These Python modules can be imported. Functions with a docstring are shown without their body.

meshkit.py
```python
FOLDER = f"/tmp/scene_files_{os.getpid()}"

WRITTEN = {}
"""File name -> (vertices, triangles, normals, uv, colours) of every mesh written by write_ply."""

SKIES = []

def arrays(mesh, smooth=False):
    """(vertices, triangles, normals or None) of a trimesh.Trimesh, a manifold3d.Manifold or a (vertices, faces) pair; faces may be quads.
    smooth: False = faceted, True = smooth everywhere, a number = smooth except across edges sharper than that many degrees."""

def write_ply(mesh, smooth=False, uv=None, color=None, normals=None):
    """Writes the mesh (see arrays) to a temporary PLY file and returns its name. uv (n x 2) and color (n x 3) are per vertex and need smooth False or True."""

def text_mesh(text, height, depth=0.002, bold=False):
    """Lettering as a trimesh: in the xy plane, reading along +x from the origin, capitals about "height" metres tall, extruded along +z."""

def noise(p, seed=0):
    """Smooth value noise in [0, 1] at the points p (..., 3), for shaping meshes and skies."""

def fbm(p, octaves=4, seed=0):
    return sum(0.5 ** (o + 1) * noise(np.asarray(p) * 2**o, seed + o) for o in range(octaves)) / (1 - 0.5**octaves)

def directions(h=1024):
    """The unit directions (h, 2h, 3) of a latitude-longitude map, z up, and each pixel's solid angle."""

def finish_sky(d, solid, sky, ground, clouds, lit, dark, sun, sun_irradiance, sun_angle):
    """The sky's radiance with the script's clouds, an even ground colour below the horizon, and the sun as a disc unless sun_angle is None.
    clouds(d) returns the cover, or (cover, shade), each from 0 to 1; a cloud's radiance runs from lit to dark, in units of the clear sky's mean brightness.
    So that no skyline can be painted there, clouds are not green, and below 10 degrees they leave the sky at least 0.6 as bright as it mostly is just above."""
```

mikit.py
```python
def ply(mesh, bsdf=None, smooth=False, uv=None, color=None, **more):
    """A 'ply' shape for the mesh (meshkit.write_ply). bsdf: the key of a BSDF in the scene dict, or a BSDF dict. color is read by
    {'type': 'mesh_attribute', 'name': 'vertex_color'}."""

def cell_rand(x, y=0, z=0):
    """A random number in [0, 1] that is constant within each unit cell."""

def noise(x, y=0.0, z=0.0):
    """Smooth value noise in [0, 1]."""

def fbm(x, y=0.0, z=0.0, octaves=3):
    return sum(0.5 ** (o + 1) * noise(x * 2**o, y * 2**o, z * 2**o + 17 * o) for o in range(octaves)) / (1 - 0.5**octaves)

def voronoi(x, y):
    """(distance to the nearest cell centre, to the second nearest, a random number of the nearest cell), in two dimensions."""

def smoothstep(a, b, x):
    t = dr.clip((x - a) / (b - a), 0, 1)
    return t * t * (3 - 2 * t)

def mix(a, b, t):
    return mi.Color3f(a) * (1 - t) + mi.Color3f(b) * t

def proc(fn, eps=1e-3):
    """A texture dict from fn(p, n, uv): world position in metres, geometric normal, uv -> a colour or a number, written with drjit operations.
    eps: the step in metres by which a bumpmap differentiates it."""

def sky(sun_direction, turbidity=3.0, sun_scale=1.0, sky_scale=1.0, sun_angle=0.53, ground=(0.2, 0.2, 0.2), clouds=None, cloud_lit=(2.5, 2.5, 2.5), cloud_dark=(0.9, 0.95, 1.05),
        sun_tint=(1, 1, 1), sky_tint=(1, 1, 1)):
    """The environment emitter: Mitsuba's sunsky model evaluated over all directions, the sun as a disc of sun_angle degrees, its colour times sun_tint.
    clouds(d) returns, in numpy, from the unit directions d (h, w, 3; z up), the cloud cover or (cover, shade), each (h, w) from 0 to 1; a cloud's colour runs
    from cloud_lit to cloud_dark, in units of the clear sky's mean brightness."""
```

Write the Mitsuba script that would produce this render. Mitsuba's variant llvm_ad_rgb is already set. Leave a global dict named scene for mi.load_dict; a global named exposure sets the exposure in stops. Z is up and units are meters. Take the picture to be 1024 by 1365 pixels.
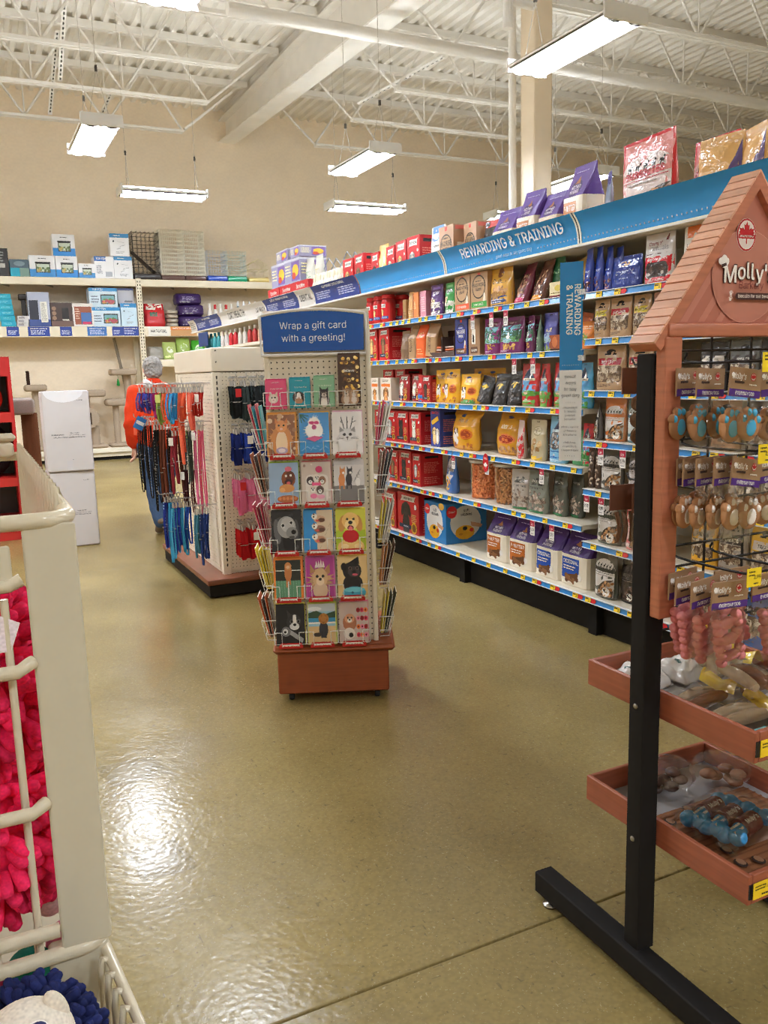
import math, random
import numpy as np, trimesh, mitsuba as mi, drjit as dr
import mikit, meshkit
from mikit import noise, fbm, voronoi, smoothstep, mix, cell_rand, proc
T = mi.ScalarTransform4f
scene, labels = {}, {}
RNG = np.random.default_rng(7)

# ---------------------------------------------------------------- camera, light, exposure
CAM = np.array([0.0, 0.0, 1.5])
YAW, PITCH, ROLL, FPX = math.radians(25.96), math.radians(-9.47), math.radians(-1.56), 1115.0
_f = np.array([math.sin(YAW) * math.cos(PITCH), math.cos(YAW) * math.cos(PITCH), math.sin(PITCH)])
_r = np.cross(_f, [0, 0, 1]); _r /= np.linalg.norm(_r); _u = np.cross(_r, _f)
_up = -_r * math.sin(ROLL) + _u * math.cos(ROLL)
scene['camera'] = {'type': 'perspective', 'fov_axis': 'x', 'fov': math.degrees(2 * math.atan(512 / FPX)), 'near_clip': 0.05, 'far_clip': 200.0,
                   'to_world': T().look_at(CAM.tolist(), (CAM + _f).tolist(), _up.tolist())}
exposure = 0.0
LAMP = [70.0, 75.5, 82.5]       # cool white fluorescent tubes; the tan walls and floor warm their light
UPLIGHT = [44.0, 48.0, 52.0]      # glowing panels added on top of the fixtures to brighten the roof
# pendant fluorescent fixtures: (centre x, centre y, z, long axis)
FIXTURES = [(1.47, 9.9, 4.05, 'y'), (4.64, 9.85, 4.05, 'y'), (4.66, 5.85, 4.05, 'y'), (1.5, 5.65, 4.05, 'y'), (2.85, 13.0, 4.15, 'x'), (5.93, 12.55, 4.05, 'x'), (7.95, 9.85, 4.05, 'y'),
            # the same rows go on over the rest of the shop
            (-1.7, 9.9, 4.05, 'y'), (-1.7, 5.7, 4.05, 'y'), (-0.3, 13.0, 4.15, 'x'), (7.95, 5.8, 4.05, 'y'), (4.66, 1.5, 4.05, 'y'), (-4.9, 5.7, 4.05, 'y'),
            (1.5, -2.7, 4.05, 'y'), (-1.7, -2.7, 4.05, 'y'), (4.66, -2.7, 4.05, 'y'), (9.0, 12.7, 4.1, 'x'), (7.95, 1.5, 4.05, 'y')]

# ---------------------------------------------------------------- materials
# uv carries a flat sRGB colour per face: u = red + 256 green, v = blue
def face_colour(p, n, uv):
    u, v = dr.floor(uv.x + 0.5), dr.floor(uv.y + 0.5)
    g = dr.floor(u / 256)
    c = mi.Color3f(u - g * 256, g, v) / 255
    return dr.select(c <= 0.04045, c / 12.92, dr.power((c + 0.055) / 1.055, 2.4))

COLOUR = proc(face_colour)

def material(key, rough, spec=0.5, metal=0.0, coat=0.0, bump=None, scale=1.0, colour=COLOUR, sheen=0.0):
    b = {'type': 'principled', 'base_color': colour, 'roughness': rough, 'specular': spec, 'metallic': metal, 'clearcoat': coat, 'sheen': sheen}
    if bump is not None:
        b = {'type': 'bumpmap', 'arbitrary': bump, 'scale': scale, 'bsdf': b}
    scene[key] = {'type': 'twosided', 'bsdf': b}

def crinkle(p, n, uv):
    return 0.6 * fbm(p.x * 38, p.y * 38, p.z * 38, 2) + 0.4 * dr.abs(noise(p.x * 75, p.y * 75, p.z * 75) - 0.5)

def carpet_bump(p, n, uv):
    return noise(p.x * 260, p.y * 260, p.z * 260)

def wood_colour(p, n, uv):
    c = face_colour(p, n, uv)
    g = fbm(p.x * 9, p.y * 9, p.z * 120, 3) * 0.7 + fbm(p.x * 30, p.y * 30, p.z * 9, 2) * 0.3
    return c * (0.72 + 0.5 * g)

def cloth_colour(p, n, uv):
    c = face_colour(p, n, uv)
    return c * (0.84 + 0.3 * noise(p.x * 420, p.y * 420, p.z * 420))

material('paper', 0.55, 0.35)
material('card', 0.36, 0.45)
material('film', 0.17, 0.6, bump=proc(crinkle, 1e-3), scale=0.0065)
material('paint', 0.38, 0.5)
material('gloss', 0.16, 0.55)
material('steel', 0.28, 0.5, 1.0)
material('cloth', 0.9, 0.2, colour=proc(cloth_colour), sheen=0.4)
material('rubber', 0.7, 0.25)
material('carpet', 0.95, 0.1, colour=proc(cloth_colour), bump=proc(carpet_bump), scale=0.003)
material('wood', 0.34, 0.45, colour=proc(wood_colour))
scene['clear_film'] = {'type': 'bumpmap', 'arbitrary': proc(crinkle, 1e-3), 'scale': 0.01, 'bsdf': {'type': 'thindielectric', 'int_ior': 1.55}}
scene['clear_plastic'] = {'type': 'thindielectric', 'int_ior': 1.5}

# ---------------------------------------------------------------- mesh builder
def rgb(c):
    return tuple(int(c[i:i + 2], 16) for i in (1, 3, 5)) if isinstance(c, str) else tuple(int(x) for x in c)

def shade_of(c, k):
    return tuple(int(max(0, min(255, x * k))) for x in rgb(c))

class Mesh:
    def __init__(self):
        self.v, self.f, self.c, self.n = [], [], [], 0

    def add(self, v, f, c):
        v, f = np.asarray(v, float).reshape(-1, 3), np.asarray(f, int)
        if not len(f):
            return self
        if f.shape[1] == 4:
            f = np.vstack([f[:, [0, 1, 2]], f[:, [0, 2, 3]]])
        if np.ndim(c) == 2:              # a face has one colour: split where its corners differ
            c = np.asarray(c, float)
            if len(c) == 1:
                c = np.repeat(c, len(v), 0)
            fc = c[f]
            if np.ptp(fc, axis=1).max() > 0:
                v, c = v[f].reshape(-1, 3), np.repeat(fc.mean(1), 3, 0).round()
                f = np.arange(len(v)).reshape(-1, 3)
        self.v.append(v); self.f.append(f + self.n); self.n += len(v)
        if np.ndim(c) == 2:
            self.c.append(np.asarray(c, float))
        else:
            self.c.append(np.tile(np.array(rgb(c), float), (len(v), 1)))
        return self

    def quad(self, a, b, c_, d, col):
        return self.add([a, b, c_, d], [[0, 1, 2, 3]], col)

    def box(self, x0, x1, y0, y1, z0, z1, c, r=0.0, fr=None):
        """A box; r rounds its edges; fr(points) maps it afterwards."""
        x0, x1, y0, y1, z0, z1 = min(x0, x1), max(x0, x1), min(y0, y1), max(y0, y1), min(z0, z1), max(z0, z1)
        lo, hi = np.array([x0, y0, z0]), np.array([x1, y1, z1])
        if r:
            r = min(r, 0.45 * (hi - lo).min())
            v, idx = [], {}
            for s in np.ndindex(2, 2, 2):
                for a in range(3):
                    p = np.where(np.array(s) == 1, hi - r, lo + r)
                    p[a] = hi[a] if s[a] else lo[a]
                    idx[s, a] = len(v); v.append(p)
            q, t = [], []
            mid = (lo + hi) / 2
            for a in range(3):
                b, d = [(1, 2), (2, 0), (0, 1)][a]
                for s in (0, 1):
                    def k(i, j, ax=a, w=a):
                        z = [0, 0, 0]; z[a] = s; z[b] = i; z[d] = j
                        return idx[tuple(z), w]
                    q.append([k(0, 0), k(1, 0), k(1, 1), k(0, 1)])
                for i, j in np.ndindex(2, 2):      # edges that run along axis a
                    z0_, z1_ = [0, 0, 0], [0, 0, 0]
                    z0_[b] = z1_[b] = i; z0_[d] = z1_[d] = j; z1_[a] = 1
                    q.append([idx[tuple(z0_), b], idx[tuple(z1_), b], idx[tuple(z1_), d], idx[tuple(z0_), d]])
            for s in np.ndindex(2, 2, 2):
                t.append([idx[s, 0], idx[s, 1], idx[s, 2]])
            v = np.array(v)
            f = np.vstack([np.array(q)[:, [0, 1, 2]], np.array(q)[:, [0, 2, 3]], np.array(t)])
            n = np.cross(v[f[:, 1]] - v[f[:, 0]], v[f[:, 2]] - v[f[:, 0]])
            flip = np.einsum('ij,ij->i', n, v[f].mean(1) - mid) < 0
            f[flip] = f[flip][:, ::-1]
            return self.add(fr(v) if fr else v, f, c)
        cs = c if isinstance(c, list) else [c] * 6      # -x +x -y +y -z +z
        P = lambda *s: [(lo, hi)[k][i] for i, k in enumerate(s)]
        for k, s in enumerate(([(0, 0, 0), (0, 0, 1), (0, 1, 1), (0, 1, 0)], [(1, 0, 0), (1, 1, 0), (1, 1, 1), (1, 0, 1)], [(0, 0, 0), (1, 0, 0), (1, 0, 1), (0, 0, 1)],
                               [(0, 1, 0), (0, 1, 1), (1, 1, 1), (1, 1, 0)], [(0, 0, 0), (0, 1, 0), (1, 1, 0), (1, 0, 0)], [(0, 0, 1), (1, 0, 1), (1, 1, 1), (0, 1, 1)])):
            v = np.array([P(*x) for x in s])
            self.add(fr(v) if fr else v, [[0, 1, 2, 3]], cs[k])
        return self

    def tube(self, pts, r, c, sides=6, closed=False, caps=True):
        p = np.asarray(pts, float)
        n = len(p)
        t = (np.roll(p, -1, 0) - np.roll(p, 1, 0)) if closed else np.gradient(p, axis=0)
        t /= np.linalg.norm(t, axis=1, keepdims=True) + 1e-12
        up = np.array([0.31, 0.17, 0.93])
        if abs(t @ up).max() > 0.97:
            up = np.array([0.9, 0.35, 0.1])
        a = np.cross(t, up); a /= np.linalg.norm(a, axis=1, keepdims=True) + 1e-12
        b = np.cross(t, a)
        ang = np.arange(sides) * 2 * math.pi / sides
        rr = np.broadcast_to(np.asarray(r, float), (n,))[:, None, None]
        v = (p[:, None] + rr * (np.cos(ang)[None, :, None] * a[:, None] + np.sin(ang)[None, :, None] * b[:, None])).reshape(-1, 3)
        q = []
        for i in range(n if closed else n - 1):
            j = (i + 1) % n
            for k in range(sides):
                l = (k + 1) % sides
                q.append([i * sides + k, j * sides + k, j * sides + l, i * sides + l])
        self.add(v, np.array(q)[:, ::-1], c)
        if caps and not closed:
            for e, base in ((0, 0), (1, (n - 1) * sides)):
                cap = v[base:base + sides]
                f = np.array([[0, k, k + 1] for k in range(1, sides - 1)])
                self.add(cap, f if e else f[:, ::-1], c)
        return self

    def strap(self, pts, w, th, c, side):
        """A flat band along pts, w wide in the direction 'side', th thick."""
        p = np.asarray(pts, float); n = len(p)
        t = np.gradient(p, axis=0); t /= np.linalg.norm(t, axis=1, keepdims=True) + 1e-12
        s = np.asarray(side, float)
        s = np.broadcast_to(s, p.shape)
        nn = np.cross(t, s); nn /= np.linalg.norm(nn, axis=1, keepdims=True) + 1e-9
        ring = [p - s * w / 2 - nn * th / 2, p + s * w / 2 - nn * th / 2, p + s * w / 2 + nn * th / 2, p - s * w / 2 + nn * th / 2]
        for k in range(4):
            a, b = ring[k], ring[(k + 1) % 4]
            v = np.stack([a, b], 1).reshape(-1, 3)
            i = np.arange(n - 1) * 2
            self.add(v, np.stack([i, i + 1, i + 3, i + 2], 1), c)
        return self

    def lathe(self, prof, c, n=20, at=(0, 0, 0), cs=None, sx=1.0, sy=1.0):
        """Revolves (r, z) pairs about z; faces between different directions are kept apart where a pair repeats."""
        ang = np.arange(n + 1) * 2 * math.pi / n
        runs, cur = [], [prof[0]]
        for a in prof[1:]:
            if a == cur[-1]:
                runs.append(cur); cur = [a]
            else:
                cur.append(a)
        runs.append(cur)
        for k, run in enumerate(runs):
            if len(run) < 2:
                continue
            run = np.array(run)
            v = np.stack([run[:, 0][:, None] * np.cos(ang) * sx, run[:, 0][:, None] * np.sin(ang) * sy, np.repeat(run[:, 1][:, None], n + 1, 1)], -1)
            self.grid(v + np.array(at), cs[k] if cs else c)
        return self

    def grid(self, P, c, flip=False):
        P = np.asarray(P, float); a, b = P.shape[:2]
        i, j = np.meshgrid(np.arange(a - 1), np.arange(b - 1), indexing='ij')
        q = np.stack([i * b + j, i * b + j + 1, (i + 1) * b + j + 1, (i + 1) * b + j], -1).reshape(-1, 4)
        return self.add(P.reshape(-1, 3), q[:, ::-1] if flip else q, c if np.ndim(c) < 3 or isinstance(c, (str, tuple)) else np.asarray(c).reshape(-1, 3))

    def ball(self, at, r, c, sub=1, rot=None, warp=None):
        s = trimesh.creation.icosphere(sub)
        v = np.array(s.vertices)
        if warp is not None:
            v = warp(v)
        v = v * np.asarray(r, float)
        if rot is not None:
            v = v @ np.asarray(rot).T
        return self.add(v + np.asarray(at, float), s.faces, c)

    def prism(self, poly, fr, d, c, edge=None, back=True):
        """Extrudes a 2-D polygon (n x 2) by d along the frame's normal; fr(x, y, off) -> points."""
        tri, pts = polytri(poly)
        top, bot = fr(pts[:, 0], pts[:, 1], d), fr(pts[:, 0], pts[:, 1], 0.0)
        self.add(top, tri, c)
        if back:
            self.add(bot, tri[:, ::-1], c)
        poly = np.asarray(poly, float); m = len(poly)
        a, b = fr(poly[:, 0], poly[:, 1], 0.0), fr(poly[:, 0], poly[:, 1], d)
        for i in range(m):
            j = (i + 1) % m
            self.add([a[i], a[j], b[j], b[i]], [[0, 1, 2, 3]], edge or c)
        return self

    def put(self, key, mat, to_world=None, **more):
        if not self.v:
            return key
        V, F, C = np.vstack(self.v), np.vstack(self.f), np.vstack(self.c)
        C = np.round(C)
        uv = np.stack([C[:, 0] + 256 * C[:, 1], C[:, 2]], 1)
        scene[key] = mikit.ply((V, F), mat, True, uv=uv, **more)
        if to_world is not None:
            scene[key]['to_world'] = to_world
        return key

def polytri(poly):
    poly = np.asarray(poly, float)
    x, y = poly[:, 0], poly[:, 1]
    if (x * np.roll(y, -1) - np.roll(x, -1) * y).sum() < 0:
        poly = poly[::-1]
    from shapely.geometry import Polygon
    v, f = trimesh.creation.triangulate_polygon(Polygon(poly), engine='earcut')
    v, f = np.asarray(v)[:, :2], np.asarray(f)
    a = np.cross(v[f[:, 1]] - v[f[:, 0]], v[f[:, 2]] - v[f[:, 0]])
    f[a < 0] = f[a < 0][:, ::-1]
    return f, v

def frame(o, ux, uy):
    o, ux, uy = (np.asarray(a, float) for a in (o, ux, uy))
    ux = ux / np.linalg.norm(ux); uy = uy / np.linalg.norm(uy)
    n = np.cross(ux, uy)
    def fr(x, y, off=0.0):
        x, y = np.asarray(x, float), np.asarray(y, float)
        return o + x[..., None] * ux + y[..., None] * uy + (np.zeros_like(x) + off)[..., None] * n
    return fr

# ---------------------------------------------------------------- flat print: coloured shapes laid out in a panel's own metres
_TEXT = {}
def text_tris(s, bold):
    if (s, bold) not in _TEXT:
        m = meshkit.text_mesh(s, 1.0, 0.01, bold)
        f = np.array(m.faces)[m.face_normals[:, 2] > 0.9]
        t = np.array(m.vertices)[f][:, :, :2]
        t[..., 0] -= t[..., 0].min()
        _TEXT[s, bold] = t
    return _TEXT[s, bold]

class Art:
    """Print on a panel W x H metres. Positions and sizes are fractions of W and H."""
    def __init__(self, W, H, eps=0.00012):
        self.W, self.H, self.items, self.lay, self.eps, self.cur = W, H, [], 1, eps, 'print'

    def _tri(self, t, c):
        self.items.append((np.asarray(t, float), rgb(c), self.lay, self.cur)); self.lay += 1
        return self

    def part(self, name):
        self.cur = name
        return self

    def names(self):
        return list(dict.fromkeys(i[3] for i in self.items))

    def _fan(self, p, c):
        p = np.asarray(p, float)
        f, v = polytri(p)
        return self._tri(v[f], c)

    def poly(self, pts, c):
        return self._fan(np.asarray(pts, float) * [self.W, self.H], c)

    def rect(self, x0, y0, x1, y1, c):
        p = np.array([[x0, y0], [x1, y0], [x1, y1], [x0, y1]]) * [self.W, self.H]
        return self._tri(p[[[0, 1, 2], [0, 2, 3]]], c)

    def rrect(self, x0, y0, x1, y1, c, r=0.2):
        x0, x1, y0, y1 = x0 * self.W, x1 * self.W, y0 * self.H, y1 * self.H
        r = r * min(x1 - x0, y1 - y0)
        p = [[cx + r * math.cos(a), cy + r * math.sin(a)] for cx, cy, a0 in ((x1 - r, y1 - r, 0), (x0 + r, y1 - r, 1), (x0 + r, y0 + r, 2), (x1 - r, y0 + r, 3)) for a in (a0 * math.pi / 2 + np.linspace(0, math.pi / 2, 4))]
        return self._fan(p, c)

    def ell(self, x, y, rx, ry, c, n=14, rot=0.0, a0=0.0, a1=360.0):
        """rx in fractions of W; ry in fractions of H, or None for a circle."""
        rx = rx * self.W; ry = rx if ry is None else ry * self.H
        a = np.radians(np.linspace(a0, a1, n + 1)[:n if a1 - a0 >= 360 else n + 1])
        p = np.stack([rx * np.cos(a), ry * np.sin(a)], 1)
        k, s = math.cos(rot), math.sin(rot)
        return self._fan(p @ np.array([[k, s], [-s, k]]) + [x * self.W, y * self.H], c)

    def line(self, x0, y0, x1, y1, w, c):
        a, b = np.array([x0 * self.W, y0 * self.H]), np.array([x1 * self.W, y1 * self.H])
        d = b - a; d = np.array([-d[1], d[0]]) / (np.linalg.norm(d) + 1e-12) * w * self.W / 2
        p = np.array([a - d, b - d, b + d, a + d])
        return self._tri(p[[[0, 1, 2], [0, 2, 3]]], c)

    def text(self, s, x, y, h, c, w=None, bold=True, rot=0.0, align='c'):
        """h: capital height in fractions of H; w: widest allowed, in fractions of W."""
        t = text_tris(s, bold).copy() * (h * self.H)
        L = t[..., 0].max()
        if w and L > w * self.W:
            t[..., 0] *= w * self.W / L; L = w * self.W
        t[..., 0] -= {'c': L / 2, 'l': 0, 'r': L}[align]
        k, q = math.cos(rot), math.sin(rot)
        return self._tri(t @ np.array([[k, q], [-q, k]]) + [x * self.W, y * self.H], c)

    def greek(self, x0, y0, x1, y1, n, c, seed=0):
        """Lines of print too small to read."""
        r = np.random.default_rng(seed)
        lh = (y1 - y0) / n
        ts = []
        for i in range(n):
            x = x0
            end = x1 - (x1 - x0) * r.uniform(0, 0.3)
            while x < end:
                w = (x1 - x0) * r.uniform(0.08, 0.22)
                e = min(x + w, end)
                p = np.array([[x, y0 + (i + 0.25) * lh], [e, y0 + (i + 0.25) * lh], [e, y0 + (i + 0.72) * lh], [x, y0 + (i + 0.72) * lh]]) * [self.W, self.H]
                ts.append(p[[[0, 1, 2], [0, 2, 3]]]); x = e + (x1 - x0) * 0.03
        return self._tri(np.concatenate(ts), c)

    def scatter(self, x0, y0, x1, y1, n, cols, r, seed=0, shape='round', inside=None):
        """Pieces of food: n small blobs (r in fractions of W) in mixed tones."""
        g = np.random.default_rng(seed)
        for k, c in enumerate(cols):
            ts = []
            for _ in range(n // len(cols)):
                for _try in range(20):
                    x, y = g.uniform(x0, x1), g.uniform(y0, y1)
                    if inside is None or inside(x, y):
                        break
                rr, an, m = r * self.W * g.uniform(0.7, 1.2), g.uniform(0, 3.1), 7
                a = np.arange(m) * 2 * math.pi / m
                el = 0.55 if shape == 'long' else 0.8
                q = np.stack([np.cos(a), el * np.sin(a)], 1) * rr * g.uniform(0.8, 1.15, (m, 1))
                q = q @ np.array([[math.cos(an), math.sin(an)], [-math.sin(an), math.cos(an)]]) + [x * self.W, y * self.H]
                ts.append(np.stack([np.repeat(q[:1], m - 2, 0), q[1:-1], q[2:]], 1))
            self._tri(np.concatenate(ts), c)
        return self

    def bone(self, x, y, w, c, rot=0.0, k=0.42):
        """A bone shape, w wide in fractions of W."""
        w = w * self.W; h = w * k
        p = []
        for sx, sy, a0 in ((1, 1, -60), (-1, 1, 30), (-1, -1, 120), (1, -1, 210)):
            cx, cy, r = sx * (w / 2 - h * 0.28), sy * h * 0.24, h * 0.28
            p += [[cx + r * math.cos(math.radians(a)), cy + r * math.sin(math.radians(a))] for a in np.linspace(a0, a0 + 210, 6)]
        p = np.array(p)
        kk, s = math.cos(rot), math.sin(rot)
        from shapely.geometry import MultiPoint, Polygon
        q = Polygon(p).buffer(0)
        q = max(q.geoms, key=lambda g: g.area) if hasattr(q, 'geoms') else q
        p = np.array(q.exterior.coords)[:-1]
        return self._fan(p @ np.array([[kk, s], [-s, kk]]) + [x * self.W, y * self.H], c)

    def dog(self, x, y, s, fur, dark=(40, 28, 22), ear=None, muzzle=None, body=True, tongue=False, up=False):
        """A small dog: chest, head, ears, muzzle, eyes, nose; s = head radius in fractions of W."""
        ear = ear or shade_of(fur, 0.72); muzzle = muzzle or shade_of(fur, 1.25)
        a = self.W / self.H
        if body:
            self.ell(x, y - 1.9 * s * a, 1.0 * s, 1.7 * s * a, fur)
            self.ell(x, y - 1.7 * s * a, 0.5 * s, 1.2 * s * a, muzzle)
        if up:
            for k in (-1, 1):
                self.poly([(x + k * 0.25 * s, y + 0.6 * s * a), (x + k * 0.95 * s, y + 0.5 * s * a), (x + k * 0.85 * s, y + 1.75 * s * a)], ear)
        self.ell(x, y, s, s * a * 1.05, fur)
        if not up:
            for k in (-1, 1):
                self.ell(x + k * 0.95 * s, y - 0.1 * s * a, 0.36 * s, 0.85 * s * a, ear, rot=k * 0.25)
        self.ell(x, y - 0.35 * s * a, 0.55 * s, 0.5 * s * a, muzzle)
        for k in (-1, 1):
            self.ell(x + k * 0.38 * s, y + 0.25 * s * a, 0.14 * s, 0.15 * s * a, dark, n=8)
        self.ell(x, y - 0.15 * s * a, 0.2 * s, 0.15 * s * a, dark, n=8)
        if tongue:
            self.ell(x, y - 0.75 * s * a, 0.2 * s, 0.26 * s * a, (216, 92, 100), n=8)
        return self

    def onto(self, mesh, fn, edge=None, only=None):
        """Lays the print on a surface fn(x, y, off) -> points; edge: longest triangle side, for curved surfaces."""
        for t, c, l, nm in self.items:
            if only and nm != only:
                continue
            if edge:
                v, f = t.reshape(-1, 2), np.arange(len(t) * 3).reshape(-1, 3)
                v3 = np.hstack([v, np.zeros((len(v), 1))])
                if max(np.ptp(t[..., 0], 1).max(), np.ptp(t[..., 1], 1).max()) > edge:
                    v3, f = trimesh.remesh.subdivide_to_size(v3, f, edge, max_iter=8)
                mesh.add(fn(v3[:, 0], v3[:, 1], l * self.eps), f, c)
            else:
                v = t.reshape(-1, 2)
                mesh.add(fn(v[:, 0], v[:, 1], l * self.eps), np.arange(len(v)).reshape(-1, 3), c)
        return mesh

# ---------------------------------------------------------------- names, labels, placing
_USED = {}
def numbered(name):
    k = _USED.get(name, 0); _USED[name] = k + 1
    return name if k == 0 else f'{name}_{k:03d}'

def thing(name, label, cat, group=None):
    key = numbered(name)
    labels[key] = {'label': label, 'category': cat}
    if group:
        labels[key]['group'] = group
    return key

ORD = 'first second third fourth fifth sixth seventh eighth ninth tenth eleventh twelfth thirteenth fourteenth fifteenth sixteenth'.split()
def struct(key, label=None):
    labels[key] = {'kind': 'structure'}
    if label:
        labels[key]['label'] = label
    return key

def part(holder, name, label=None, stuff=False):
    key = numbered(f'{holder}__{name}')
    if label or stuff:
        labels[key] = {}
        if label: labels[key]['label'] = label
        if stuff: labels[key]['kind'] = 'stuff'
    return key

def at(x, y, z, rz=0.0, tilt=0.0, roll=0.0, s=1.0):
    t = T().translate([x, y, z]).rotate([0, 0, 1], rz)
    if tilt: t = t.rotate([1, 0, 0], tilt)
    if roll: t = t.rotate([0, 1, 0], roll)
    return t if s == 1.0 else t.scale(s)

def dup(src, key, to_world):
    """A copy of a thing's own entry and of all its parts under another key."""
    for k in [k for k in scene if k == src or k.startswith(src + '__')]:
        scene[key + k[len(src):]] = {**scene[k], 'to_world': to_world}
        if k != src and k in labels:
            labels[key + k[len(src):]] = dict(labels[k])
    return key

def curve(pts, n=8):
    """A smooth line through the points (Catmull-Rom)."""
    p = np.asarray(pts, float)
    p = np.vstack([2 * p[0] - p[1], p, 2 * p[-1] - p[-2]])
    out = []
    for i in range(1, len(p) - 2):
        for t in np.linspace(0, 1, n, endpoint=False):
            a, b, c, d = p[i - 1:i + 3]
            out.append(0.5 * (2 * b + (c - a) * t + (2 * a - 5 * b + 4 * c - d) * t * t + (3 * b - a - 3 * c + d) * t ** 3))
    out.append(p[-2])
    return np.array(out)
# ---------------------------------------------------------------- the hall
X0, X1, Y0, Y1, DECK = -7.5, 25.0, -7.0, 17.3, 6.7

def concrete(p, n, uv):
    big = fbm(p.x * 0.7, p.y * 0.7, 0.0, 3)
    mid = fbm(p.x * 3.1 + 7, p.y * 3.1, 2.0, 3)
    fine = noise(p.x * 130, p.y * 130, 0.0)
    c = mix((0.196, 0.143, 0.05), (0.27, 0.205, 0.08), smoothstep(0.3, 0.7, big))
    c = c * (0.86 + 0.28 * mid) * (0.9 + 0.2 * fine)
    grit = smoothstep(0.86, 0.95, noise(p.x * 210, p.y * 210, 3.0))
    c = mix(c, (0.5, 0.43, 0.3), 0.35 * grit)
    dark = smoothstep(0.9, 0.96, noise(p.x * 90 + 31, p.y * 90, 5.0))
    c = mix(c, (0.1, 0.075, 0.045), 0.45 * dark)
    # worn places where floor stickers were pulled off
    def worn(cx, cy, wx, wy, s):
        e = (noise(p.x * 40, p.y * 40, s) - 0.5) * 0.05
        r = dr.maximum(dr.abs(p.x - cx + 0.2 * (p.y - cy)) / wx, dr.abs(p.y - cy) / wy) + e * 3
        o = dr.sqrt(dr.square((p.x - cx) / (wx * 0.72)) + dr.square((p.y - cy) / (wy * 0.75))) + (noise(p.x * 24, p.y * 24, s) - 0.5) * 0.5
        return smoothstep(1.02, 0.96, r), smoothstep(1.0, 0.93, o)
    for a in ((0.43, 3.18, 0.115, 0.1, 1.0), (0.4, 2.51, 0.085, 0.1, 4.0)):
        film, bare = worn(*a)
        c = mix(c, c * 0.8, film)
        c = mix(c, (0.34, 0.3, 0.22), 0.3 * bare)
    return c

def concrete_rough(p, n, uv):
    return 0.1 + 0.16 * fbm(p.x * 2.3, p.y * 2.3, 4.0, 3) + 0.08 * noise(p.x * 60, p.y * 60)

def concrete_bump(p, n, uv):
    return 0.5 * noise(p.x * 85, p.y * 85) + 0.5 * fbm(p.x * 14, p.y * 14, 1.0, 2)

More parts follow.
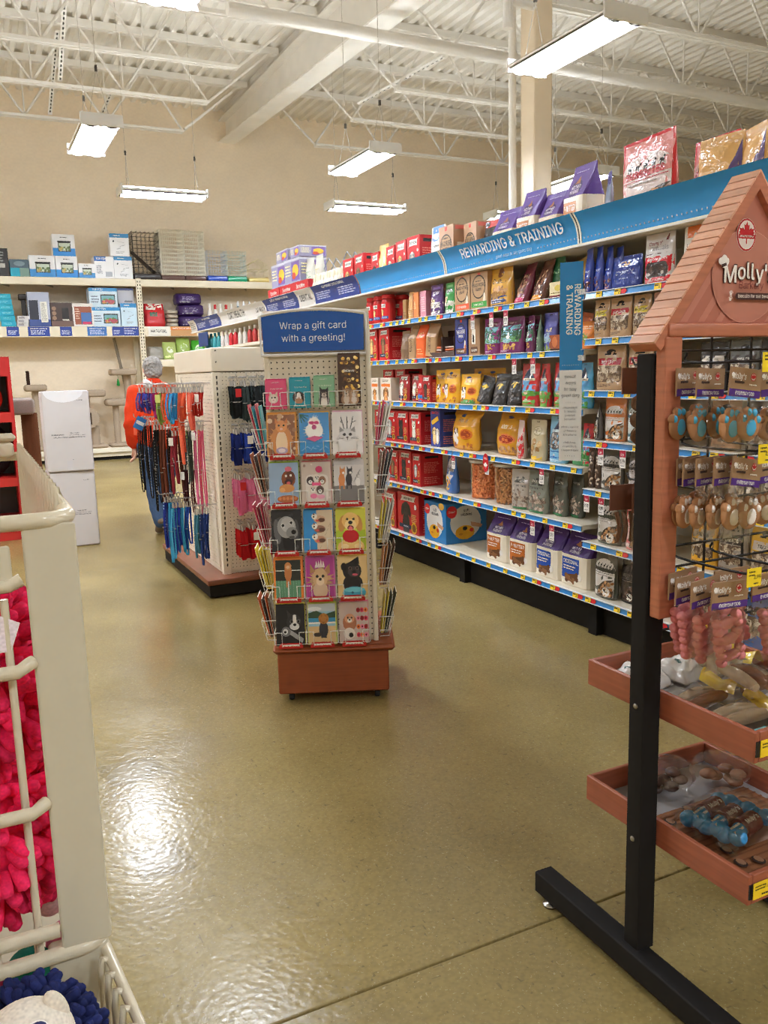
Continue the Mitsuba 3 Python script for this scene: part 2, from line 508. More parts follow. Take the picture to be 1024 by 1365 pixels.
scene['concrete'] = {'type': 'twosided', 'bsdf': {'type': 'bumpmap', 'arbitrary': proc(concrete_bump), 'scale': 0.0008, 'bsdf': {
    'type': 'principled', 'base_color': proc(concrete), 'roughness': proc(concrete_rough), 'specular': 0.38}}}

def wall_paint(p, n, uv):
    return mi.Color3f(0.84, 0.72, 0.555) * (0.95 + 0.1 * fbm(p.x * 1.5, p.y * 1.5, p.z * 1.5, 3)) * (0.97 + 0.06 * noise(p.x * 30, p.y * 30, p.z * 30))

scene['wall_paint'] = {'type': 'twosided', 'bsdf': {'type': 'principled', 'base_color': proc(wall_paint), 'roughness': 0.6, 'specular': 0.3}}
WHITE_STEEL = (226, 222, 213)

def steel_paint(p, n, uv):
    return face_colour(p, n, uv) * (0.9 + 0.16 * fbm(p.x * 3, p.y * 3, p.z * 3, 3))
material('white_paint', 0.5, 0.4, colour=proc(steel_paint))

# floor: slabs with a saw-cut joint between them, over the ground
m = Mesh(); m.box(X0, X1, Y0, Y1, -0.06, -0.02, (70, 58, 40)); m.put(struct('floor', 'polished brown concrete floor'), 'rubber')
xs, ys = [X0, -1.75, 4.9, 11.5, 18.0, X1], [Y0, -3.5, 1.69, 6.86, 12.0, Y1]
for i in range(len(xs) - 1):
    for j in range(len(ys) - 1):
        m = Mesh(); m.box(xs[i] + 0.0025, xs[i + 1] - 0.0025, ys[j] + 0.0025, ys[j + 1] - 0.0025, -0.03, 0.0, (130, 110, 80), r=0.004)
        m.put(part('floor', 'slab'), 'concrete')
for key, b in (('wall_back', (X0, X1, Y1, Y1 + 0.2)), ('wall_front', (X0, X1, Y0 - 0.2, Y0)), ('wall_left', (X0 - 0.2, X0, Y0, Y1)), ('wall_right', (X1, X1 + 0.2, Y0, Y1))):
    m = Mesh(); m.box(*b, -0.05, 7.0, (210, 190, 160)); m.put(struct(key, 'tan painted wall' if key == 'wall_back' else None), 'wall_paint')
# corrugated roof deck: the flutes run away from the camera
prof, x = [], X0
while x < X1:
    prof += [(x, DECK), (x + 0.075, DECK), (x + 0.1, DECK + 0.06), (x + 0.175, DECK + 0.06)]; x += 0.2
P = np.array([[[a, yy, z] for yy in (Y0, Y1)] for a, z in prof])
m = Mesh()
for i in range(len(prof) - 1):
    m.grid(P[i:i + 2], WHITE_STEEL)
m.box(X0, X1, Y0, Y1, DECK + 0.1, DECK + 0.16, WHITE_STEEL)
m.put(struct('ceiling', 'white corrugated steel roof deck'), 'white_paint')

# the deep girder that runs from the camera side to the back wall
GX = 5.14
g = thing('roof_girder', 'deep white steel girder running under the roof deck to the tan back wall', 'girder')
zb = lambda y: 6.12 + 0.04 * (y - 17.3)
m = Mesh(); v = [[GX + s, y, z] for y in (Y0 + 0.1, Y1) for s in (-0.01, 0.01) for z in (zb(y), 6.52)]
m.add([v[i] for i in (0, 1, 5, 4)], [[0, 1, 2, 3]], WHITE_STEEL); m.add([v[i] for i in (2, 3, 7, 6)], [[0, 1, 2, 3]], WHITE_STEEL)
m.put(part(g, 'web'), 'white_paint')
for nm, w, f in (('bottom_flange', 0.17, lambda y: zb(y)), ('top_flange', 0.15, lambda y: 6.52)):
    m = Mesh()
    for a, b in ((0, 0), (0.025, 1)):
        m.quad([GX - w, Y0 + .1, f(Y0 + .1) + a], [GX + w, Y0 + .1, f(Y0 + .1) + a], [GX + w, Y1, f(Y1) + a], [GX - w, Y1, f(Y1) + a], WHITE_STEEL)
    for s in (-w, w):
        m.quad([GX + s, Y0 + .1, f(Y0 + .1)], [GX + s, Y1, f(Y1)], [GX + s, Y1, f(Y1) + .025], [GX + s, Y0 + .1, f(Y0 + .1) + .025], WHITE_STEEL)
    m.quad([GX - w, Y1 - 0.001, f(Y1)], [GX + w, Y1 - 0.001, f(Y1)], [GX + w, Y1 - 0.001, f(Y1) + .025], [GX - w, Y1 - 0.001, f(Y1) + .025], WHITE_STEEL)
    m.put(part(g, nm), 'white_paint')

# open-web joists
_web = {}
def joist(xa, xb, y, right):
    j = thing('roof_joist', 'white open-web steel joist %s of the deep girder, %s from the tan back wall' % ('right' if right else 'left', ORD[JY.index(y)]), 'joist', 'open-web roof joists %s of the girder' % ('right' if right else 'left'))
    zb_, zt = 5.77, 6.66
    lo, hi = (xa + 1.05, xb) if right else (xa, xb - 1.2)
    m = Mesh(); m.box(lo, hi, y - 0.07, y - 0.012, zb_ - 0.03, zb_ + 0.012, WHITE_STEEL); m.box(lo, hi, y + 0.012, y + 0.07, zb_ - 0.03, zb_ + 0.012, WHITE_STEEL)
    m.put(part(j, 'bottom_chord'), 'white_paint')
    m = Mesh(); m.box(xa, xb, y - 0.075, y - 0.012, zt - 0.06, zt + 0.04, WHITE_STEEL); m.box(xa, xb, y + 0.012, y + 0.075, zt - 0.06, zt + 0.04, WHITE_STEEL)
    m.put(part(j, 'top_chord'), 'white_paint')
    n = max(2, int(round((hi - lo) / 1.35))); st = (hi - lo) / n
    segs = []
    for k in range(n):
        a = lo + k * st
        segs += [(a, zb_, a + st / 2 - 0.03, zt), (a + st, zb_, a + st / 2 + 0.03, zt)]
        segs.append((a + st, zb_, a + st, zt)) if k < n - 1 else None
    segs.append((lo, zb_, lo - 1.0, zt) if right else (hi, zb_, hi + 1.1, zt))
    for a, z0, b, z1 in segs:
        m = Mesh(); m.tube([[a, y, z0], [b, y, z1]], 0.021 if a != b else 0.014, WHITE_STEEL, 5, caps=False); m.put(part(j, 'web_bar'), 'white_paint')
JY = [15.5, 13.8, 12.15, 10.5, 8.85, 7.2, 5.55]
for y in JY:
    joist(-2.6, GX - 0.12, y, False)
    joist(GX + 0.12, 19.0 if y > 8 else 12.5, y, True)

def pipe(name, label, pts, r, c=(226, 222, 214), mat='white_paint', cat='pipe'):
    m = Mesh(); m.tube(pts, r, c, 12); return m.put(thing(name, label, cat), mat)
pipe('sprinkler_main', 'long white pipe crossing under the roof just below the joists', [[3.0, 9.8, 5.54], [16.0, 9.8, 5.4]], 0.075)
# perforated strut channels between the joists
for k, (a, b) in enumerate((((1.62, 12.15, 6.55), (1.64, 13.8, 5.82)), ((1.66, 13.8, 6.5), (1.64, 15.5, 5.82)), ((2.66, 15.4, 6.3), (2.4, 16.6, 5.75)), ((3.86, 15.5, 5.8), (4.75, 15.5, 6.5)), ((7.2, 12.2, 6.35), (6.35, 13.6, 5.95)))):
    s = thing('strut_channel', ['perforated white strut channel slanting between two joists above the left fixture', 'perforated white strut channel, second in line towards the back wall', 'short perforated white strut channel beside the tan back wall',
                                'perforated white strut channel rising from the joist end to the girder', 'perforated white strut channel right of the deep girder'][k], 'strut')
    a, b = np.array(a), np.array(b); d = (b - a); L = np.linalg.norm(d); d /= L
    sd = np.cross(d, [0, 0, 1]); sd /= np.linalg.norm(sd); fr = frame(a - sd * 0.03, sd, d)
    m = Mesh(); m.prism([(0, 0), (0.06, 0), (0.06, L), (0, L)], fr, 0.03, (238, 236, 230)); m.put(s, 'white_paint')
    m = Mesh()
    for q in range(int(L / 0.085)):
        for o in (-0.0006, 0.0306):
            m.add(fr(np.array([.02, .04, .04, .02]), np.array([0, 0, .045, .045]) + q * .085 + .02, o), [[0, 1, 2, 3]], (60, 58, 54))
    m.put(part(s, 'slots', stuff=True), 'rubber')

# column with a rain pipe, behind the treat shelves
c = thing('column', 'square tan steel column rising behind the treat shelves to the roof', 'column')
m = Mesh(); m.box(6.08, 6.34, 8.3, 8.58, 0.0, 6.62, (214, 196, 168), r=0.02); m.put(c, 'paint')
pipe('rain_pipe', 'white vertical rain pipe running down beside the tan column', [[6.03, 8.66, 0.0], [6.03, 8.66, 6.4]], 0.045)
m = Mesh(); m.tube([[5.72, 8.3, 5.2], [5.72, 8.3, 5.68]], 0.055, (222, 218, 210), 12); m.tube([[5.72, 8.3, 5.5], [6.1, 8.34, 5.5]], 0.05, (222, 218, 210), 12)
m.tube([[5.72, 8.3, 5.62], [6.1, 8.34, 5.62]], 0.04, (222, 218, 210), 12); m.put(thing('drain_elbow', 'white stub of drain pipe branching off left of the tan column', 'pipe'), 'white_paint')

# pendant fluorescent fixtures
FIX_LABEL = ['twin-tube ceiling light in line with the left joists, ends towards the camera', 'twin-tube ceiling light hanging right of the girder above the low one', 'large bright ceiling light at the upper right beside the tan column',
             'bright ceiling light cut off by the top edge of the picture', 'long low ceiling light hanging parallel to the tan back wall on the left', 'long low ceiling light hanging parallel to the back wall, right of the girder', 'ceiling light half hidden behind the column and the bags on top']
scene['tube_light'] = {'type': 'diffuse', 'reflectance': {'type': 'rgb', 'value': [0.8, 0.8, 0.8]}}
for k, (x, y, z, ax) in enumerate(FIXTURES):
    f = thing('ceiling_light', FIX_LABEL[k] if k < 7 else 'twin-tube ceiling light of the rows outside the picture', 'light', None if k < 7 else 'ceiling lights outside the picture')
    t = at(x, y, z, 90 if ax == 'y' else 0)
    m = Mesh()
    pr = [(-0.2, 0.02), (-0.2, 0.035), (-0.11, 0.085), (-0.05, 0.1), (0.05, 0.1), (0.11, 0.085), (0.2, 0.035), (0.2, 0.02)]
    for a, b in zip(pr[:-1], pr[1:]):
        m.quad([-0.61, a[0], a[1]], [0.61, a[0], a[1]], [0.61, b[0], b[1]], [-0.61, b[0], b[1]], (240, 240, 238))
    m.quad([-0.61, -0.2, 0.03], [0.61, -0.2, 0.03], [0.61, 0.2, 0.03], [-0.61, 0.2, 0.03], (240, 240, 238))
    m.box(-0.61, 0.61, -0.018, 0.018, 0.0, 0.03, (236, 236, 232))
    m.put(f, 'white_paint', t)
    for s in (-1, 1):
        m = Mesh(); m.box(s * 0.61, s * 0.635, -0.21, 0.21, -0.02, 0.1, (225, 225, 222), r=0.005); m.put(part(f, 'end_cap'), 'white_paint', t)
        m = Mesh(); q = np.linspace(0, -math.pi, 7)          # the lower half of a tube shade
        m.grid(np.array([[[x_, s * 0.1 + 0.079 * math.cos(w_), 0.01 + 0.042 * math.sin(w_)] for x_ in (-0.6, 0.6)] for w_ in q]), (255, 255, 255))
        m.put(part(f, 'tube_lens'), 'tube_light', t, emitter={'type': 'area', 'radiance': {'type': 'rgb', 'value': LAMP}})
    m = Mesh()                       # added glowing panels on the reflector slopes brighten the roof
    for s in (-1, 1):
        e = [(s * 0.19, 0.046), (s * 0.115, 0.088)]
        q = [[-0.58, e[0][0], e[0][1]], [0.58, e[0][0], e[0][1]], [0.58, e[1][0], e[1][1]], [-0.58, e[1][0], e[1][1]]]
        m.quad(*(q if s < 0 else q[::-1]), (255, 255, 255))
    m.put(part(f, 'uplight_slot'), 'tube_light', t, emitter={'type': 'area', 'radiance': {'type': 'rgb', 'value': UPLIGHT}})
    for s in (-1, 1):
        m = Mesh(); m.tube([[s * 0.5, 0.1, 0.09], [s * 0.5, 0, 0.55], [s * 0.5, 0, DECK - z]], 0.004, (190, 184, 172), 4); m.tube([[s * 0.5, -0.1, 0.09], [s * 0.5, 0, 0.55]], 0.004, (190, 184, 172), 4)
        m.box(s * 0.5 - 0.012, s * 0.5 + 0.012, -0.012, 0.012, 0.53, 0.59, (60, 56, 50)); m.put(part(f, 'hanger_wire'), 'paint', t)
# ---------------------------------------------------------------- the long run of treat shelves; local y = into the shelves
GXF, SEC = 3.03, [0.85, 2.26, 3.67, 5.08, 6.49, 7.90, 9.31, 10.72, 12.13]
SHELF = {'wide': [1.893, 1.597, 1.272, 0.946, 0.62], 'near': [1.893, 1.65, 1.375, 1.104, 0.835, 0.536]}
BASE_Z, TOP_Z = 0.226, 2.165
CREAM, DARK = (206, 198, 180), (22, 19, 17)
rs = np.random.default_rng(3)

def price_rail(holder, ya, yb, z, dens, red):
    """The price channel along a shelf front with its tags."""
    x = GXF
    m = Mesh()
    m.quad([x - .004, yb, z - .002], [x - .004, ya, z - .002], [x - .010, ya, z - .038], [x - .010, yb, z - .038], (62, 142, 214))
    for a, b in ((0, .0045), (.0335, .038)):
        m.box(x - .014, x, ya, yb, z - b, z - a, (226, 232, 238))
    m.put(part(holder, 'price_channel', 'blue price channel'), 'gloss')
    y = yb - rs.uniform(.03, .12)
    while y - .05 > ya:
        m = Mesh(); w = .046
        fr = frame([x - .0125, y, z - .034], [0, -1, 0], [.006 / .036, 0, 1])
        m.prism([(0, 0), (w, 0), (w, .03), (0, .03)], fr, .0012, (246, 208, 44), back=False)
        a = Art(w, .03); a.rect(.08, .55, .6, .8, (90, 74, 30)); a.text('2', .75, .2, .5, (60, 50, 30)); a.onto(m, lambda X, Y, o: fr(X, Y, .0013 + o))
        m.put(part(holder, 'price_tag'), 'paper')
        if rs.uniform() < red:
            m = Mesh(); f2 = frame([x - .0125, y - w - .004, z - .034], [0, -1, 0], [.006 / .036, 0, 1])
            m.prism([(0, .003), (.03, .003), (.042, .015), (.03, .027), (0, .027)], f2, .0012, (214, 44, 50), back=False)
            m.put(part(holder, 'arrow_tag'), 'paper')
            y -= .045
        y -= rs.uniform(.1, .24) / dens

for i in range(len(SEC) - 1):
    ya, yb = SEC[i] + .002, SEC[i + 1] - .002
    near = i < 2
    seen = 1 <= i <= 4
    g = thing('shelving_unit', ['nearest cream shelving unit mostly hidden by the wooden treat stand', 'cream shelving unit with seven close shelves of freeze-dried treats beside the wooden stand', 'cream shelving unit of dog biscuits under the sign REWARDING & TRAINING',
                                'cream shelving unit of red biscuit boxes right of the greeting card rack', 'cream shelving unit under the DENTAL sign behind the card rack', 'cream shelving unit under the navy sign behind the card rack',
                                'cream shelving unit behind the leash display', 'far end shelving unit under the CAT HEALTH sign', 'last shelving unit'][i], 'shelving unit')
    m = Mesh(); m.box(3.62, 3.65, ya, yb, 0.02, 2.16, CREAM); m.put(g, 'paint')
    m = Mesh(); m.box(3.59, 3.62, yb - .03, yb, 0.0, 2.16, CREAM); m.put(part(g, 'upright'), 'paint')
    m = Mesh(); m.box(3.10, 3.12, ya, yb, 0.0, 0.18, DARK); m.put(part(g, 'kick_plate', 'kick plate coloured near-black for the shade under the base shelf'), 'rubber')  # near-black colour stands for the shaded void below the base shelf
    m = Mesh(); m.box(3.05, 3.1, yb - .10, yb - .03, 0.0, 0.185, (16, 14, 13)); m.put(part(g, 'foot'), 'rubber')
    b = part(g, 'base_shelf'); m = Mesh(); m.box(GXF, 3.615, ya, yb, BASE_Z - .036, BASE_Z, CREAM, r=.004); m.put(b, 'paint')
    b = b if b in scene else b
    if seen: price_rail(b, ya, yb, BASE_Z, 1.1, .5)
    for z in SHELF['near' if near else 'wide']:
        s = part(g, 'shelf'); m = Mesh(); m.box(GXF, 3.585, ya + .004, yb - .004, z - .03, z, CREAM, r=.004); m.box(GXF, GXF + .012, ya + .004, yb - .004, z - .038, z - .002, CREAM, r=.003); m.put(s, 'paint')
        if seen: price_rail(s, ya + .004, yb - .004, z, 1.3 if i == 3 else 1.0, .45)
    s = part(g, 'top_shelf'); m = Mesh(); m.box(GXF + .01, 3.66, ya, yb, 2.135, 2.16, CREAM, r=.004); m.put(s, 'paint')

# header signs: curved panels along the top
HP = np.array(curve([(3.026, 2.150), (3.02, 2.205), (3.003, 2.257), (2.966, 2.308)], 4))
HS = np.concatenate([[0], np.cumsum(np.linalg.norm(np.diff(HP, axis=0), axis=1))])
def header(ya, yb, colour, label, art=None, rib=True, dots=True):
    h = thing('header_sign', label, 'sign')
    L = yb - ya
    def fn(x, y, off=0.0):
        px, pz = np.interp(y, HS, HP[:, 0]), np.interp(y, HS, HP[:, 1])
        return np.stack([px - off, yb - np.asarray(x, float), pz + off * 0.4], -1)
    m = Mesh()
    u = np.linspace(0, L, 3)
    m.grid(np.array([fn(np.array([0.0, L]), np.array([s, s])) for s in HS]), colour, flip=True)
    m.grid(np.array([fn(np.array([0.0, L]), np.array([s, s]), -.006) for s in HS]), CREAM)
    m.put(h, 'card')
    m = Mesh(); m.box(3.012, 3.034, ya, yb, 2.138, 2.152, (226, 224, 216)); m.put(part(h, 'edge_trim', 'white edge trim'), 'paint')
    if rib:
        m = Mesh()
        for o, c in ((0.0, (232, 230, 222)), (.014, (50, 48, 46)), (.022, (232, 230, 222))):
            w = .012 if c[0] > 100 else .007
            A = np.array([fn(np.array([L - o - w, L - o]), np.array([s, s]), .004 if c[0] > 100 else .001) for s in HS])
            B = np.array([fn(np.array([L - o - w, L - o]), np.array([s, s]), -.002) for s in HS])
            m.grid(A, c, flip=True); m.grid(np.stack([A[:, 0], B[:, 0]], 1), c); m.grid(np.stack([A[:, 1], B[:, 1]], 1), c)
        m.put(part(h, 'end_rib', 'white curved end rib'), 'paint')
    H = HS[-1]
    a = Art(L, H, .0002)
    if dots:
        for k in range(int(L / .03)):
            a.ell((.02 + k * .03) / L, .17, .0045 / L, None, (214, 200, 206), n=6)
    if art: art(a)
    if a.items:
        m = Mesh(); a.onto(m, fn, edge=.05); m.put(part(h, 'lettering', 'white lettering and dots'), 'card')
    return h
BLUE, NAVY, GREY = (48, 140, 200), (38, 58, 128), (206, 204, 200)
def a_rt(a):
    a.items = [it for it in a.items if not (.40 * a.W < it[0][..., 0].mean() < .72 * a.W)]
    a.text('REWARDING & TRAINING', .535, .42, .36, (222, 230, 236), w=.82)
    a.text('great ways to say good dog', .56, .135, .12, (200, 220, 236), w=.27, bold=False)
header(0.85, 2.26, BLUE, 'plain blue header panel nearest the camera over the treat shelves')
header(2.26, 3.70, BLUE, 'plain blue header panel with a dotted line beside the wooden gable')
header(3.70, 5.12, BLUE, 'blue curved header sign reading REWARDING & TRAINING', a_rt)
header(5.12, 6.54, BLUE, 'plain blue header panel left of the lettered one')
def cols(t):
    def f(a):
        a.text(t, .5, .76, .13, (232, 236, 246), w=.8)
        a.greek(.05, .2, .42, .62, 4, (190, 200, 228), 1); a.greek(.56, .2, .93, .62, 4, (190, 200, 228), 2)
    return f
def one(t, c=(40, 40, 44), h=.34):
    return lambda a: a.text(t, .5, .33, h, c, w=.8)
header(6.56, 7.56, NAVY, 'navy header sign reading HELP PREVENT DENTAL DISEASE', cols('HELP PREVENT DENTAL DISEASE'), rib=False, dots=False)
header(7.56, 8.0, GREY, 'pale grey header tab reading DENTAL', one('DENTAL'), rib=True, dots=False)
header(8.0, 9.0, NAVY, 'navy header sign left of the DENTAL tab', cols('SUPPORT THEIR HEALTH EVERY DAY'), rib=False, dots=False)
header(9.0, 9.4, GREY, 'small pale grey header tab reading CAT HEALTH', one('CAT HEALTH', h=.26), dots=False)
header(9.4, 10.86, GREY, 'long pale grey header sign reading CAT HEALTH', one('CAT HEALTH', h=.46), rib=False, dots=False)
header(10.86, 12.14, NAVY, 'farthest navy header sign at the end of the aisle', cols('HELP THEM FEEL THEIR BEST'), rib=False, dots=False)
header(12.14, 12.5, GREY, 'pale grey end piece of the header run', lambda a: a.greek(.1, .2, .8, .8, 4, (120, 120, 120), 3), rib=False, dots=False)
# ---------------------------------------------------------------- packages: local front faces -y, x across, z up, origin under the middle of the front
def print_parts(key, a, fn, mat, edge=None, t=None):
    for nm in a.names():
        m = Mesh(); a.onto(m, fn, edge, nm); m.put(part(key, nm), mat, t)

def carton(key, W, D, H, col, front=None, side=None, t=None, mat='card', top=None):
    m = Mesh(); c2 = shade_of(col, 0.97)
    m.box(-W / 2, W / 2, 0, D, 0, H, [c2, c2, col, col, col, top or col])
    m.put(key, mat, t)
    if front:
        a = Art(W, H); front(a); print_parts(key, a, frame([-W / 2, -.0003, 0], [1, 0, 0], [0, 0, 1]), mat, None, t)
    if side:
        a = Art(D, H); a.part('side_print'); side(a); print_parts(key, a, frame([W / 2 + .0003, 0, 0], [0, 1, 0], [0, 0, 1]), mat, None, t)
    return key

def pack(key, W, H, prof, n, col, art=None, t=None, mat='film', wr=0.007, seed=0, cols=None, side=None, nz=9, na=24):
    """A bag or pouch lofted through superellipses. prof: (height fraction, width factor, thickness, y of the middle); cols: colours by height [(fraction, colour)...]."""
    pf = np.array([[a, b, c_, d] for a, b, c_, d in prof])
    g = lambda k, s: np.interp(s, pf[:, 0], pf[:, k])
    def wob(x, z):
        return wr * (meshkit.fbm(np.stack([x / W * 4 + 11.3 * seed, z / W * 4, x * 0 + seed], -1), 3, seed) - .5) * 2
    def front(x, y, off=0.0):
        s = np.clip(np.asarray(y) / H, 0, 1); hw = W / 2 * g(1, s)
        xx = (np.asarray(x) / W - .5) * 2 * hw * .995
        d = g(2, s) / 2 * np.clip(1 - np.abs(np.clip(xx / hw, -1, 1)) ** n, 0, 1) ** (1 / n)
        return np.stack([xx, g(3, s) - d + wob(xx, np.asarray(y, float)) * (d > 1e-4) * np.minimum(1, d * 60) - off, np.asarray(y, float)], -1)
    S = np.unique(np.concatenate([np.linspace(0, 1, nz), pf[:, 0]] + ([[c[0] - 1e-4, c[0] + 1e-4] for c in cols] if cols else [])))
    S = S[(S >= 0) & (S <= 1)]
    ang = np.linspace(0, 2 * math.pi, na + 1)
    R = []
    for s in S:
        hw, hd = W / 2 * g(1, s), g(2, s) / 2
        ca, sa = np.cos(ang), np.sin(ang)
        rad = (np.abs(ca) ** n + np.abs(sa) ** n) ** (-1 / n)
        x, y = hw * rad * ca, hd * rad * sa
        z = np.full_like(x, s * H)
        R.append(np.stack([x, g(3, s) + y + wob(x, z) * np.minimum(1, hd * 60), z], -1))
    R = np.array(R)
    m = Mesh()
    if cols:
        def cc(s):
            c = col
            for f, k in cols:
                if s > f: c = k
            return rgb(c)
        C = np.array([[cc(s)] * len(ang) for s in S], float)
        m.grid(R, C)
    else:
        m.grid(R, col)
    for k in (0, -1):
        P = R[k][:-1]; cen = P.mean(0, keepdims=True)
        f = np.array([[0, 1 + i, 1 + (i + 1) % len(P)] for i in range(len(P))])
        m.add(np.vstack([cen, P]), f[:, ::-1] if k == 0 else f, col if k == 0 or not cols else cols[-1][1])
    m.put(key, mat, t)
    if art:
        a = Art(W, H, .0002); art(a); print_parts(key, a, front, mat, W / 7, t)
    if side:
        side(key, front, t)
    return key

def pouch(key, W, H, D, col, art=None, t=None, lean=0.0, **kw):
    """A stand-up pouch: round foot, thin sealed top."""
    pr = [(0, .94, D * .8, D / 2), (.05, .985, D, D / 2), (.35, 1, D * .92, D / 2 + lean * .35), (.65, 1, D * .6, D / 2 + lean * .65), (.88, .99, D * .12, D / 2 + lean * .88), (1, .985, .004, D / 2 + lean)]
    return pack(key, W, H, pr, 2.3, col, art, t, **kw)

def gusset(key, W, H, D, lo, hi, art=None, t=None, zc=.6, **kw):
    """A square-bottomed paper bag, its top pinched to an edge."""
    pr = [(0, .97, D * .95, D / 2), (.03, 1, D, D / 2), (zc, 1, D * .97, D / 2), (.9, .97, D * .16, D * .52), (1, .96, .008, D * .55)]
    return pack(key, W, H, pr, 6, lo, art, t, cols=[(zc, hi)], mat='card', wr=.003, na=32, **kw)

RED, DRED, GOLD, KRAFT, DKRAFT, PURPLE, WHITE, BLACK = (190, 34, 38), (150, 26, 34), (226, 168, 40), (176, 142, 108), (120, 92, 68), (70, 42, 112), (232, 228, 222), (26, 25, 27)
KIB = [(168, 120, 78), (142, 98, 62), (196, 150, 104)]

def a_bones(fur, dark=False, big=False):
    def f(a):
        a.part('logo'); a.rect(.2, .8, .8, .93, WHITE); a.poly([(.2, .8), (.13, .77), (.2, .86)], WHITE); a.poly([(.8, .93), (.87, .96), (.8, .86)], WHITE); a.text('MILK-BONE', .5, .835, .055, BLACK, w=.54)
        a.part('print'); a.dog(.4, .58, .17, fur, up=dark)
        a.ell(.85, .69, .06, None, WHITE); a.text('2', .85, .675, .03, RED)
        a.greek(.66, .28, .94, .5, 5, (232, 190, 120), 4)
        a.rect(.08, .1, .92, .2, (36, 40, 66)); a.text('ORIGINAL', .4, .13, .04, (210, 214, 226), w=.5); a.ell(.78, .15, .13, None, GOLD); a.ell(.78, .15, .09, None, (120, 76, 30))
    return f
def s_red(a):
    a.rect(.2, .86, .8, .93, (28, 24, 26)); a.greek(.15, .4, .85, .75, 7, (222, 130, 120), 5); a.greek(.15, .06, .85, .3, 4, (222, 130, 120), 6)
def a_wag(c):
    def f(a):
        a.rect(.42, .9, .58, .98, (206, 70, 60)); a.part('roundel')
        a.ell(.48, .6, .4, None, BLACK, 24); a.ell(.48, .6, .36, None, KRAFT if c != 'blue' else (44, 56, 128), 24)
        k = BLACK if c != 'blue' else WHITE
        a.text('WAG MORE', .48, .6, .1, k, w=.7); a.text('BARK', .48, .49, .08, k, w=.4); a.greek(.3, .73, .66, .78, 1, k, 2)
        a.part('print'); a.poly([(.72, .18), (.9, .18), (.86, .4), (.78, .42)], (222, 214, 200))
        a.rect(.05, .05, .95, .2, {'or': (222, 92, 60), 'gr': (66, 150, 70), 'blue': (90, 60, 44)}[c]); a.text('OVEN BAKED', .45, .09, .06, WHITE, w=.6)
        if c == 'blue': a.bone(.82, .2, .3, (180, 96, 60), 1.1)
    return f
def a_om(c, label):
    def f(a):
        a.part('logo'); a.ell(.5, .7, .26, .11, (52, 30, 88), 18); a.poly([(.38, .76), (.5, .86), (.62, .76)], (150, 96, 60)); a.text('MOTHER', .5, .7, .045, (226, 218, 230), w=.4); a.text('HUBBARD', .5, .64, .045, (226, 218, 230), w=.4)
        a.greek(.2, .9, .8, .93, 1, (160, 140, 190), 3)
        a.part('label'); a.rect(.1, .14, .72, .54, c); a.ell(.72, .2, .1, .06, WHITE); a.text(label, .42, .43, .07, WHITE, w=.54); a.greek(.16, .3, .66, .4, 2, (236, 226, 214), 5)
        a.part('biscuit_print'); a.bone(.46, .17, .5, (96, 62, 40), .15); a.bone(.4, .14, .36, (130, 88, 56), -.3)
    return f
def s_om(key, front, t):
    pass
def a_pb(edge, txt, win, c2=(206, 200, 194), dogs=BLACK):
    """Freeze-dried treat pouch: dogs over a name, quarter-round window."""
    def f(a):
        a.part('edge'); a.rect(0, 0, .045, 1, edge); a.rect(.955, 0, 1, 1, edge); a.rect(0, .965, 1, 1, edge)
        a.part('label'); a.ell(.5, .62, .47, .2, c2, 20, a0=0, a1=180); a.rect(.05, .05, .95, .56, c2)
        for k in range(5):
            x = .2 + k * .15; a.rect(x - .035, .665, x + .03, .70, dogs); a.rect(x - .03, .63, x - .018, .67, dogs); a.rect(x + .015, .63, x + .027, .67, dogs); a.ell(x + .04, .715, .018, None, dogs, 6)
        a.text('PUREBITES', .5, .56, .075, txt, w=.84); a.rect(.08, .525, .92, .533, txt); a.greek(.2, .47, .8, .5, 1, (150, 140, 135), 2)
        a.part('window'); a.ell(.95, .06, .66, .36, (70, 56, 46), 18, a0=90, a1=180); a.poly([(.29, .06), (.95, .06), (.95, .2)], (70, 56, 46))
        a.scatter(.38, .07, .92, .36, 42, win, .055, 5, inside=lambda x, y: ((x - .95) / .62) ** 2 + ((y - .06) / .33) ** 2 < 1)
        a.part('badge'); a.ell(.7, .15, .15, None, (226, 220, 210)); a.rect(.62, .14, .78, .165, BLACK); a.ell(.62, .18, .04, None, BLACK, 8)
    return f
def a_kraft(c, txt, win=True):
    def f(a):
        a.part('logo'); a.ell(.5, .86, .16, .06, BLACK, 12); a.rect(.3, .79, .7, .825, BLACK)
        a.part('label'); a.rect(0, .56, 1, .72, c); a.text(txt, .5, .6, .06, WHITE if c[1] < 120 else (60, 50, 20), w=.7)
        a.part('window'); a.rrect(.08, .18, .92, .54, (92, 72, 56), .15); a.scatter(.12, .2, .88, .52, 60, [(170, 150, 128), (126, 104, 84), (196, 180, 158)], .075, 3, 'long')
        a.part('print'); a.greek(.12, .06, .7, .13, 2, (110, 90, 70), 4)
    return f

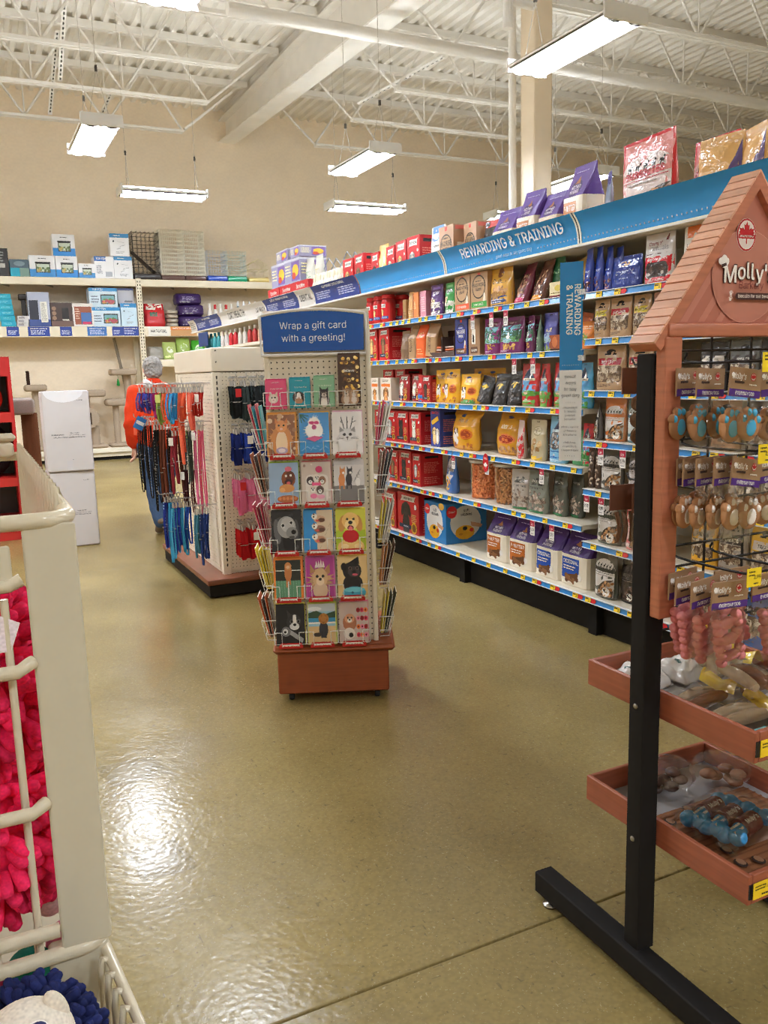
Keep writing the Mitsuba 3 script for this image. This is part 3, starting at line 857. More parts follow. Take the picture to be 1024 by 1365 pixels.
def put_pack(fn, key, x, y, z, *a, rz=-90, tilt=0.0, roll=0.0, **k):
    return fn(key, *a, t=at(x, y, z, rz, tilt, roll), **k)
JIT = np.random.default_rng(11)
def B(label, fn, y, z, *a, cat='treat bag', x=3.06, j=2.5, name=None, group=None, rz=0.0, **k):
    """One package on the shelves: fn builds it, its front at x."""
    nm = name or {'carton': 'treat_box', 'pouch': 'treat_pouch', 'gusset': 'biscuit_bag', 'pack': 'treat_bag'}[fn.__name__]
    key = thing(nm, label, 'box' if fn is carton and cat == 'treat bag' else cat, group)
    rows = (SHELF['near'] if y < 3.67 else SHELF['wide'])
    roof = min([s - .038 for s in rows if s - .038 > z + .05] + ([2.135] if z < 2.1 else []), default=9)      # what stands above it
    i = 2 if fn is carton else 1
    a = list(a); lift = a[0] / 2 * math.sin(math.radians(abs(k.get('roll', 0)))); a[i] = min(a[i], roof - z - .005 - 2 * lift)
    z += lift
    put_pack(fn, key, x, y, z + .0015, *a, rz=-90 + rz + JIT.uniform(-j, j), **k)
    return key
def BEHIND(src, label, y, z, x, rz=0.0, group=None):
    """The next package of the same kind behind one on the shelf."""
    nm = src.split('_0')[0] if src[-3:].isdigit() else src
    key = thing(nm, label, labels[src]['category'], group)
    return dup(src, key, at(x, y, z + .0015, -90 + rz))
S1, S2, S3, S4, S5, SB = 1.893, 1.597, 1.272, .946, .62, BASE_Z
YEL, DOGS = (224, 166, 34), [(214, 170, 110), (120, 84, 58), (60, 46, 40), (226, 214, 196), (190, 186, 182), (40, 36, 36)]
# --- top shelf, left unit: jars, boxes, two small pouches
def jar(key, t):
    m = Mesh(); m.lathe([(0, 0), (.05, 0), (.056, .008), (.058, .16), (.05, .185), (.046, .19)], (176, 40, 40), 20); m.put(key, 'gloss', t)
    m = Mesh(); m.lathe([(.0, .222), (.05, .222), (.054, .216), (.054, .19), (.046, .19)], (200, 30, 34), 20); m.put(part(key, 'lid', 'bright red lid'), 'gloss', t)
    a = Art(.15, .13)
    a.rect(0, 0, 1, 1, (196, 30, 36)); a.rect(.25, .72, .75, .95, WHITE); a.text('MILK-BONE', .5, .79, .1, BLACK, w=.46); a.dog(.5, .52, .1, (222, 176, 120)); a.rect(.1, .05, .9, .22, (66, 84, 150)); a.greek(.15, .08, .85, .2, 2, WHITE, 3)
    def fn(x, y, off=0.0):
        th = -math.pi / 2 + (np.asarray(x) - .075) / .058; r = .0583 + off
        return np.stack([r * np.cos(th), r * np.sin(th), .025 + np.asarray(y)], -1)
    m = Mesh(); a.onto(m, fn, .02); m.put(part(key, 'label'), 'card', t)
    return key
jars = []
for k, y in enumerate((6.49, 6.35, 6.2)):
    key = thing('treat_jar', 'red treat jar with clear shoulders, %s of the front three on the top shelf' % ('leftmost', 'middle', 'rightmost')[k], 'jar')
    jar(key, at(3.11, y, S1 + .001, -90)); jars.append(key)
for r in range(1, 3):
    for k, y in enumerate((6.49, 6.35, 6.2)):
        dup(jars[0], thing('treat_jar', 'red treat jar %s the %s front jar on the top shelf' % (('right behind', 'second behind')[r - 1], ('left', 'middle', 'right')[k]), 'jar', 'red jars in the back rows'), at(3.11 + r * .125, y, S1 + .001, -90))
plain = lambda c, t=None: (lambda a: (a.greek(.15, .1, .85, .4, 4, c, 3), a.text(t, .5, .62, .09, c, w=.75) if t else None))
B('slim brown treat box at the left of the tan and pink boxes', carton, 5.83, S1, .06, .18, .15, (150, 112, 70), plain((90, 66, 44)))
B('narrow tan treat pouch between the brown box and the orange box', pouch, 5.75, S1, .085, .2, .05, (206, 156, 96), plain((236, 220, 190)))
B('orange treat box with vertical print on the top shelf', carton, 5.65, S1, .088, .2, .187, (212, 130, 74), lambda a: (a.text('BISCUITS', .5, .5, .12, (240, 214, 170), rot=math.pi / 2, w=.6), a.rect(0, 0, .18, 1, (150, 84, 48))))
B('pink treat box beside the orange box on the top shelf', carton, 5.54, S1, .105, .2, .187, (200, 134, 150), lambda a: (a.rect(0, 0, .16, 1, (132, 70, 72)), a.greek(.3, .2, .9, .8, 7, (236, 200, 206), 2)))
B('tall brown box standing behind the orange and pink boxes', carton, 5.62, S1, .2, .12, .225, (150, 100, 62), None, x=3.29)
def a_two(c, w):
    def f(a):
        a.rect(0, 0, 1, .42, WHITE); a.ell(.3, .45, .2, None, (230, 214, 180)); a.ell(.3, .45, .13, None, (150, 110, 70)); a.text(w, .5, .68, .1, (226, 220, 232), w=.75); a.greek(.12, .1, .5, .26, 3, (120, 116, 112), 1); a.ell(.72, .16, .14, .04, (90, 88, 90)); a.rect(.2, .85, .8, .93, c)
    return f
B('small purple and white treat pouch on the top shelf', pouch, 5.37, S1, .165, .215, .06, (72, 40, 96), a_two((120, 86, 160), 'BITES'))
B('green and white treat pouch left of the two kraft boxes', pouch, 5.185, S1, .14, .21, .06, (46, 128, 60), a_two((90, 170, 90), 'MINTS'))
# --- top shelf, lettered unit
k1 = B('kraft box with a black roundel and orange strip', carton, 4.985, S1, .205, .1, .235, KRAFT, a_wag('or'))
BEHIND(k1, 'kraft box half hidden behind the orange-strip kraft box', 4.985, S1, 3.17)
k1 = B('kraft box with a black roundel and green strip', carton, 4.775, S1, .19, .1, .235, KRAFT, a_wag('gr'))
BEHIND(k1, 'kraft box half hidden behind the green-strip kraft box', 4.775, S1, 3.17)
B('golden treat bag lettered Crunch with a navy foot', pouch, 4.57, S1, .235, .246, .09, (206, 156, 62), lambda a: (a.part('label'), a.rect(0, 0, 1, .34, (38, 56, 112)), a.part('print'), a.ell(.5, .87, .13, None, (120, 70, 40)), a.text('Crunch', .5, .6, .13, (70, 44, 28), w=.8), a.scatter(.3, .3, .85, .5, 40, KIB, .05, 4), a.ell(.4, .3, .22, .1, (150, 110, 60)), a.greek(.15, .08, .85, .2, 2, (210, 214, 226), 5)))
for k, (y, w, c) in enumerate(((4.36, .165, (104, 34, 54)), (4.185, .165, (96, 60, 50)))):
    B(('dark red', 'brown')[k] + ' leaning treat pouch with a clear window, right of the Crunch bag', pouch, y, S1, w, .245, .08, c, lambda a: (a.part('window'), a.ell(.5, .42, .4, .34, (60, 36, 30)), a.scatter(.15, .12, .85, .72, 70, [(160, 110, 84), (120, 76, 58), (206, 170, 140)], .06, k), a.part('label'), a.rect(.05, .02, .95, .14, (200, 60, 110) if k == 0 else (226, 150, 60)), a.text('CHEWS', .5, .05, .05, WHITE, w=.6)), lean=.07, rz=-14)
B('green treat pouch leaning behind the small cream box', pouch, 4.06, S1, .12, .24, .07, (36, 92, 58), plain((150, 196, 150), 'GREEN'), x=3.12)
B('tan treat pouch lying aslant above the small cream box', pouch, 3.92, S1 + .06, .16, .2, .05, (190, 156, 96), lambda a: (a.ell(.5, .45, .2, None, (120, 90, 50)), a.rect(.4, .85, .6, .88, BLACK)), x=3.2, roll=-14)
B('small cream treat box in front of the tan pouch', carton, 3.955, S1, .15, .1, .088, (222, 208, 166), lambda a: (a.rect(0, 0, 1, .16, (110, 40, 48)), a.ell(.55, .6, .24, .2, (206, 186, 90)), a.greek(.1, .24, .9, .36, 1, (120, 100, 60), 2)))
# --- top shelf, near unit
for k, (y, c) in enumerate(((3.735, (38, 62, 150)), (3.655, (36, 58, 142)), (3.575, (34, 54, 134)), (3.5, (30, 46, 112)))):
    B('blue crunchy treat pouch, %s from the blue blade sign' % ('first', 'second', 'third', 'fourth')[k], pouch, y, S1, .1, .25 - .012 * k, .05, c, lambda a: (a.ell(.5, .68, .3, .1, (56, 82, 170)), a.text('CRUNCHY', .5, .46, .05, (206, 214, 236), w=.8), a.scatter(.08, .04, .92, .34, 50, [(90, 44, 44), (130, 70, 60), (190, 150, 140)], .06, k)), rz=-22, x=3.08)
B('blue pouch lettered CRUNCHY lying in front of its row', pouch, 3.42, S1, .22, .16, .06, (32, 52, 128), lambda a: (a.ell(.5, .75, .16, .09, (176, 130, 80)), a.text('CRUNCHY', .5, .42, .12, (196, 206, 232), w=.75), a.greek(.35, .26, .65, .34, 1, (150, 160, 200), 3)))
def a_crumps(a):
    a.part('label'); a.rect(0, 0, 1, .54, (196, 30, 44)); a.part('print'); a.text("Crumps'", .38, .77, .07, (120, 30, 40), w=.6); a.text('naturals', .55, .66, .09, (90, 80, 84), w=.8, bold=False); a.greek(.1, .57, .9, .61, 1, (90, 60, 60), 2)
    a.poly([(.72, .84), (.8, .84), (.82, .97), (.77, .93)], (110, 30, 36)); a.text('BEEF LIVER FILLETS', .5, .46, .04, (244, 214, 216), w=.8)
    a.part('window'); a.rrect(.12, .12, .86, .42, (64, 54, 54), .3); a.scatter(.2, .16, .8, .38, 24, [(84, 70, 68), (50, 42, 44)], .09, 2, 'long'); a.part('print'); a.greek(.1, .03, .9, .09, 2, (240, 190, 190), 6)
B('silver and red treat pouch with a dark window on the top shelf', pouch, 3.19, S1, .19, .262, .06, (192, 184, 180), a_crumps)
B('white and orange treat pouch beside the slanting wooden roof', pouch, 2.95, S1, .18, .255, .06, (216, 208, 196), lambda a: (a.part('label'), a.rect(0, .78, 1, 1, (214, 110, 44)), a.part('print'), a.text("Crumps'", .45, .6, .08, (120, 40, 40), w=.7)))
B('silver treat pouch hidden behind the slanting wooden roof', pouch, 2.7, S1, .19, .25, .06, (186, 180, 176), a_crumps)
# --- second shelf, left unit
for k, (y, d) in enumerate(((6.42, DOGS[0]), (6.2, DOGS[1]))):
    key = B('red dog biscuit box with a %s dog, second shelf far left' % ('golden', 'brown')[k], carton, y, S2, .185, .2, .258, RED, a_bones(d), s_red)
B('plain kraft treat bag pinched to a point on the second shelf', pouch, 5.88, S2, .13, .215, .08, DKRAFT, lambda a: a.line(.5, .5, .5, .95, .02, (90, 68, 48)))
B('kraft treat bag with vertical lettering behind the orange one', gusset, 5.735, S2, .12, .25, .09, (160, 128, 92), (150, 118, 84), lambda a: a.text('BISCUITS', .6, .42, .14, (60, 46, 36), rot=math.pi / 2, w=.9))
B('bright orange treat bag between two kraft bags', gusset, 5.6, S2, .135, .245, .09, (222, 96, 42), (214, 88, 38), lambda a: (a.text('PB', .55, .62, .14, (240, 190, 130), w=.6), a.greek(.2, .1, .8, .3, 3, (240, 180, 120), 3)))
B('kraft treat bag leaning right of the orange bag', gusset, 5.45, S2, .15, .24, .08, (168, 132, 94), (156, 120, 84), lambda a: a.text('BISCUITS', .5, .4, .12, (70, 54, 40), rot=math.pi / 2, w=.8), roll=6)
for k, y in enumerate((5.36, 5.185)):
    key = thing('display_tray', 'dark brown open display tray of flat treats, %s of two' % ('left', 'right')[k], 'display box')
    t = at(3.06, y, S2 + .001, -90)
    m = Mesh(); c = (74, 58, 54)
    m.box(-.085, .085, .0, .16, 0, .004, c); m.box(-.085, .085, 0, .004, 0, .035, c); m.box(-.085, -.081, 0, .16, 0, .14, c); m.box(.081, .085, 0, .16, 0, .14, c); m.box(-.085, .085, .156, .16, 0, .19, c); m.put(key, 'card', t)
    for q in range(4):
        m = Mesh(); m.box(-.07, .07, .01 + q * .002, .13, .006 + q * .018, .02 + q * .018, ((186, 170, 160), (206, 110, 70))[(q + k) % 2], r=.004); m.put(part(key, 'treat'), 'paper', t)
# second shelf, lettered unit
k1 = B('dark blue box with a white roundel on the second shelf', carton, 5.005, S2, .165, .1, .248, (44, 56, 128), a_wag('blue'))
b2 = lambda a: (a.rect(.28, .3, .62, .7, (226, 220, 208)), a.poly([(.36, .36), (.5, .34), (.52, .5), (.4, .6)], BLACK), a.rect(.2, .05, .8, .22, (92, 62, 46)), a.text('OVEN BAKED', .5, .1, .06, WHITE, w=.5))
B('kraft box with a small black dog on a white label', carton, 4.84, S2, .14, .1, .24, (150, 116, 86), b2)
B('kraft box tucked beside the purple and teal pouches', carton, 4.74, S2, .1, .1, .235, (128, 98, 74), b2, x=3.16)
def a_lake(seed):
    def f(a):
        a.part('print'); a.rect(0, .3, 1, .78, (120, 176, 190)); a.poly([(0, .36), (0, .66), (.16, .74), (.3, .62), (.5, .7), (.72, .6), (1, .72), (1, .36)], (44, 88, 66)); a.poly([(0, .3), (0, .48), (.4, .44), (1, .5), (1, .3)], (90, 140, 84)); a.ell(.5, .34, .3, .06, (150, 190, 200))
        a.part('logo'); a.rrect(.16, .77, .84, .9, (84, 24, 52), .3); a.text('LITTLE BITES', .5, .81, .045, (226, 196, 200), w=.54)
        a.part('print'); a.ell(.48, .45, .08, .06, WHITE); a.ell(.48, .54, .045, .035, WHITE); a.scatter(.3, .12, .75, .26, 24, [(206, 160, 80), (176, 120, 60)], .05, seed); a.greek(.15, .03, .6, .1, 2, (230, 190, 220), 4)
    return f
kp = B('small purple pouch with a lake picture beside the kraft boxes', pouch, 4.65, S2, .15, .226, .06, (120, 36, 100), a_lake(1), rz=12)
BEHIND(kp, 'purple lake-picture pouch behind the small one', 4.66, S2, 3.17, 8)
kp = B('wide purple pouch with a lake picture, middle of the second shelf', pouch, 4.45, S2, .25, .222, .08, (112, 34, 92), a_lake(2))
BEHIND(kp, 'wide purple lake-picture pouch behind the middle one', 4.43, S2, 3.18, -4)
kp = B('dark plum lake-picture pouch right of the wide one', pouch, 4.245, S2, .13, .215, .06, (92, 30, 76), a_lake(3), rz=-20)
B('grey-green treat pouch seen edge-on on the second shelf', pouch, 4.15, S2, .1, .215, .05, (96, 122, 104), plain((180, 200, 170)), rz=-34)
B('violet and green treat pouch with a hang hole', pouch, 4.045, S2, .125, .218, .06, (86, 86, 158), lambda a: (a.part('print'), a.rect(0, 0, 1, .34, (140, 160, 70)), a.ell(.5, .34, .5, .14, (150, 176, 200)), a.text('wolf', .5, .5, .1, (226, 214, 170), w=.7), a.rect(.4, .93, .6, .955, BLACK)))
B('low brown display box with an orange emblem on the second shelf', carton, 3.955, S2, .15, .12, .088, (150, 76, 46), lambda a: (a.ell(.35, .55, .17, .36, (190, 110, 66)), a.rect(0, 0, 1, .12, (60, 36, 30))))
B('orange treat pouch behind the low brown display box', pouch, 3.9, S2, .13, .2, .05, (200, 106, 66), plain((236, 190, 140)), x=3.17, roll=10)
B('orange and green carrot treat pouch at the end of the second shelf', pouch, 3.745, S2, .13, .15, .05, (226, 128, 44), lambda a: (a.ell(.4, .4, .25, .2, (120, 140, 50)), a.greek(.2, .7, .8, .85, 2, (250, 220, 170), 2)), x=3.09)
# --- second shelf, near unit
RZ2 = 1.65
for k, (y, w, c, tx) in enumerate(((3.6, .125, (206, 186, 66), 'CHICKEN'), (3.455, .165, (170, 34, 44), 'BEEF LIVER'), (3.3, .125, (206, 186, 66), 'WHITEFISH'))):
    B('kraft pouch with a %s band, %s of three' % (('yellow', 'red', 'yellow')[k], ('left', 'middle', 'right')[k]), pouch, y, RZ2, w, .21, .055, KRAFT, a_kraft(c, tx))
B('pale pink treat pouch behind the end of the slanting roof', pouch, 3.15, RZ2, .14, .2, .05, (196, 150, 144), a_kraft((150, 40, 60), 'SALMON'))
B('kraft treat pouch hidden behind the slanting roof', pouch, 2.95, RZ2, .16, .2, .05, KRAFT, a_kraft((60, 110, 60), 'LAMB'))
# --- third shelf, near unit
for k, (y, w, c) in enumerate(((3.53, .22, (160, 32, 40)), (3.31, .18, (160, 32, 40)))):
    B('large kraft pouch of beef treats with a red band, %s' % ('left one', 'right one by the black post')[k], pouch, y, 1.375, w, .235, .07, KRAFT, a_kraft(c, 'BEEF LIVER'))
B('white and yellow treat pouch beside the black post', pouch, 3.13, 1.375, .15, .23, .06, WHITE, a_kraft((206, 180, 60), 'TURKEY'))
# fourth
B('slim black and silver treat pouch standing edge-on on the fourth shelf', pouch, 3.615, 1.104, .1, .2, .05, (92, 90, 90), a_pb((40, 40, 42), BLACK, KIB), rz=-40)
B('orange-edged white treat pouch with an arched window', pouch, 3.48, 1.104, .155, .25, .06, (206, 122, 66), a_pb((206, 122, 66), (206, 122, 66), KIB))
B('teal and white treat pouch with a fish print', pouch, 3.315, 1.104, .14, .248, .06, (70, 116, 130), a_pb((60, 104, 120), (60, 104, 120), KIB, (206, 214, 214)))
B('orange treat pouch hidden behind the black post on the fourth shelf', pouch, 3.13, 1.104, .155, .248, .06, (206, 122, 66), a_pb((206, 122, 66), (206, 122, 66), KIB))
# fifth
for k, y in enumerate((3.655, 3.6)):
    B('narrow strip pouch of brown chews, %s of two on the fifth shelf' % ('left', 'right')[k], pouch, y, .835, .05, .23, .03, (66, 50, 42), lambda a: (a.scatter(.1, .05, .9, .95, 26, [(170, 140, 120), (110, 84, 70), (206, 190, 176)], .2, 3)))
B('silver treat pouch with a spaniel badge on the fifth shelf', pouch, 3.5, .835, .165, .232, .06, (90, 88, 84), a_pb((84, 82, 78), (40, 40, 40), KIB))
B('grey treat pouch at the post end of the fifth shelf', pouch, 3.29, .835, .165, .225, .06, (96, 94, 92), a_pb((40, 38, 38), (70, 60, 60), KIB, (190, 184, 184)))
# sixth
B('green-grey freeze-dried treat pouch on the sixth shelf', pouch, 3.52, .536, .19, .26, .07, (88, 92, 80), a_pb((62, 70, 56), (46, 50, 42), KIB))
B('red-edged freeze-dried treat pouch leaning on the sixth shelf', pouch, 3.29, .536, .2, .262, .07, (206, 120, 116), a_pb((204, 60, 54), (180, 40, 50), KIB, (220, 190, 184)))
# base
B('silver freeze-dried treat pouch on the bottom shelf', pouch, 3.54, SB, .18, .275, .07, (84, 84, 76), a_pb((54, 58, 48), (40, 42, 38), KIB))
B('black treat pouch behind the silver one on the bottom shelf', pouch, 3.39, SB, .14, .25, .07, (40, 36, 34), a_pb((34, 30, 28), (120, 112, 100), [(110, 84, 70), (84, 62, 52)], (66, 58, 54)), x=3.1)
B('red and white treat pouch at the end of the bottom shelf', pouch, 3.2, SB, .2, .27, .07, (206, 96, 96), a_pb((200, 56, 54), (190, 40, 50), KIB, (226, 200, 190)), x=3.07, lean=.05)
B('red treat pouch leaning behind the post on the bottom shelf', pouch, 2.95, SB, .2, .27, .07, (206, 96, 96), a_pb((200, 56, 54), (190, 40, 50), KIB, (226, 200, 190)))
# --- third shelf, left unit
for k, y in enumerate((6.42, 6.2)):
    B('red dog biscuit box behind the small white boxes, %s' % ('left', 'right')[k], carton, y, S3, .19, .16, .248, RED, a_bones(DOGS[3 + k]), s_red, x=3.2)
for k, (y, w) in enumerate(((6.4, .13), (6.19, .2))):
    B('small white and orange treat box with a hound, %s of two' % ('narrow left one', 'wider right one')[k], carton, y, S3, w, .1, .183, (226, 214, 196), lambda a: (a.rect(.08, .6, .92, .74, (226, 120, 50)), a.dog(.5, .36, .2, (190, 130, 76)), a.greek(.2, .82, .8, .92, 2, (120, 110, 100), 2)))
for k, (y, w) in enumerate(((5.94, .19), (5.73, .15))):
    B('dark red chew pouch with a white dog, %s of two on the third shelf' % ('left', 'right')[k], pouch, y, S3, w, .205, .05, (150, 32, 38), a_bones(DOGS[3]), x=3.08)
B('thin red and blue chew pouch squeezed beside the red box', pouch, 5.62, S3, .08, .2, .04, (190, 40, 44), lambda a: (a.rect(0, 0, 1, .3, (60, 130, 200)), a.ell(.5, .6, .3, .1, WHITE)))
B('red chew box right end of the third shelf biscuits', carton, 5.51, S3, .135, .12, .195, (160, 30, 36), a_bones(DOGS[2]), s_red)
def a_yel(w, green=False):
    def f(a):
        a.part('logo'); a.ell(.45, .88, .12, .04, (48, 60, 110)); a.text(w, .52, .72, .1, (250, 240, 214), w=.8); a.text(w, .515, .725, .1, (120, 50, 26), w=.8)
        a.part('print'); a.ell(.3, .32, .16, .2, WHITE); a.ell(.3, .46, .13, .1, (226, 214, 200)); a.ell(.22, .5, .05, .08, (96, 60, 40)); a.ell(.38, .5, .05, .08, (96, 60, 40)); a.ell(.3, .42, .04, .03, BLACK)
        a.ell(.72, .42, .2, .14, (206, 110, 40)); a.ell(.72, .42, .15, .1, (150, 60, 34))
        if green: a.rect(0, 0, 1, .14, (60, 140, 60)); a.text('LITTLE BITES', .5, .04, .06, WHITE, w=.6)
        a.scatter(.1, .05, .9, .2, 14, [(190, 110, 50), (150, 80, 40)], .04, 2)
    return f
pillow = lambda D: [(0, .96, .01, D / 2), (.06, .97, D * .5, D / 2), (.3, 1, D, D / 2), (.65, .98, D * .85, D / 2), (.9, .98, D * .25, D / 2), (1, 1.0, .006, D / 2)]
B('yellow treat bag seen edge-on at the left of its row', pouch, 5.36, S3, .15, .232, .08, YEL, a_yel('VARIETY'), x=3.1, rz=18)
ky = B('yellow treat bag with a white and brown dog on the third shelf', pouch, 5.19, S3, .22, .236, .08, YEL, a_yel('VARIETY'))
B('yellow treat bag with a green foot on the third shelf', pouch, 4.95, S3, .26, .2, .08, (230, 172, 44), a_yel('BITES', True))
BEHIND(ky, 'yellow treat bag in the back row of the third shelf', 5.04, S3, 3.2, -6); BEHIND(ky, 'yellow treat bag farthest right in the back row', 4.83, S3, 3.18, 10)
# third shelf, lettered unit
def a_blk(a):
    a.part('label'); a.poly([(.3, .6), (.55, .72), (.75, .62), (.5, .48)], (220, 180, 50)); a.part('print'); a.poly([(.1, .05), (.3, .4), (.5, .42), (.3, .05)], (60, 60, 64)); a.scatter(.2, .06, .9, .36, 26, [(70, 66, 66), (40, 38, 40), (110, 106, 104)], .06, 2); a.greek(.25, .78, .85, .88, 2, (120, 118, 116), 3)
for k, (y, h, r) in enumerate(((4.775, .172, 14), (4.585, .198, 0), (4.41, .205, -8))):
    B('black glossy treat pouch, %s of three beside the yellow bags' % ('left', 'middle', 'right')[k], pouch, y, S3, .16, h, .07, (30, 29, 31), a_blk, roll=r * .6, lean=.03)
def a_wolf(top, bot):
    def f(a):
        a.part('label'); a.rect(0, .6, 1, 1, top); a.part('print'); a.rect(0, .3, 1, .6, (96, 160, 206)); a.rect(0, 0, 1, .32, bot); a.ell(.5, .3, .6, .07, bot); a.ell(.4, .32, .12, .05, (226, 196, 170))
        a.part('logo'); a.poly([(.16, .64), (.3, .8), (.46, .9), (.6, .8), (.84, .66)], (34, 44, 76)); a.poly([(.5, .66), (.6, .8), (.74, .66)], WHITE); a.rect(.14, .6, .86, .66, (226, 216, 196)); a.text('WILDERNESS', .5, .61, .035, (60, 50, 50), w=.64); a.greek(.2, .1, .7, .18, 2, WHITE, 3); a.rect(.4, .95, .6, .965, BLACK)
    return f
kw = B('red, blue and green treat pouch, left of three', pouch, 4.245, S3, .175, .256, .07, (190, 44, 48), a_wolf((190, 44, 48), (92, 150, 60)))
kw2 = B('red, blue and green treat pouch, middle and narrowest of three', pouch, 4.1, S3, .12, .252, .06, (190, 44, 48), a_wolf((190, 44, 48), (92, 150, 60)), rz=-16)
B('red, blue and green treat pouch, right of three by the blade sign', pouch, 3.93, S3, .17, .256, .07, (190, 44, 48), a_wolf((190, 44, 48), (92, 150, 60)))
B('blue and green treat pouch right of the blade sign', pouch, 3.735, S3, .15, .25, .06, (70, 150, 190), a_wolf((70, 150, 190), (80, 150, 60)), rz=-10)
# --- fourth shelf, left unit
for k, (y, w, d) in enumerate(((6.33, .17, 0), (6.12, .18, 4), (5.915, .19, 5), (5.7, .19, 3))):
    B('red dog biscuit box with a %s dog on the fourth shelf' % ('golden', 'grey', 'black', 'white husky')[k], carton, y, S4, w, .2 if k < 3 else .22, .245, RED, a_bones(DOGS[d], d in (3, 5)), s_red)
B('blue and red snack box with two dogs beside the yellow bag', carton, 5.4, S4, .14, .18, .272, (52, 66, 140), lambda a: (a.dog(.4, .42, .2, (222, 184, 130)), a.dog(.72, .4, .18, (226, 214, 200)), a.poly([(.1, .68), (.8, .84), (.9, .72), (.2, .58)], (232, 180, 60)), a.text('SNACKS', .5, .88, .07, (214, 60, 50), w=.8)), s_red, x=3.07)
def pup(key, W, H, col, art, t, top=1.12):
    D = .12
    return pack(key, W, H, [(0, .9, .06, D / 2), (.05, .95, D * .8, D / 2), (.3, .97, D, D / 2), (.6, .92, D * .9, D / 2), (.8, .9, D * .5, D / 2 + .01), (.92, top, .03, D / 2 + .02), (1, top * .98, .006, D / 2 + .03)], 2.2, col, art, t, wr=.01, seed=4)
t = thing('treat_bag', 'big yellow treat bag with a flared top and a brown and white dog', 'treat bag'); pup(t, .36, .27, (220, 158, 36), a_yel('Pupolas'), at(3.07, 5.06, S4 + .001, -92))
t = thing('treat_bag', 'big golden treat bag with a rounded top behind the red maple leaf tag', 'treat bag'); pup(t, .3, .28, (200, 140, 36), lambda a: (a.part('logo'), a.ell(.5, .87, .12, .03, (50, 60, 110)), a.text('abones', .5, .62, .1, (250, 236, 200), w=.8), a.part('print'), a.ell(.5, .38, .34, .12, (206, 110, 60)), a.ell(.5, .38, .28, .09, (140, 40, 36)), a.scatter(.1, .05, .9, .2, 20, KIB, .05, 3)), at(3.09, 4.53, S4 + .001, -88), .95)
B('silver and red treat pouch beside the golden bag', pouch, 4.345, S4, .13, .235, .06, (190, 170, 164), lambda a: (a.part('label'), a.poly([(.5, 0), (1, 0), (1, .9)], (190, 40, 50)), a.ell(.6, .5, .14, None, (200, 40, 50)), a.part('print'), a.scatter(.1, .1, .6, .4, 20, KIB, .08, 2)), rz=-20)
B('brown treat box behind the cream biscuit pouch', carton, 4.25, S4, .2, .1, .23, (120, 88, 66), plain((190, 160, 130)), x=3.2)
B('cream biscuit pouch with a yellow foot and round biscuits', pouch, 4.16, S4, .16, .245, .06, (186, 172, 140), lambda a: (a.part('label'), a.rect(0, 0, 1, .1, (220, 180, 50)), a.part('print'), a.ell(.5, .72, .3, .12, (150, 136, 106)), a.ell(.5, .72, .26, .1, (196, 184, 152)), a.text('BITES', .5, .7, .05, (90, 70, 40), w=.4), a.part('biscuit_print'), [a.ell(x, y, .13, None, c) for x, y, c in ((.3, .3, (176, 140, 90)), (.62, .26, (150, 114, 70)), (.72, .4, (190, 156, 106)), (.4, .46, (166, 130, 84)), (.2, .18, (150, 110, 70)))], a.rect(.4, .94, .6, .955, BLACK)))
def a_bluewolf(a):
    a.part('label'); a.rect(0, .1, 1, .26, (36, 100, 170)); a.text('wilderness', .5, .15, .06, WHITE, w=.8); a.part('print'); a.ell(.48, .5, .34, .22, (84, 84, 88)); a.scatter(.22, .34, .74, .66, 40, [(120, 112, 106), (60, 56, 56), (176, 166, 158)], .07, 2); a.part('logo'); a.poly([(.3, .72), (.5, .9), (.72, .72)], (34, 44, 76)); a.rect(.22, .66, .8, .72, (200, 214, 222)); a.rect(.4, .95, .6, .965, BLACK); a.greek(.1, .02, .9, .08, 2, (220, 236, 246), 2)
B('sky-blue treat pouch with a dark grey oval window', pouch, 3.97, S4, .17, .272, .07, (120, 176, 208), a_bluewolf)
B('green treat pouch half hidden by the blade sign', pouch, 3.79, S4, .14, .2, .06, (60, 130, 80), plain((190, 220, 170)), x=3.08)
B('red and green treat pouch right of the blade sign on the fourth shelf', pouch, 3.72, S4, .09, .24, .05, (200, 50, 60), a_wolf((200, 50, 60), (70, 140, 70)), x=3.08)
# --- fifth shelf
for k, (y, w, d) in enumerate(((6.28, .17, 0), (6.085, .16, 1), (5.88, .21, 5), (5.69, .13, 4))):
    B('red dog biscuit box with a %s dog on the fifth shelf' % ('golden', 'brown', 'black labrador', 'grey')[k], carton, y, S5, w, .2, .25 + .012 * (k == 2), RED, a_bones(DOGS[d], d == 5), s_red)
def a_bluebox(a):
    a.part('label'); a.ell(.48, .52, .38, .42, (222, 220, 216), 20); a.part('print'); a.ell(.46, .26, .24, .18, GOLD); a.ell(.36, .22, .05, .03, (200, 130, 40)); a.ell(.46, .36, .06, .05, BLACK); a.ell(.62, .3, .05, .05, (200, 50, 40)); a.poly([(.6, .52), (.9, .42), (.86, .34), (.62, .4)], (206, 160, 130)); a.text('soft', .5, .78, .07, (50, 50, 60), w=.4); a.text('nibbles', .5, .68, .07, (50, 50, 60), w=.5)
    a.part('badge'); a.ell(.14, .8, .13, None, (206, 50, 54)); a.greek(.06, .77, .22, .83, 2, WHITE, 2); a.ell(.8, .93, .13, .09, (236, 196, 90))
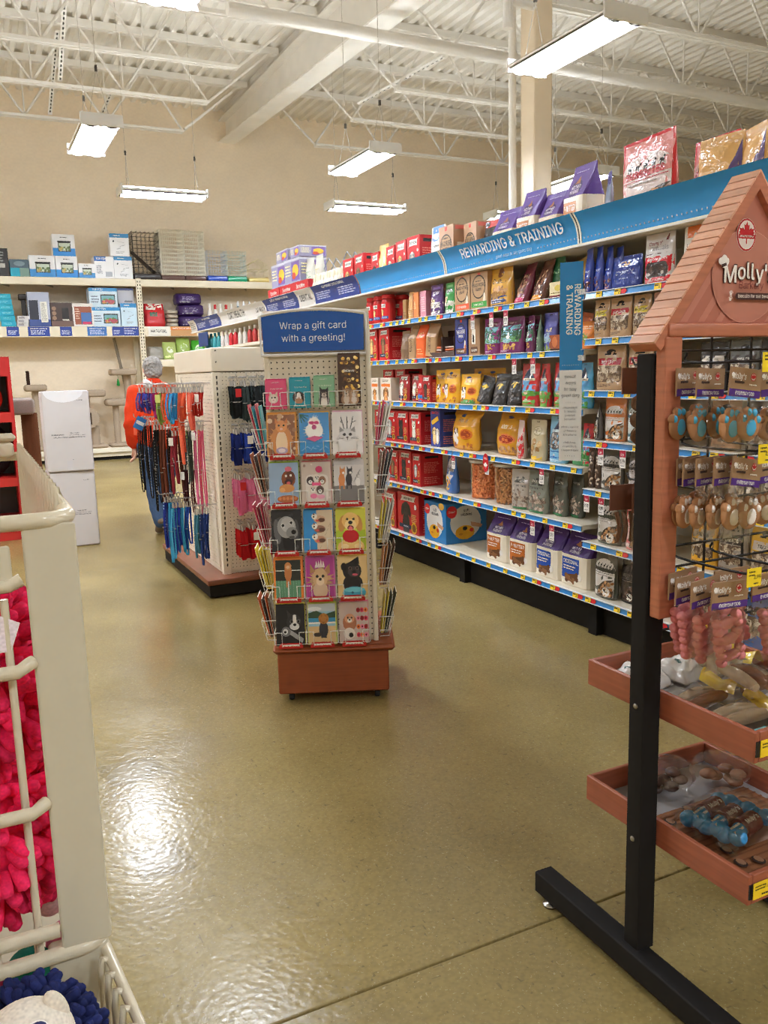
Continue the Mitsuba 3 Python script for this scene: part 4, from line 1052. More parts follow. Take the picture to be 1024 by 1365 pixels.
B('silver and blue treat pouch with a yellow dog on the fifth shelf', pouch, 5.25, S5, .2, .262, .08, (60, 100, 160), lambda a: (a.part('label'), a.ell(.48, .62, .42, .36, (190, 188, 190)), a.ell(.45, .25, .3, .2, GOLD), a.ell(.45, .34, .07, .05, BLACK), a.ell(.62, .3, .05, .05, (200, 50, 40)), a.ell(.7, .7, .18, .14, (120, 118, 120)), a.text('nibbles', .4, .66, .07, (70, 70, 80), w=.5)), x=3.08, rz=-14)
def tub(key, t, col, tones, seed):
    """A clear rounded-square tub full of small bone biscuits."""
    g = np.random.default_rng(seed)
    m = Mesh(); m.lathe([(0, .268), (.135, .268), (.138, .262), (.138, .247), (.13, .247)], (210, 206, 200), 24); m.put(key, 'gloss', t)
    R = lambda a: .128
    m = Mesh()
    for k in range(300):
        an, z = -3.3 + 3.6 * ((k % 20) + .5 * (k // 20 % 2) + g.uniform(-.25, .25)) / 20, .014 + .0152 * (k // 20) + g.uniform(-.003, .003)
        c = np.array([math.cos(an), math.sin(an), 0]) * g.uniform(.104, .113); rot = T().rotate([0, 0, 1], math.degrees(an) + 90).rotate([0, 1, 0], g.uniform(0, 180)).rotate([1, 0, 0], g.uniform(-25, 25)).matrix
        rot = np.array(rot)[:3, :3]; cl = tones[g.integers(len(tones))]
        for q in (-1, 1):
            m.ball(c + rot @ [q * .0095, 0, 0] + [0, 0, z], (.0068, .006, .008), cl, 1)
        m.ball(c + [0, 0, z], (.011, .005, .005), cl, 0, rot)
    m.lathe([(0, .004), (.088, .004), (.088, .236), (0, .236)], col, 14)
    m.put(part(key, 'biscuits', 'small orange-brown bone biscuits', True), 'paper', t)
    m = Mesh(); m.lathe([(.0, .001), (.128, .001), (.131, .006), (.131, .24), (.128, .247)], (255, 255, 255), 28); m.put(part(key, 'clear_wall', 'clear plastic wall'), 'clear_plastic', t)
    return key
tub(thing('biscuit_tub', 'clear tub of orange bone biscuits on the fifth shelf', 'tub'), at(3.2, 4.885, S5 + .001, -90), (206, 112, 56), [(222, 132, 76), (206, 112, 58), (236, 150, 92)], 1)
tub(thing('biscuit_tub', 'clear tub of brown bone biscuits behind the red leaf tag', 'tub'), at(3.2, 4.585, S5 + .001, -90), (160, 100, 52), [(190, 128, 74), (166, 106, 58), (206, 146, 90)], 2)
def a_sil(green):
    def f(a):
        a.part('label'); a.poly([(.2, .66), (.3, .8), (.5, .84), (.7, .8), (.8, .66)], (70, 70, 68)); a.text('ADVENTURES', .5, .72, .05, (214, 210, 204), w=.62); a.greek(.15, .56, .85, .62, 2, (70, 70, 70), 3); a.rect(0, 0, 1, .06, green)
        a.part('window'); a.scatter(.1, .08, .9, .5, 60, [(150, 130, 116), (110, 94, 84), (186, 170, 156)], .07, 4)
    return f
for k, (y, w, rz, c) in enumerate(((4.335, .15, 16, (168, 158, 148)), (4.165, .185, 0, (118, 122, 112)), (4.02, .15, -6, (92, 96, 88)), (3.91, .13, -10, (76, 80, 74)))):
    B('silver-grey treat pouch on the fifth shelf, %s from the brown biscuit tub' % ('first', 'second and widest', 'third', 'fourth and darkest')[k], pouch, y, S5, w, .252 + .006 * k, .07, c, a_sil((50, 110, 70)), rz=rz, x=3.06 + .05 * (k > 1) + .04 * (k > 2))
# --- bottom shelf
B('red biscuit box half hidden at the left end of the bottom shelf', carton, 6.19, SB, .27, .22, .302, RED, a_bones(DOGS[5]), s_red)
B('wide red biscuit box with a black labrador on the bottom shelf', carton, 5.845, SB, .36, .24, .318, RED, a_bones(DOGS[5]), s_red)
B('large blue box with a yellow cartoon dog on the bottom shelf', carton, 5.41, SB, .31, .36, .3, (44, 120, 184), a_bluebox, a_bluebox)
for k, (y, w, c, tx) in enumerate(((4.63, .25, (176, 98, 44), 'P-NUTTIER'), (4.355, .26, (176, 98, 44), 'P-NUTTIER'), (4.08, .25, (36, 74, 160), 'ORIGINAL'), (3.82, .26, (36, 74, 160), 'ORIGINAL'))):
    B('cream and purple biscuit bag with a %s label, %s on the bottom shelf' % (('brown', 'brown', 'blue', 'blue')[k], ('first', 'second', 'third', 'fourth')[k]), gusset, y, SB, w, .31, .17, (226, 218, 200), PURPLE, a_om(c, tx), seed=k, x=3.08)
B('grey treat pouch lying behind the purple biscuit bags', pouch, 4.45, SB, .24, .33, .07, (150, 144, 136), plain((90, 84, 80)), x=3.34)
# --- on top of the run
TZ = 2.161
for k, (y, w, h, d) in enumerate(((7.0, .2, .335, 0), (6.77, .2, .345, 1), (6.45, .15, .315, 2), (6.165, .15, .325, 3), (5.985, .19, .34, 0), (5.78, .19, .345, 4))):
    B('tall red dog biscuit box on top of the shelves, %s from the left' % ('first', 'second', 'third', 'fourth', 'fifth', 'sixth')[k], carton, y, TZ, w, .16, h, RED, a_bones(DOGS[d]), s_red, x=3.12)
B('pale gold treat bag among the red boxes on top', pouch, 6.31, TZ, .17, .36, .08, (214, 176, 96), lambda a: (a.poly([(.2, .1), (.7, .8), (.8, .7), (.4, .1)], WHITE), a.ell(.6, .4, .2, .1, (180, 120, 60))), x=3.1, wr=.01)
B('blue and white treat bag with a cartoon dog on top of the shelves', pouch, 5.47, TZ, .21, .37, .09, (226, 224, 220), lambda a: (a.part('label'), a.rect(0, .72, 1, 1, (60, 120, 200)), a.text('Chewy', .5, .82, .06, WHITE, w=.7), a.part('print'), a.ell(.45, .3, .25, .14, GOLD), a.ell(.45, .36, .06, .04, BLACK), a.text('nibbles', .55, .6, .05, (50, 50, 60), w=.6)), x=3.12)
for k, (y, w, h) in enumerate(((5.29, .2, .34), (5.07, .17, .33), (4.96, .15, .3))):
    B('tall kraft box with a black roundel on top of the shelves, %s of three' % ('left', 'middle', 'right')[k], carton, y, TZ, w, .14, h, (184, 148, 120), a_wag('or'), lambda a: (a.rect(.2, .3, .7, .65, WHITE), a.poly([(.3, .34), (.55, .34), (.5, .58)], (200, 60, 50)), a.rect(.1, .9, .9, .98, (206, 96, 80))), x=3.12 + .06 * k)
B('black and red treat bag on top right of the kraft boxes', pouch, 4.8, TZ, .19, .3, .1, (40, 36, 36), lambda a: (a.rect(0, .86, 1, 1, (180, 50, 40)), a.scatter(.1, .1, .9, .6, 30, [(70, 60, 56), (50, 44, 42)], .08, 3)), x=3.14)
for k, (y, w, h, rz, tl) in enumerate(((4.58, .23, .33, 4, 0), (4.345, .23, .385, -3, 3), (4.115, .19, .34, 0, 0), (3.9, .27, .43, -14, 4))):
    B('purple-topped cream biscuit bag on top of the shelves, %s from the left' % ('first', 'second', 'third', 'fourth and tallest')[k], gusset, y, TZ, w, h, .15, (226, 214, 196), (84, 56, 132), a_om((190, 120, 66), 'P-NUTTIER'), x=3.1, rz=rz, roll=tl, seed=k + 5)
B('blue and silver treat pouch leaning between purple and red bags on top', pouch, 3.62, TZ, .12, .34, .06, (130, 140, 160), lambda a: (a.poly([(.0, .8), (1, .8), (1, 1), (0, 1)], (60, 60, 120)), a.scatter(.1, .1, .9, .6, 30, [(170, 176, 180), (90, 100, 100)], .1, 2)), x=3.1, rz=-30)
for k, (y, w, h, rz, x, tl) in enumerate(((3.45, .22, .36, 3, 3.19, 0), (3.27, .34, .43, 4, 3.05, -3), (3.02, .28, .385, 0, 3.21, 0))):
    B('red-edged pink and white freeze-dried treat bag on top, %s of three' % ('left', 'tallest, middle one', 'right')[k], pouch, y, TZ, w, h, .1, (214, 140, 136), a_pb((196, 44, 50), (180, 40, 56), KIB, (216, 200, 196)), x=x, rz=rz, roll=tl, wr=.008, seed=k)
for k, (y, w, h, rz) in enumerate(((2.88, .24, .345, 6), (2.72, .2, .34, -20), (2.6, .16, .32, -10))):
    B('golden chew bag on top above the wooden gable, %s of three' % ('left', 'middle', 'right')[k], pouch, y, TZ, w, h, .09, (206, 160, 96), lambda a: (a.part('label'), a.rect(0, 0, .6, .3, (196, 50, 56)), a.poly([(.5, .1), (.95, .9), (1, .3), (.7, 0)], (90, 74, 120)), a.part('print'), a.ell(.55, .5, .12, .08, WHITE), a.ell(.57, .52, .05, .04, BLACK), a.poly([(.2, .08), (.4, .14), (.3, .22)], WHITE)), x=3.1, rz=rz, wr=.014, seed=k + 3)
for k, (y, w) in enumerate(((2.76, .26), (2.5, .26))):
    B('dark plum treat bag at the back of the top row, %s one' % ('left', 'right')[k], pouch, y, TZ, w, .4, .08, (64, 46, 52), plain((150, 130, 130)), x=3.33)
B('yellow and green treat bag at the right end on top', pouch, 2.46, TZ, .22, .38, .1, (228, 196, 50), lambda a: (a.part('label'), a.rect(.1, .5, .9, .8, (60, 110, 60)), a.text('PET', .5, .58, .1, WHITE, w=.5), a.part('print'), a.rect(.1, .1, .9, .42, WHITE), a.text('BONES', .5, .2, .09, (50, 50, 60), w=.7)), x=3.08)
# --- shelf talkers: price flags, maple leaf tag, blade sign
def flag(y, z, txt, label):
    k = thing('price_flag', label, 'price tag'); t = at(3.012, y, z - .033, -90)
    m = Mesh(); m.box(-.022, .022, -.0012, .0012, -.095, -.004, (232, 228, 226)); m.put(k, 'paper', t)
    a = Art(.044, .091); a.rect(0, .62, 1, 1, (176, 40, 66)); a.text('Lo', .45, .7, .16, WHITE, w=.6); a.text(txt, .5, .28, .22, (40, 40, 48), w=.72); a.greek(.2, .08, .8, .18, 1, (120, 120, 130), 2)
    m = Mesh(); a.onto(m, frame([-.022, -.0014, -.095], [1, 0, 0], [0, 0, 1])); m.put(part(k, 'print'), 'paper', t)
for k, (y, z, tx, lb) in enumerate(((4.78, S1, '5.99', 'white and red price flag under the green-strip kraft box'), (4.56, S1, '5.99', 'price flag under the Crunch bag'), (4.4, S1, '5.99', 'price flag under the dark red pouch'), (4.31, S2, '6.99', 'price flag over the first red-blue-green pouch'), (4.12, S2, '6.99', 'price flag over the middle red-blue-green pouch'),
        (5.05, S4, '9.99', 'price flag over the blue and silver pouch'), (4.62, S4, '7.99', 'price flag over the orange biscuit tub'), (4.03, S4, '5.99', 'price flag under the sky-blue pouch'), (4.12, S5, '5.99', 'price flag over the blue-label biscuit bags, left one'), (3.93, S5, '5.99', 'price flag over the blue-label biscuit bags, right one'),
        (3.51, 1.104, '9.99', 'price flag under the orange-edged pouch'), (3.34, 1.104, '5.99', 'price flag under the teal pouch'), (3.62, .835, '9.99', 'price flag at the left end over the sixth shelf'), (3.5, .835, '9.99', 'price flag over the green-grey pouch of the sixth shelf'))):
    flag(y, z, tx, lb)
k = thing('leaf_tag', 'red oval tag with a white maple leaf hanging over the brown biscuit tub', 'tag'); t = at(3.008, 4.63, S4 - .03, -90)
m = Mesh(); e = np.array([[.032 * math.cos(q), .062 * math.sin(q)] for q in np.linspace(0, 2 * math.pi, 25)[:-1]]); m.prism(e, frame([0, 0, -.02], [1, 0, 0], [0, 0, 1]), .0016, (196, 36, 44)); m.put(k, 'card', t)
def leaf(a, x, y, s, c):
    """A maple leaf, s = half height in fractions of H."""
    pts = [(0, 1), (.16, .66), (.34, .74), (.28, .3), (.52, .5), (.58, .38), (.9, .44), (.8, .18), (.94, .06), (.5, -.28), (.56, -.46), (.06, -.4), (.06, -.9)]
    pts = pts + [(-px, py) for px, py in pts[::-1]]
    return a._fan(np.array(pts) * s * a.H + [x * a.W, y * a.H], c)
a = Art(.064, .124); leaf(a, .5, .36, .2, WHITE); a.greek(.2, .66, .8, .8, 2, (244, 210, 210), 3); m = Mesh(); a.onto(m, frame([-.032, -.0018, -.082], [1, 0, 0], [0, 0, 1])); m.put(part(k, 'print'), 'card', t)
k = thing('blade_sign', 'tall blue and white blade sign with vertical lettering standing out from the shelf', 'sign')
bt = at(2.985, 3.735, 0.985, -52)
m = Mesh(); m.box(-.062, .062, -.004, .004, 0, .5, (222, 222, 220)); m.box(-.062, .062, -.004, .004, .5, 1.075, (44, 128, 186)); m.put(k, 'card', bt)
a = Art(.124, 1.075); a.text('REWARDING', .66, .765, .03, WHITE, rot=-math.pi / 2); a.text('& TRAINING', .3, .765, .03, WHITE, rot=-math.pi / 2)
for j in range(8): a.ell(.14 + j * .1, .49, .02, None, (206, 220, 232), n=6)
for j, w in enumerate(('great', 'ways', 'to say', 'good dog')): a.text(w, .5, .425 - j * .032, .017, (90, 90, 96), w=.8, bold=False)
for j, w in enumerate(('encourage', '& reward', 'positive', 'behavior', '', 'offer a variety', 'of flavors', '& textures', '', 'delicious', 'crunchy &', 'chewy treats')):
    if w: a.text(w, .5, .27 - j * .02, .011, (130, 130, 136), w=.8, bold=False)
for j in range(5): a.ell(.3 + j * .1, .3, .018, None, (150, 150, 156), n=6); a.ell(.3 + j * .1, .025, .018, None, (150, 150, 156), n=6)
m = Mesh(); a.onto(m, frame([-.062, -.0043, 0], [1, 0, 0], [0, 0, 1])); m.put(part(k, 'lettering'), 'card', bt)
m = Mesh(); m.box(.04, .075, -.004, .03, .9, .93, (226, 226, 224)); m.box(.04, .075, -.004, .03, .55, .58, (226, 226, 224)); m.put(part(k, 'bracket'), 'paint', bt)
# ---------------------------------------------------------------- stock rack along the back wall; local front faces -y
BY, BEIGE = 16.5, (226, 216, 192)
rk = thing('stock_rack', 'cream steel stock rack with deep beams along the tan back wall', 'rack')
m = Mesh(); m.box(-1.6, 6.9, BY + .06, 17.28, 3.30, 3.335, (190, 180, 160)); m.put(part(rk, 'deck'), 'paint')
m = Mesh(); m.box(-1.6, 6.9, BY + .06, 17.28, 2.44, 2.475, (190, 180, 160)); m.put(part(rk, 'deck'), 'paint')
m = Mesh(); m.box(3.1, 6.9, BY + .06, 17.28, 1.82, 1.855, (190, 180, 160)); m.put(part(rk, 'deck'), 'paint')
for x0, x1, z0, z1 in ((-1.6, 3.0, 3.21, 3.345), (3.1, 6.9, 3.21, 3.345), (-1.6, 3.0, 2.29, 2.48), (3.1, 6.9, 2.29, 2.48), (3.1, 6.9, 1.72, 1.86)):
    m = Mesh(); m.box(x0, x1, BY, BY + .06, z0, z1, BEIGE, r=.008); m.put(part(rk, 'beam'), 'paint')
for x in (-1.65, 3.05, 6.95):
    for y in (BY + .02, 17.22):
        m = Mesh(); m.box(x - .05, x + .05, y - .04, y + .04, 0, 3.36, BEIGE, r=.006); m.put(part(rk, 'post'), 'paint')
    m = Mesh()
    for k in range(54):
        for s in (-.022, .022):
            m.quad([x + s - .008, BY - .0212, .1 + k * .06], [x + s + .008, BY - .0212, .1 + k * .06], [x + s + .008, BY - .0212, .128 + k * .06], [x + s - .008, BY - .0212, .128 + k * .06], (60, 52, 44))
    m.put(part(rk, 'post_slots', stuff=True), 'rubber')
for k in range(9):                           # braces under the upper deck
    x = -.9 + k * .75
    m = Mesh(); m.tube([[x, BY + .06, 3.25], [x + .25, 17.2, 3.25]], .02, (150, 140, 122), 5); m.put(part(rk, 'brace'), 'paint')
m = Mesh(); m.tube([[2.95, 17.1, .3], [2.62, 17.1, 2.3]], .03, (140, 130, 114), 5); m.put(part(rk, 'brace'), 'paint')
m = Mesh(); m.box(-1.6, 3.0, BY + .05, 17.28, .06, .23, BEIGE, r=.008); m.box(-1.6, 3.0, BY, BY + .05, .14, .23, (232, 226, 208), r=.006); m.put(part(rk, 'base_deck', 'low cream base deck'), 'paint')
m = Mesh(); m.box(-1.6, 3.0, BY + .1, BY + .14, 0, .1, DARK); m.put(part(rk, 'kick_plate', 'kick plate coloured near-black for the shade under the base shelf'), 'rubber')
def beam_sign(label, x, w, z, h, c, art):
    k = thing('beam_sign', label, 'sign'); m = Mesh(); m.box(x - w / 2, x + w / 2, BY - .006, BY - .001, z, z + h, c); m.put(k, 'card')
    a = Art(w, h, .0004); art(a); m = Mesh(); a.onto(m, frame([x - w / 2, BY - .0065, z], [1, 0, 0], [0, 0, 1])); m.put(part(k, 'lettering'), 'card')
for k, (x, w) in enumerate(((.81, .2), (1.24, .36), (1.7, .2), (2.24, .34), (2.6, .18), (2.84, .3))):
    beam_sign('navy notice on the lower rack beam, %s from the left' % ('first', 'second and widest', 'third', 'fourth, paler blue', 'fifth', 'sixth')[k], x, w, 2.31, .165, (44, 66, 148) if k != 3 else (60, 110, 180), lambda a: (a.text('PRODUCT ABOVE IS', .5, .72, .13, WHITE, w=.8) if w > .25 else None, a.greek(.12, .15, .88, .66, 3, (214, 220, 240), k)))
beam_sign('white beam sign reading NATURAL', 3.37, .4, 2.30, .18, (228, 226, 218), lambda a: a.text('NATURAL', .5, .36, .3, (70, 70, 72), w=.75))
beam_sign('orange and kraft beam sign right of NATURAL', 3.84, .5, 2.30, .18, (196, 146, 96), lambda a: (a.rect(.0, .62, 1, .95, (214, 130, 60)), a.text('PERFECT FROM THE START', .5, .7, .16, WHITE, w=.86)))

def on_rack(label, nm, x, z, w, h, d, col, art=None, y=BY + .02, cat='box', rz=0, top=None):
    k = thing(nm, label, cat)
    return carton(k, w, d, h, col, art, None, at(x, y, z + .002, rz), top=top)
def a_tank(c, big=False):
    def f(a):
        a.part('label'); a.rect(0, 0, 1, .36, c); a.part('picture'); a.rect(.24, .2, .8, .66, (40, 44, 44)); a.rect(.27, .24, .77, .6, (196, 206, 190)); a.scatter(.3, .26, .74, .46, 18, [(110, 130, 80), (176, 160, 90), (90, 110, 70)], .06, 2); a.rect(.22, .64, .82, .7, (30, 30, 32)); a.greek(.35, .82, .7, .9, 1, (90, 90, 96), 1)
    return f
def a_topfin(a):
    a.part('label'); a.rect(0, .82, 1, 1, (40, 130, 190)); a.text('TOP FIN', .3, .86, .1, WHITE, w=.45); a.part('picture'); a.rect(.4, .15, .92, .66, (44, 48, 50)); a.rect(.43, .2, .89, .6, (110, 160, 170)); a.scatter(.45, .2, .87, .42, 30, [(200, 150, 60), (90, 140, 70), (170, 70, 90)], .05, 3); a.greek(.06, .2, .34, .62, 3, (110, 120, 140), 2)
def a_parts(a):
    a.part('label'); a.rect(0, .82, 1, 1, (40, 130, 190)); a.greek(.2, .87, .6, .95, 1, WHITE, 2); a.part('picture'); a.ell(.2, .66, .05, None, (60, 70, 80)); a.line(.4, .66, .75, .6, .015, (150, 160, 170)); a.line(.5, .42, .8, .5, .02, (120, 128, 136)); a.line(.35, .3, .55, .36, .03, (150, 156, 164)); a.greek(.3, .1, .8, .22, 2, (150, 156, 164), 4)
def a_topw(a):
    a.part('label'); a.rect(0, .78, .6, 1, (40, 100, 180)); a.text('TOP FIN', .34, .84, .1, WHITE, w=.5); a.greek(.1, .2, .4, .6, 5, (120, 130, 150), 3); a.rect(.55, .08, .9, .3, (170, 176, 186))
ZT, ZM, ZL = 3.346, 2.481, 1.861
W2, TEAL = (232, 234, 238), (30, 160, 190)
on_rack('black box cut off by the left edge on the upper rack shelf', 'aquarium_box', .7, ZT, .3, .47, .3, (44, 42, 42), lambda a: (a.greek(.3, .5, .8, .9, 4, (150, 150, 150), 1), a.rect(.3, .3, .8, .46, (180, 180, 176))))
on_rack('teal and grey box second from the left on the upper rack shelf', 'aquarium_box', 1.02, ZT, .31, .29, .3, TEAL, lambda a: (a.rect(0, .5, 1, 1, (76, 96, 110)), a.rect(.5, 0, 1, .5, (120, 150, 140)), a.ell(.5, .75, .3, .15, (120, 140, 150))))
on_rack('white and blue tank box, wide one left of the stacked pair', 'aquarium_box', 1.4, ZT, .43, .37, .3, W2, a_tank((60, 140, 206)))
on_rack('white and blue tank box, lower of the stacked pair', 'aquarium_box', 1.81, ZT, .37, .37, .3, W2, a_tank((36, 136, 214)))
on_rack('white and blue tank box, upper of the stacked pair', 'aquarium_box', 1.79, ZT + .373, .38, .375, .3, W2, a_tank((36, 136, 214)))
on_rack('small white and blue tank box right of the stacked pair', 'aquarium_box', 2.15, ZT, .28, .25, .3, W2, a_tank((60, 140, 206)))
on_rack('white TOP FIN box below the top box of the right stack', 'aquarium_box', 2.46, ZT, .34, .39, .4, W2, a_topw)
on_rack('white box with a blue band, lower right of the right stack', 'aquarium_box', 2.80, ZT, .33, .4, .4, W2, a_parts)
on_rack('white box with a blue band on top of the right stack', 'aquarium_box', 2.76, ZT + .404, .34, .4, .4, W2, a_parts, rz=-4)
for k in range(6):
    on_rack('teal box %s in the stack at the left edge of the middle shelf' % ('lowest', 'second from below', 'third from below', 'fourth from below', 'second from above', 'topmost')[k], 'teal_box', .76 - .01 * k, ZM + k * .094, .24, .09, .2, (24, 156 + 4 * (k % 2), 186), lambda a: a.greek(.2, .3, .8, .7, 2, (120, 206, 220), k))
for k in range(3):
    on_rack('small white carton %s beside the teal stack' % ('lowest', 'middle', 'topmost')[k], 'small_carton', .985 + .01 * k, ZM + k * .062, .19, .06, .15, (206, 204, 204), lambda a: a.rect(.1, .2, .6, .8, (150, 146, 150)))
k = thing('cat_feeder_stand', 'dark stand behind the navy and silver box on the middle shelf', 'stand'); m = Mesh(); m.box(1.02, 1.1, 16.95, 17.05, ZM, ZM + .5, (50, 42, 36)); m.box(.98, 1.3, 16.9, 17.1, ZM + .5, ZM + .6, (56, 48, 42), r=.01); m.put(k, 'paint')
on_rack('tall silver and navy box with a white strip on the middle shelf', 'aquarium_box', 1.28, ZM, .36, .6, .3, (170, 176, 196), lambda a: (a.part('label'), a.rect(0, 0, 1, .2, (60, 80, 140)), a.rect(.04, .2, .46, .76, (44, 46, 60)), a.rect(.56, .12, .88, .72, (226, 224, 214)), a.greek(.6, .16, .84, .68, 12, (150, 150, 150), 2)))
on_rack('dark brown box with small pictures on the middle shelf', 'aquarium_box', 1.66, ZM, .38, .42, .3, (70, 52, 46), lambda a: (a.part('picture'), a.rect(.5, .3, .8, .78, (30, 26, 26)), [a.ell(.15, .35 + .2 * q, .1, None, (150, 120, 100)) for q in range(3)], a.rect(.5, .24, .8, .3, (220, 216, 206)), a.rect(0, 0, 1, .22, (110, 84, 76))))
on_rack('white box with a brown and pink tank picture on the middle shelf', 'aquarium_box', 2.02, ZM, .36, .41, .3, (222, 216, 212), lambda a: (a.part('picture'), a.rect(.1, .08, .92, .86, (150, 84, 60)), a.rect(.4, .1, .9, .6, (70, 110, 170)), a.rect(.45, .1, .88, .2, (206, 70, 110)), a.greek(.14, .3, .36, .8, 5, (220, 190, 170), 1)))
on_rack('blue-banded TOP FIN tank kit box, lower of two on the middle shelf', 'aquarium_box', 2.43, ZM, .5, .345, .35, (196, 214, 226), a_topfin)
on_rack('blue-banded TOP FIN tank kit box, upper of two on the middle shelf', 'aquarium_box', 2.40, ZM + .348, .5, .345, .35, (196, 214, 226), a_topfin)
on_rack('pale blue box with small parts pictured, by the rack post', 'aquarium_box', 2.84, ZM, .29, .42, .35, (196, 220, 236), a_parts)
on_rack('grey box lying above the pale blue parts box', 'aquarium_box', 2.82, ZM + .424, .29, .28, .35, (176, 176, 186), lambda a: (a.rect(0, .86, 1, 1, (50, 60, 110)), a.rect(.4, .08, .9, .2, (120, 122, 130))), y=16.62)

# wire and plastic small-pet cages on the upper rack shelf
def wire_cage(label, x, w, h, d, wire, base, bz, name='wire_cage', sp=.075, r=.0045, top=None, peak=0.0, cc=None):
    k = thing(name, label, 'cage'); y0 = BY + .03; z = cc if cc is not None else ZT
    m = Mesh(); m.box(x - w / 2, x + w / 2, y0, y0 + d, z + .001, z + bz, base, r=.01); m.put(k, 'gloss')
    m = Mesh()
    n = int(w / sp)
    for q in range(n + 1):
        xx = x - w / 2 + .01 + (w - .02) * q / n
        for yy in (y0 + .01, y0 + d - .01):
            m.tube([[xx, yy, z + bz], [xx, yy, z + h]], r, wire, 4, caps=False)
        if not peak: m.tube([[xx, y0 + .01, z + h], [xx, y0 + d - .01, z + h]], r, wire, 4, caps=False)
    for q in range(int(d / sp) + 1):
        yy = y0 + .01 + (d - .02) * q / int(d / sp)
        for xx in (x - w / 2 + .01, x + w / 2 - .01):
            m.tube([[xx, yy, z + bz], [xx, yy, z + h]], r, wire, 4, caps=False)
            if peak: m.tube([[xx, yy, z + h], [x, yy, z + h + peak]], r, wire, 4, caps=False)
    for zz in np.arange(z + bz + .02, z + h + .01, sp * 1.9):
        m.tube([[x - w / 2 + .01, y0 + .01, zz], [x + w / 2 - .01, y0 + .01, zz], [x + w / 2 - .01, y0 + d - .01, zz], [x - w / 2 + .01, y0 + d - .01, zz]], r * 1.3, wire, 4, closed=True)
    m.put(part(k, 'wire_panels', stuff=True), 'gloss')
    return k
wire_cage('tall black wire cage on the upper rack shelf', 3.245, .5, .87, .5, (52, 44, 38), (46, 40, 40), .11)
m = Mesh(); m.add([[3.0, 16.6, ZT + .52], [3.0, 16.9, ZT + .52], [3.42, 16.9, ZT + .14], [3.42, 16.6, ZT + .14]], [[0, 1, 2, 3]], (60, 50, 44)); m.put(part('wire_cage', 'ramp'), 'paint')
wire_cage('tall white wire cage beside the black one', 3.725, .44, .93, .5, (250, 244, 226), (96, 70, 64), .09, sp=.04, r=.0075)
wire_cage('tall white wire cage right of the first white one', 4.155, .4, .92, .5, (250, 246, 230), (92, 66, 62), .09, sp=.04, r=.0075)
wire_cage('clear-sided cage with a blue base on the upper rack shelf', 4.585, .39, .58, .45, (214, 220, 226), (40, 80, 190), .1, sp=.05)
wire_cage('clear-sided cage with a green base on the upper rack shelf', 4.98, .39, .58, .45, (206, 220, 214), (30, 160, 120), .1, sp=.05)
wire_cage('pale yellow cage with a pitched top on the upper rack shelf', 5.42, .42, .32, .4, (226, 214, 170), (226, 206, 130), .08, peak=.12)
# soft goods on the middle and lower shelf right of the post
def sack(label, x, y, z, w, h, d, col, art=None, flat=False, nm='litter_bag', cat='bag', seed=0, rz=0):
    k = thing(nm, label, cat); t = at(x, y, z + .002, rz)
    pr = [(0, .9, d * .8, d / 2), (.12, .98, d, d / 2), (.5, 1, d, d / 2), (.88, .97, d * .85, d / 2), (1, .86, d * .5, d / 2)] if flat else [(0, .93, d * .8, d / 2), (.1, 1, d, d / 2), (.6, .98, d * .9, d / 2), (.9, .92, d * .4, d / 2), (1, .9, .03, d / 2)]
    return pack(k, w, h, pr, 4, col, art, t, wr=.02, seed=seed, nz=7, na=20)
sack('red and white litter bag right of the rack post', 3.33, BY + .05, ZM, .4, .43, .3, (190, 40, 46), lambda a: (a.part('label'), a.rect(0, .72, 1, 1, (230, 224, 214)), a.rect(.25, .44, .6, .62, (40, 90, 70))))
for k in range(4): sack('flat grey bag %s in the pile beside the red bag' % ('lowest', 'second', 'third', 'topmost')[k], 3.67, BY + .06, ZM + k * .08, .22, .074, .4, (176, 166, 150), None, True, seed=k)
for k in range(3): sack('shiny purple litter bag, %s of the stack on the middle shelf' % ('lowest', 'middle', 'topmost')[k], 4.05 - .04 * (k == 2), BY + .04, ZM + k * .212, .5, .208, .5, (58, 38, 92), lambda a: (a.greek(.2, .3, .7, .7, 3, (170, 160, 190), 2), a.rect(.1, .1, .5, .22, (150, 146, 156))), True, seed=k + 3)
def bottle(label, x, y, z, h, r, col, cap, nm='bottle', tip=False, group=None):
    k = thing(nm, label, 'bottle', group); t = at(x, y, z + .001)
    m = Mesh(); m.lathe([(0, 0), (r, 0), (r, .01), (r, h * .6), (r * .45, h * .78), (r * .4, h * .82)], col, 10); m.put(k, 'gloss', t)
    m = Mesh(); m.lathe([(r * .5, h * .8), (r * .5, h * .9), (r * (.15 if tip else .5), h), (0, h)], cap, 8); m.put(part(k, 'cap'), 'gloss', t)
for k in range(5): bottle('white and red jug on the middle shelf, %s from the purple bags' % ORD[k], 4.4 + .11 * k, BY + .1, ZM, .44 - .02 * (k % 2), .052, (226, 220, 214), (196, 40, 44) if k % 2 else (230, 226, 220), 'jug', group='white and red jugs on the middle shelf')
for k in range(6): bottle('clear spray bottle with a white tip on the middle shelf, %s from the jugs' % ORD[k], 4.98 + .12 * k, BY + .12, ZM, .5, .05, (120, 140, 150), (230, 232, 236), 'spray_bottle', True, group='spray bottles on the middle shelf')
sack('grey folded bags under NATURAL, left of the green bags', 3.3, BY + .05, ZL, .3, .24, .3, (150, 146, 138), None, True)
for k, (x, c, h) in enumerate(((3.57, (170, 186, 110), .33), (3.84, (150, 176, 90), .41), (4.13, (70, 160, 50), .36))):
    sack(('pale green', 'olive green', 'bright green')[k] + ' bedding bag above the leash display', x, BY + .05, ZL, .27, h, .25, c, lambda a: (a.ell(.5, .55, .25, .2, (220, 226, 200)), a.rect(0, .1, 1, .25, shade_of(c, 1.3))), seed=k)

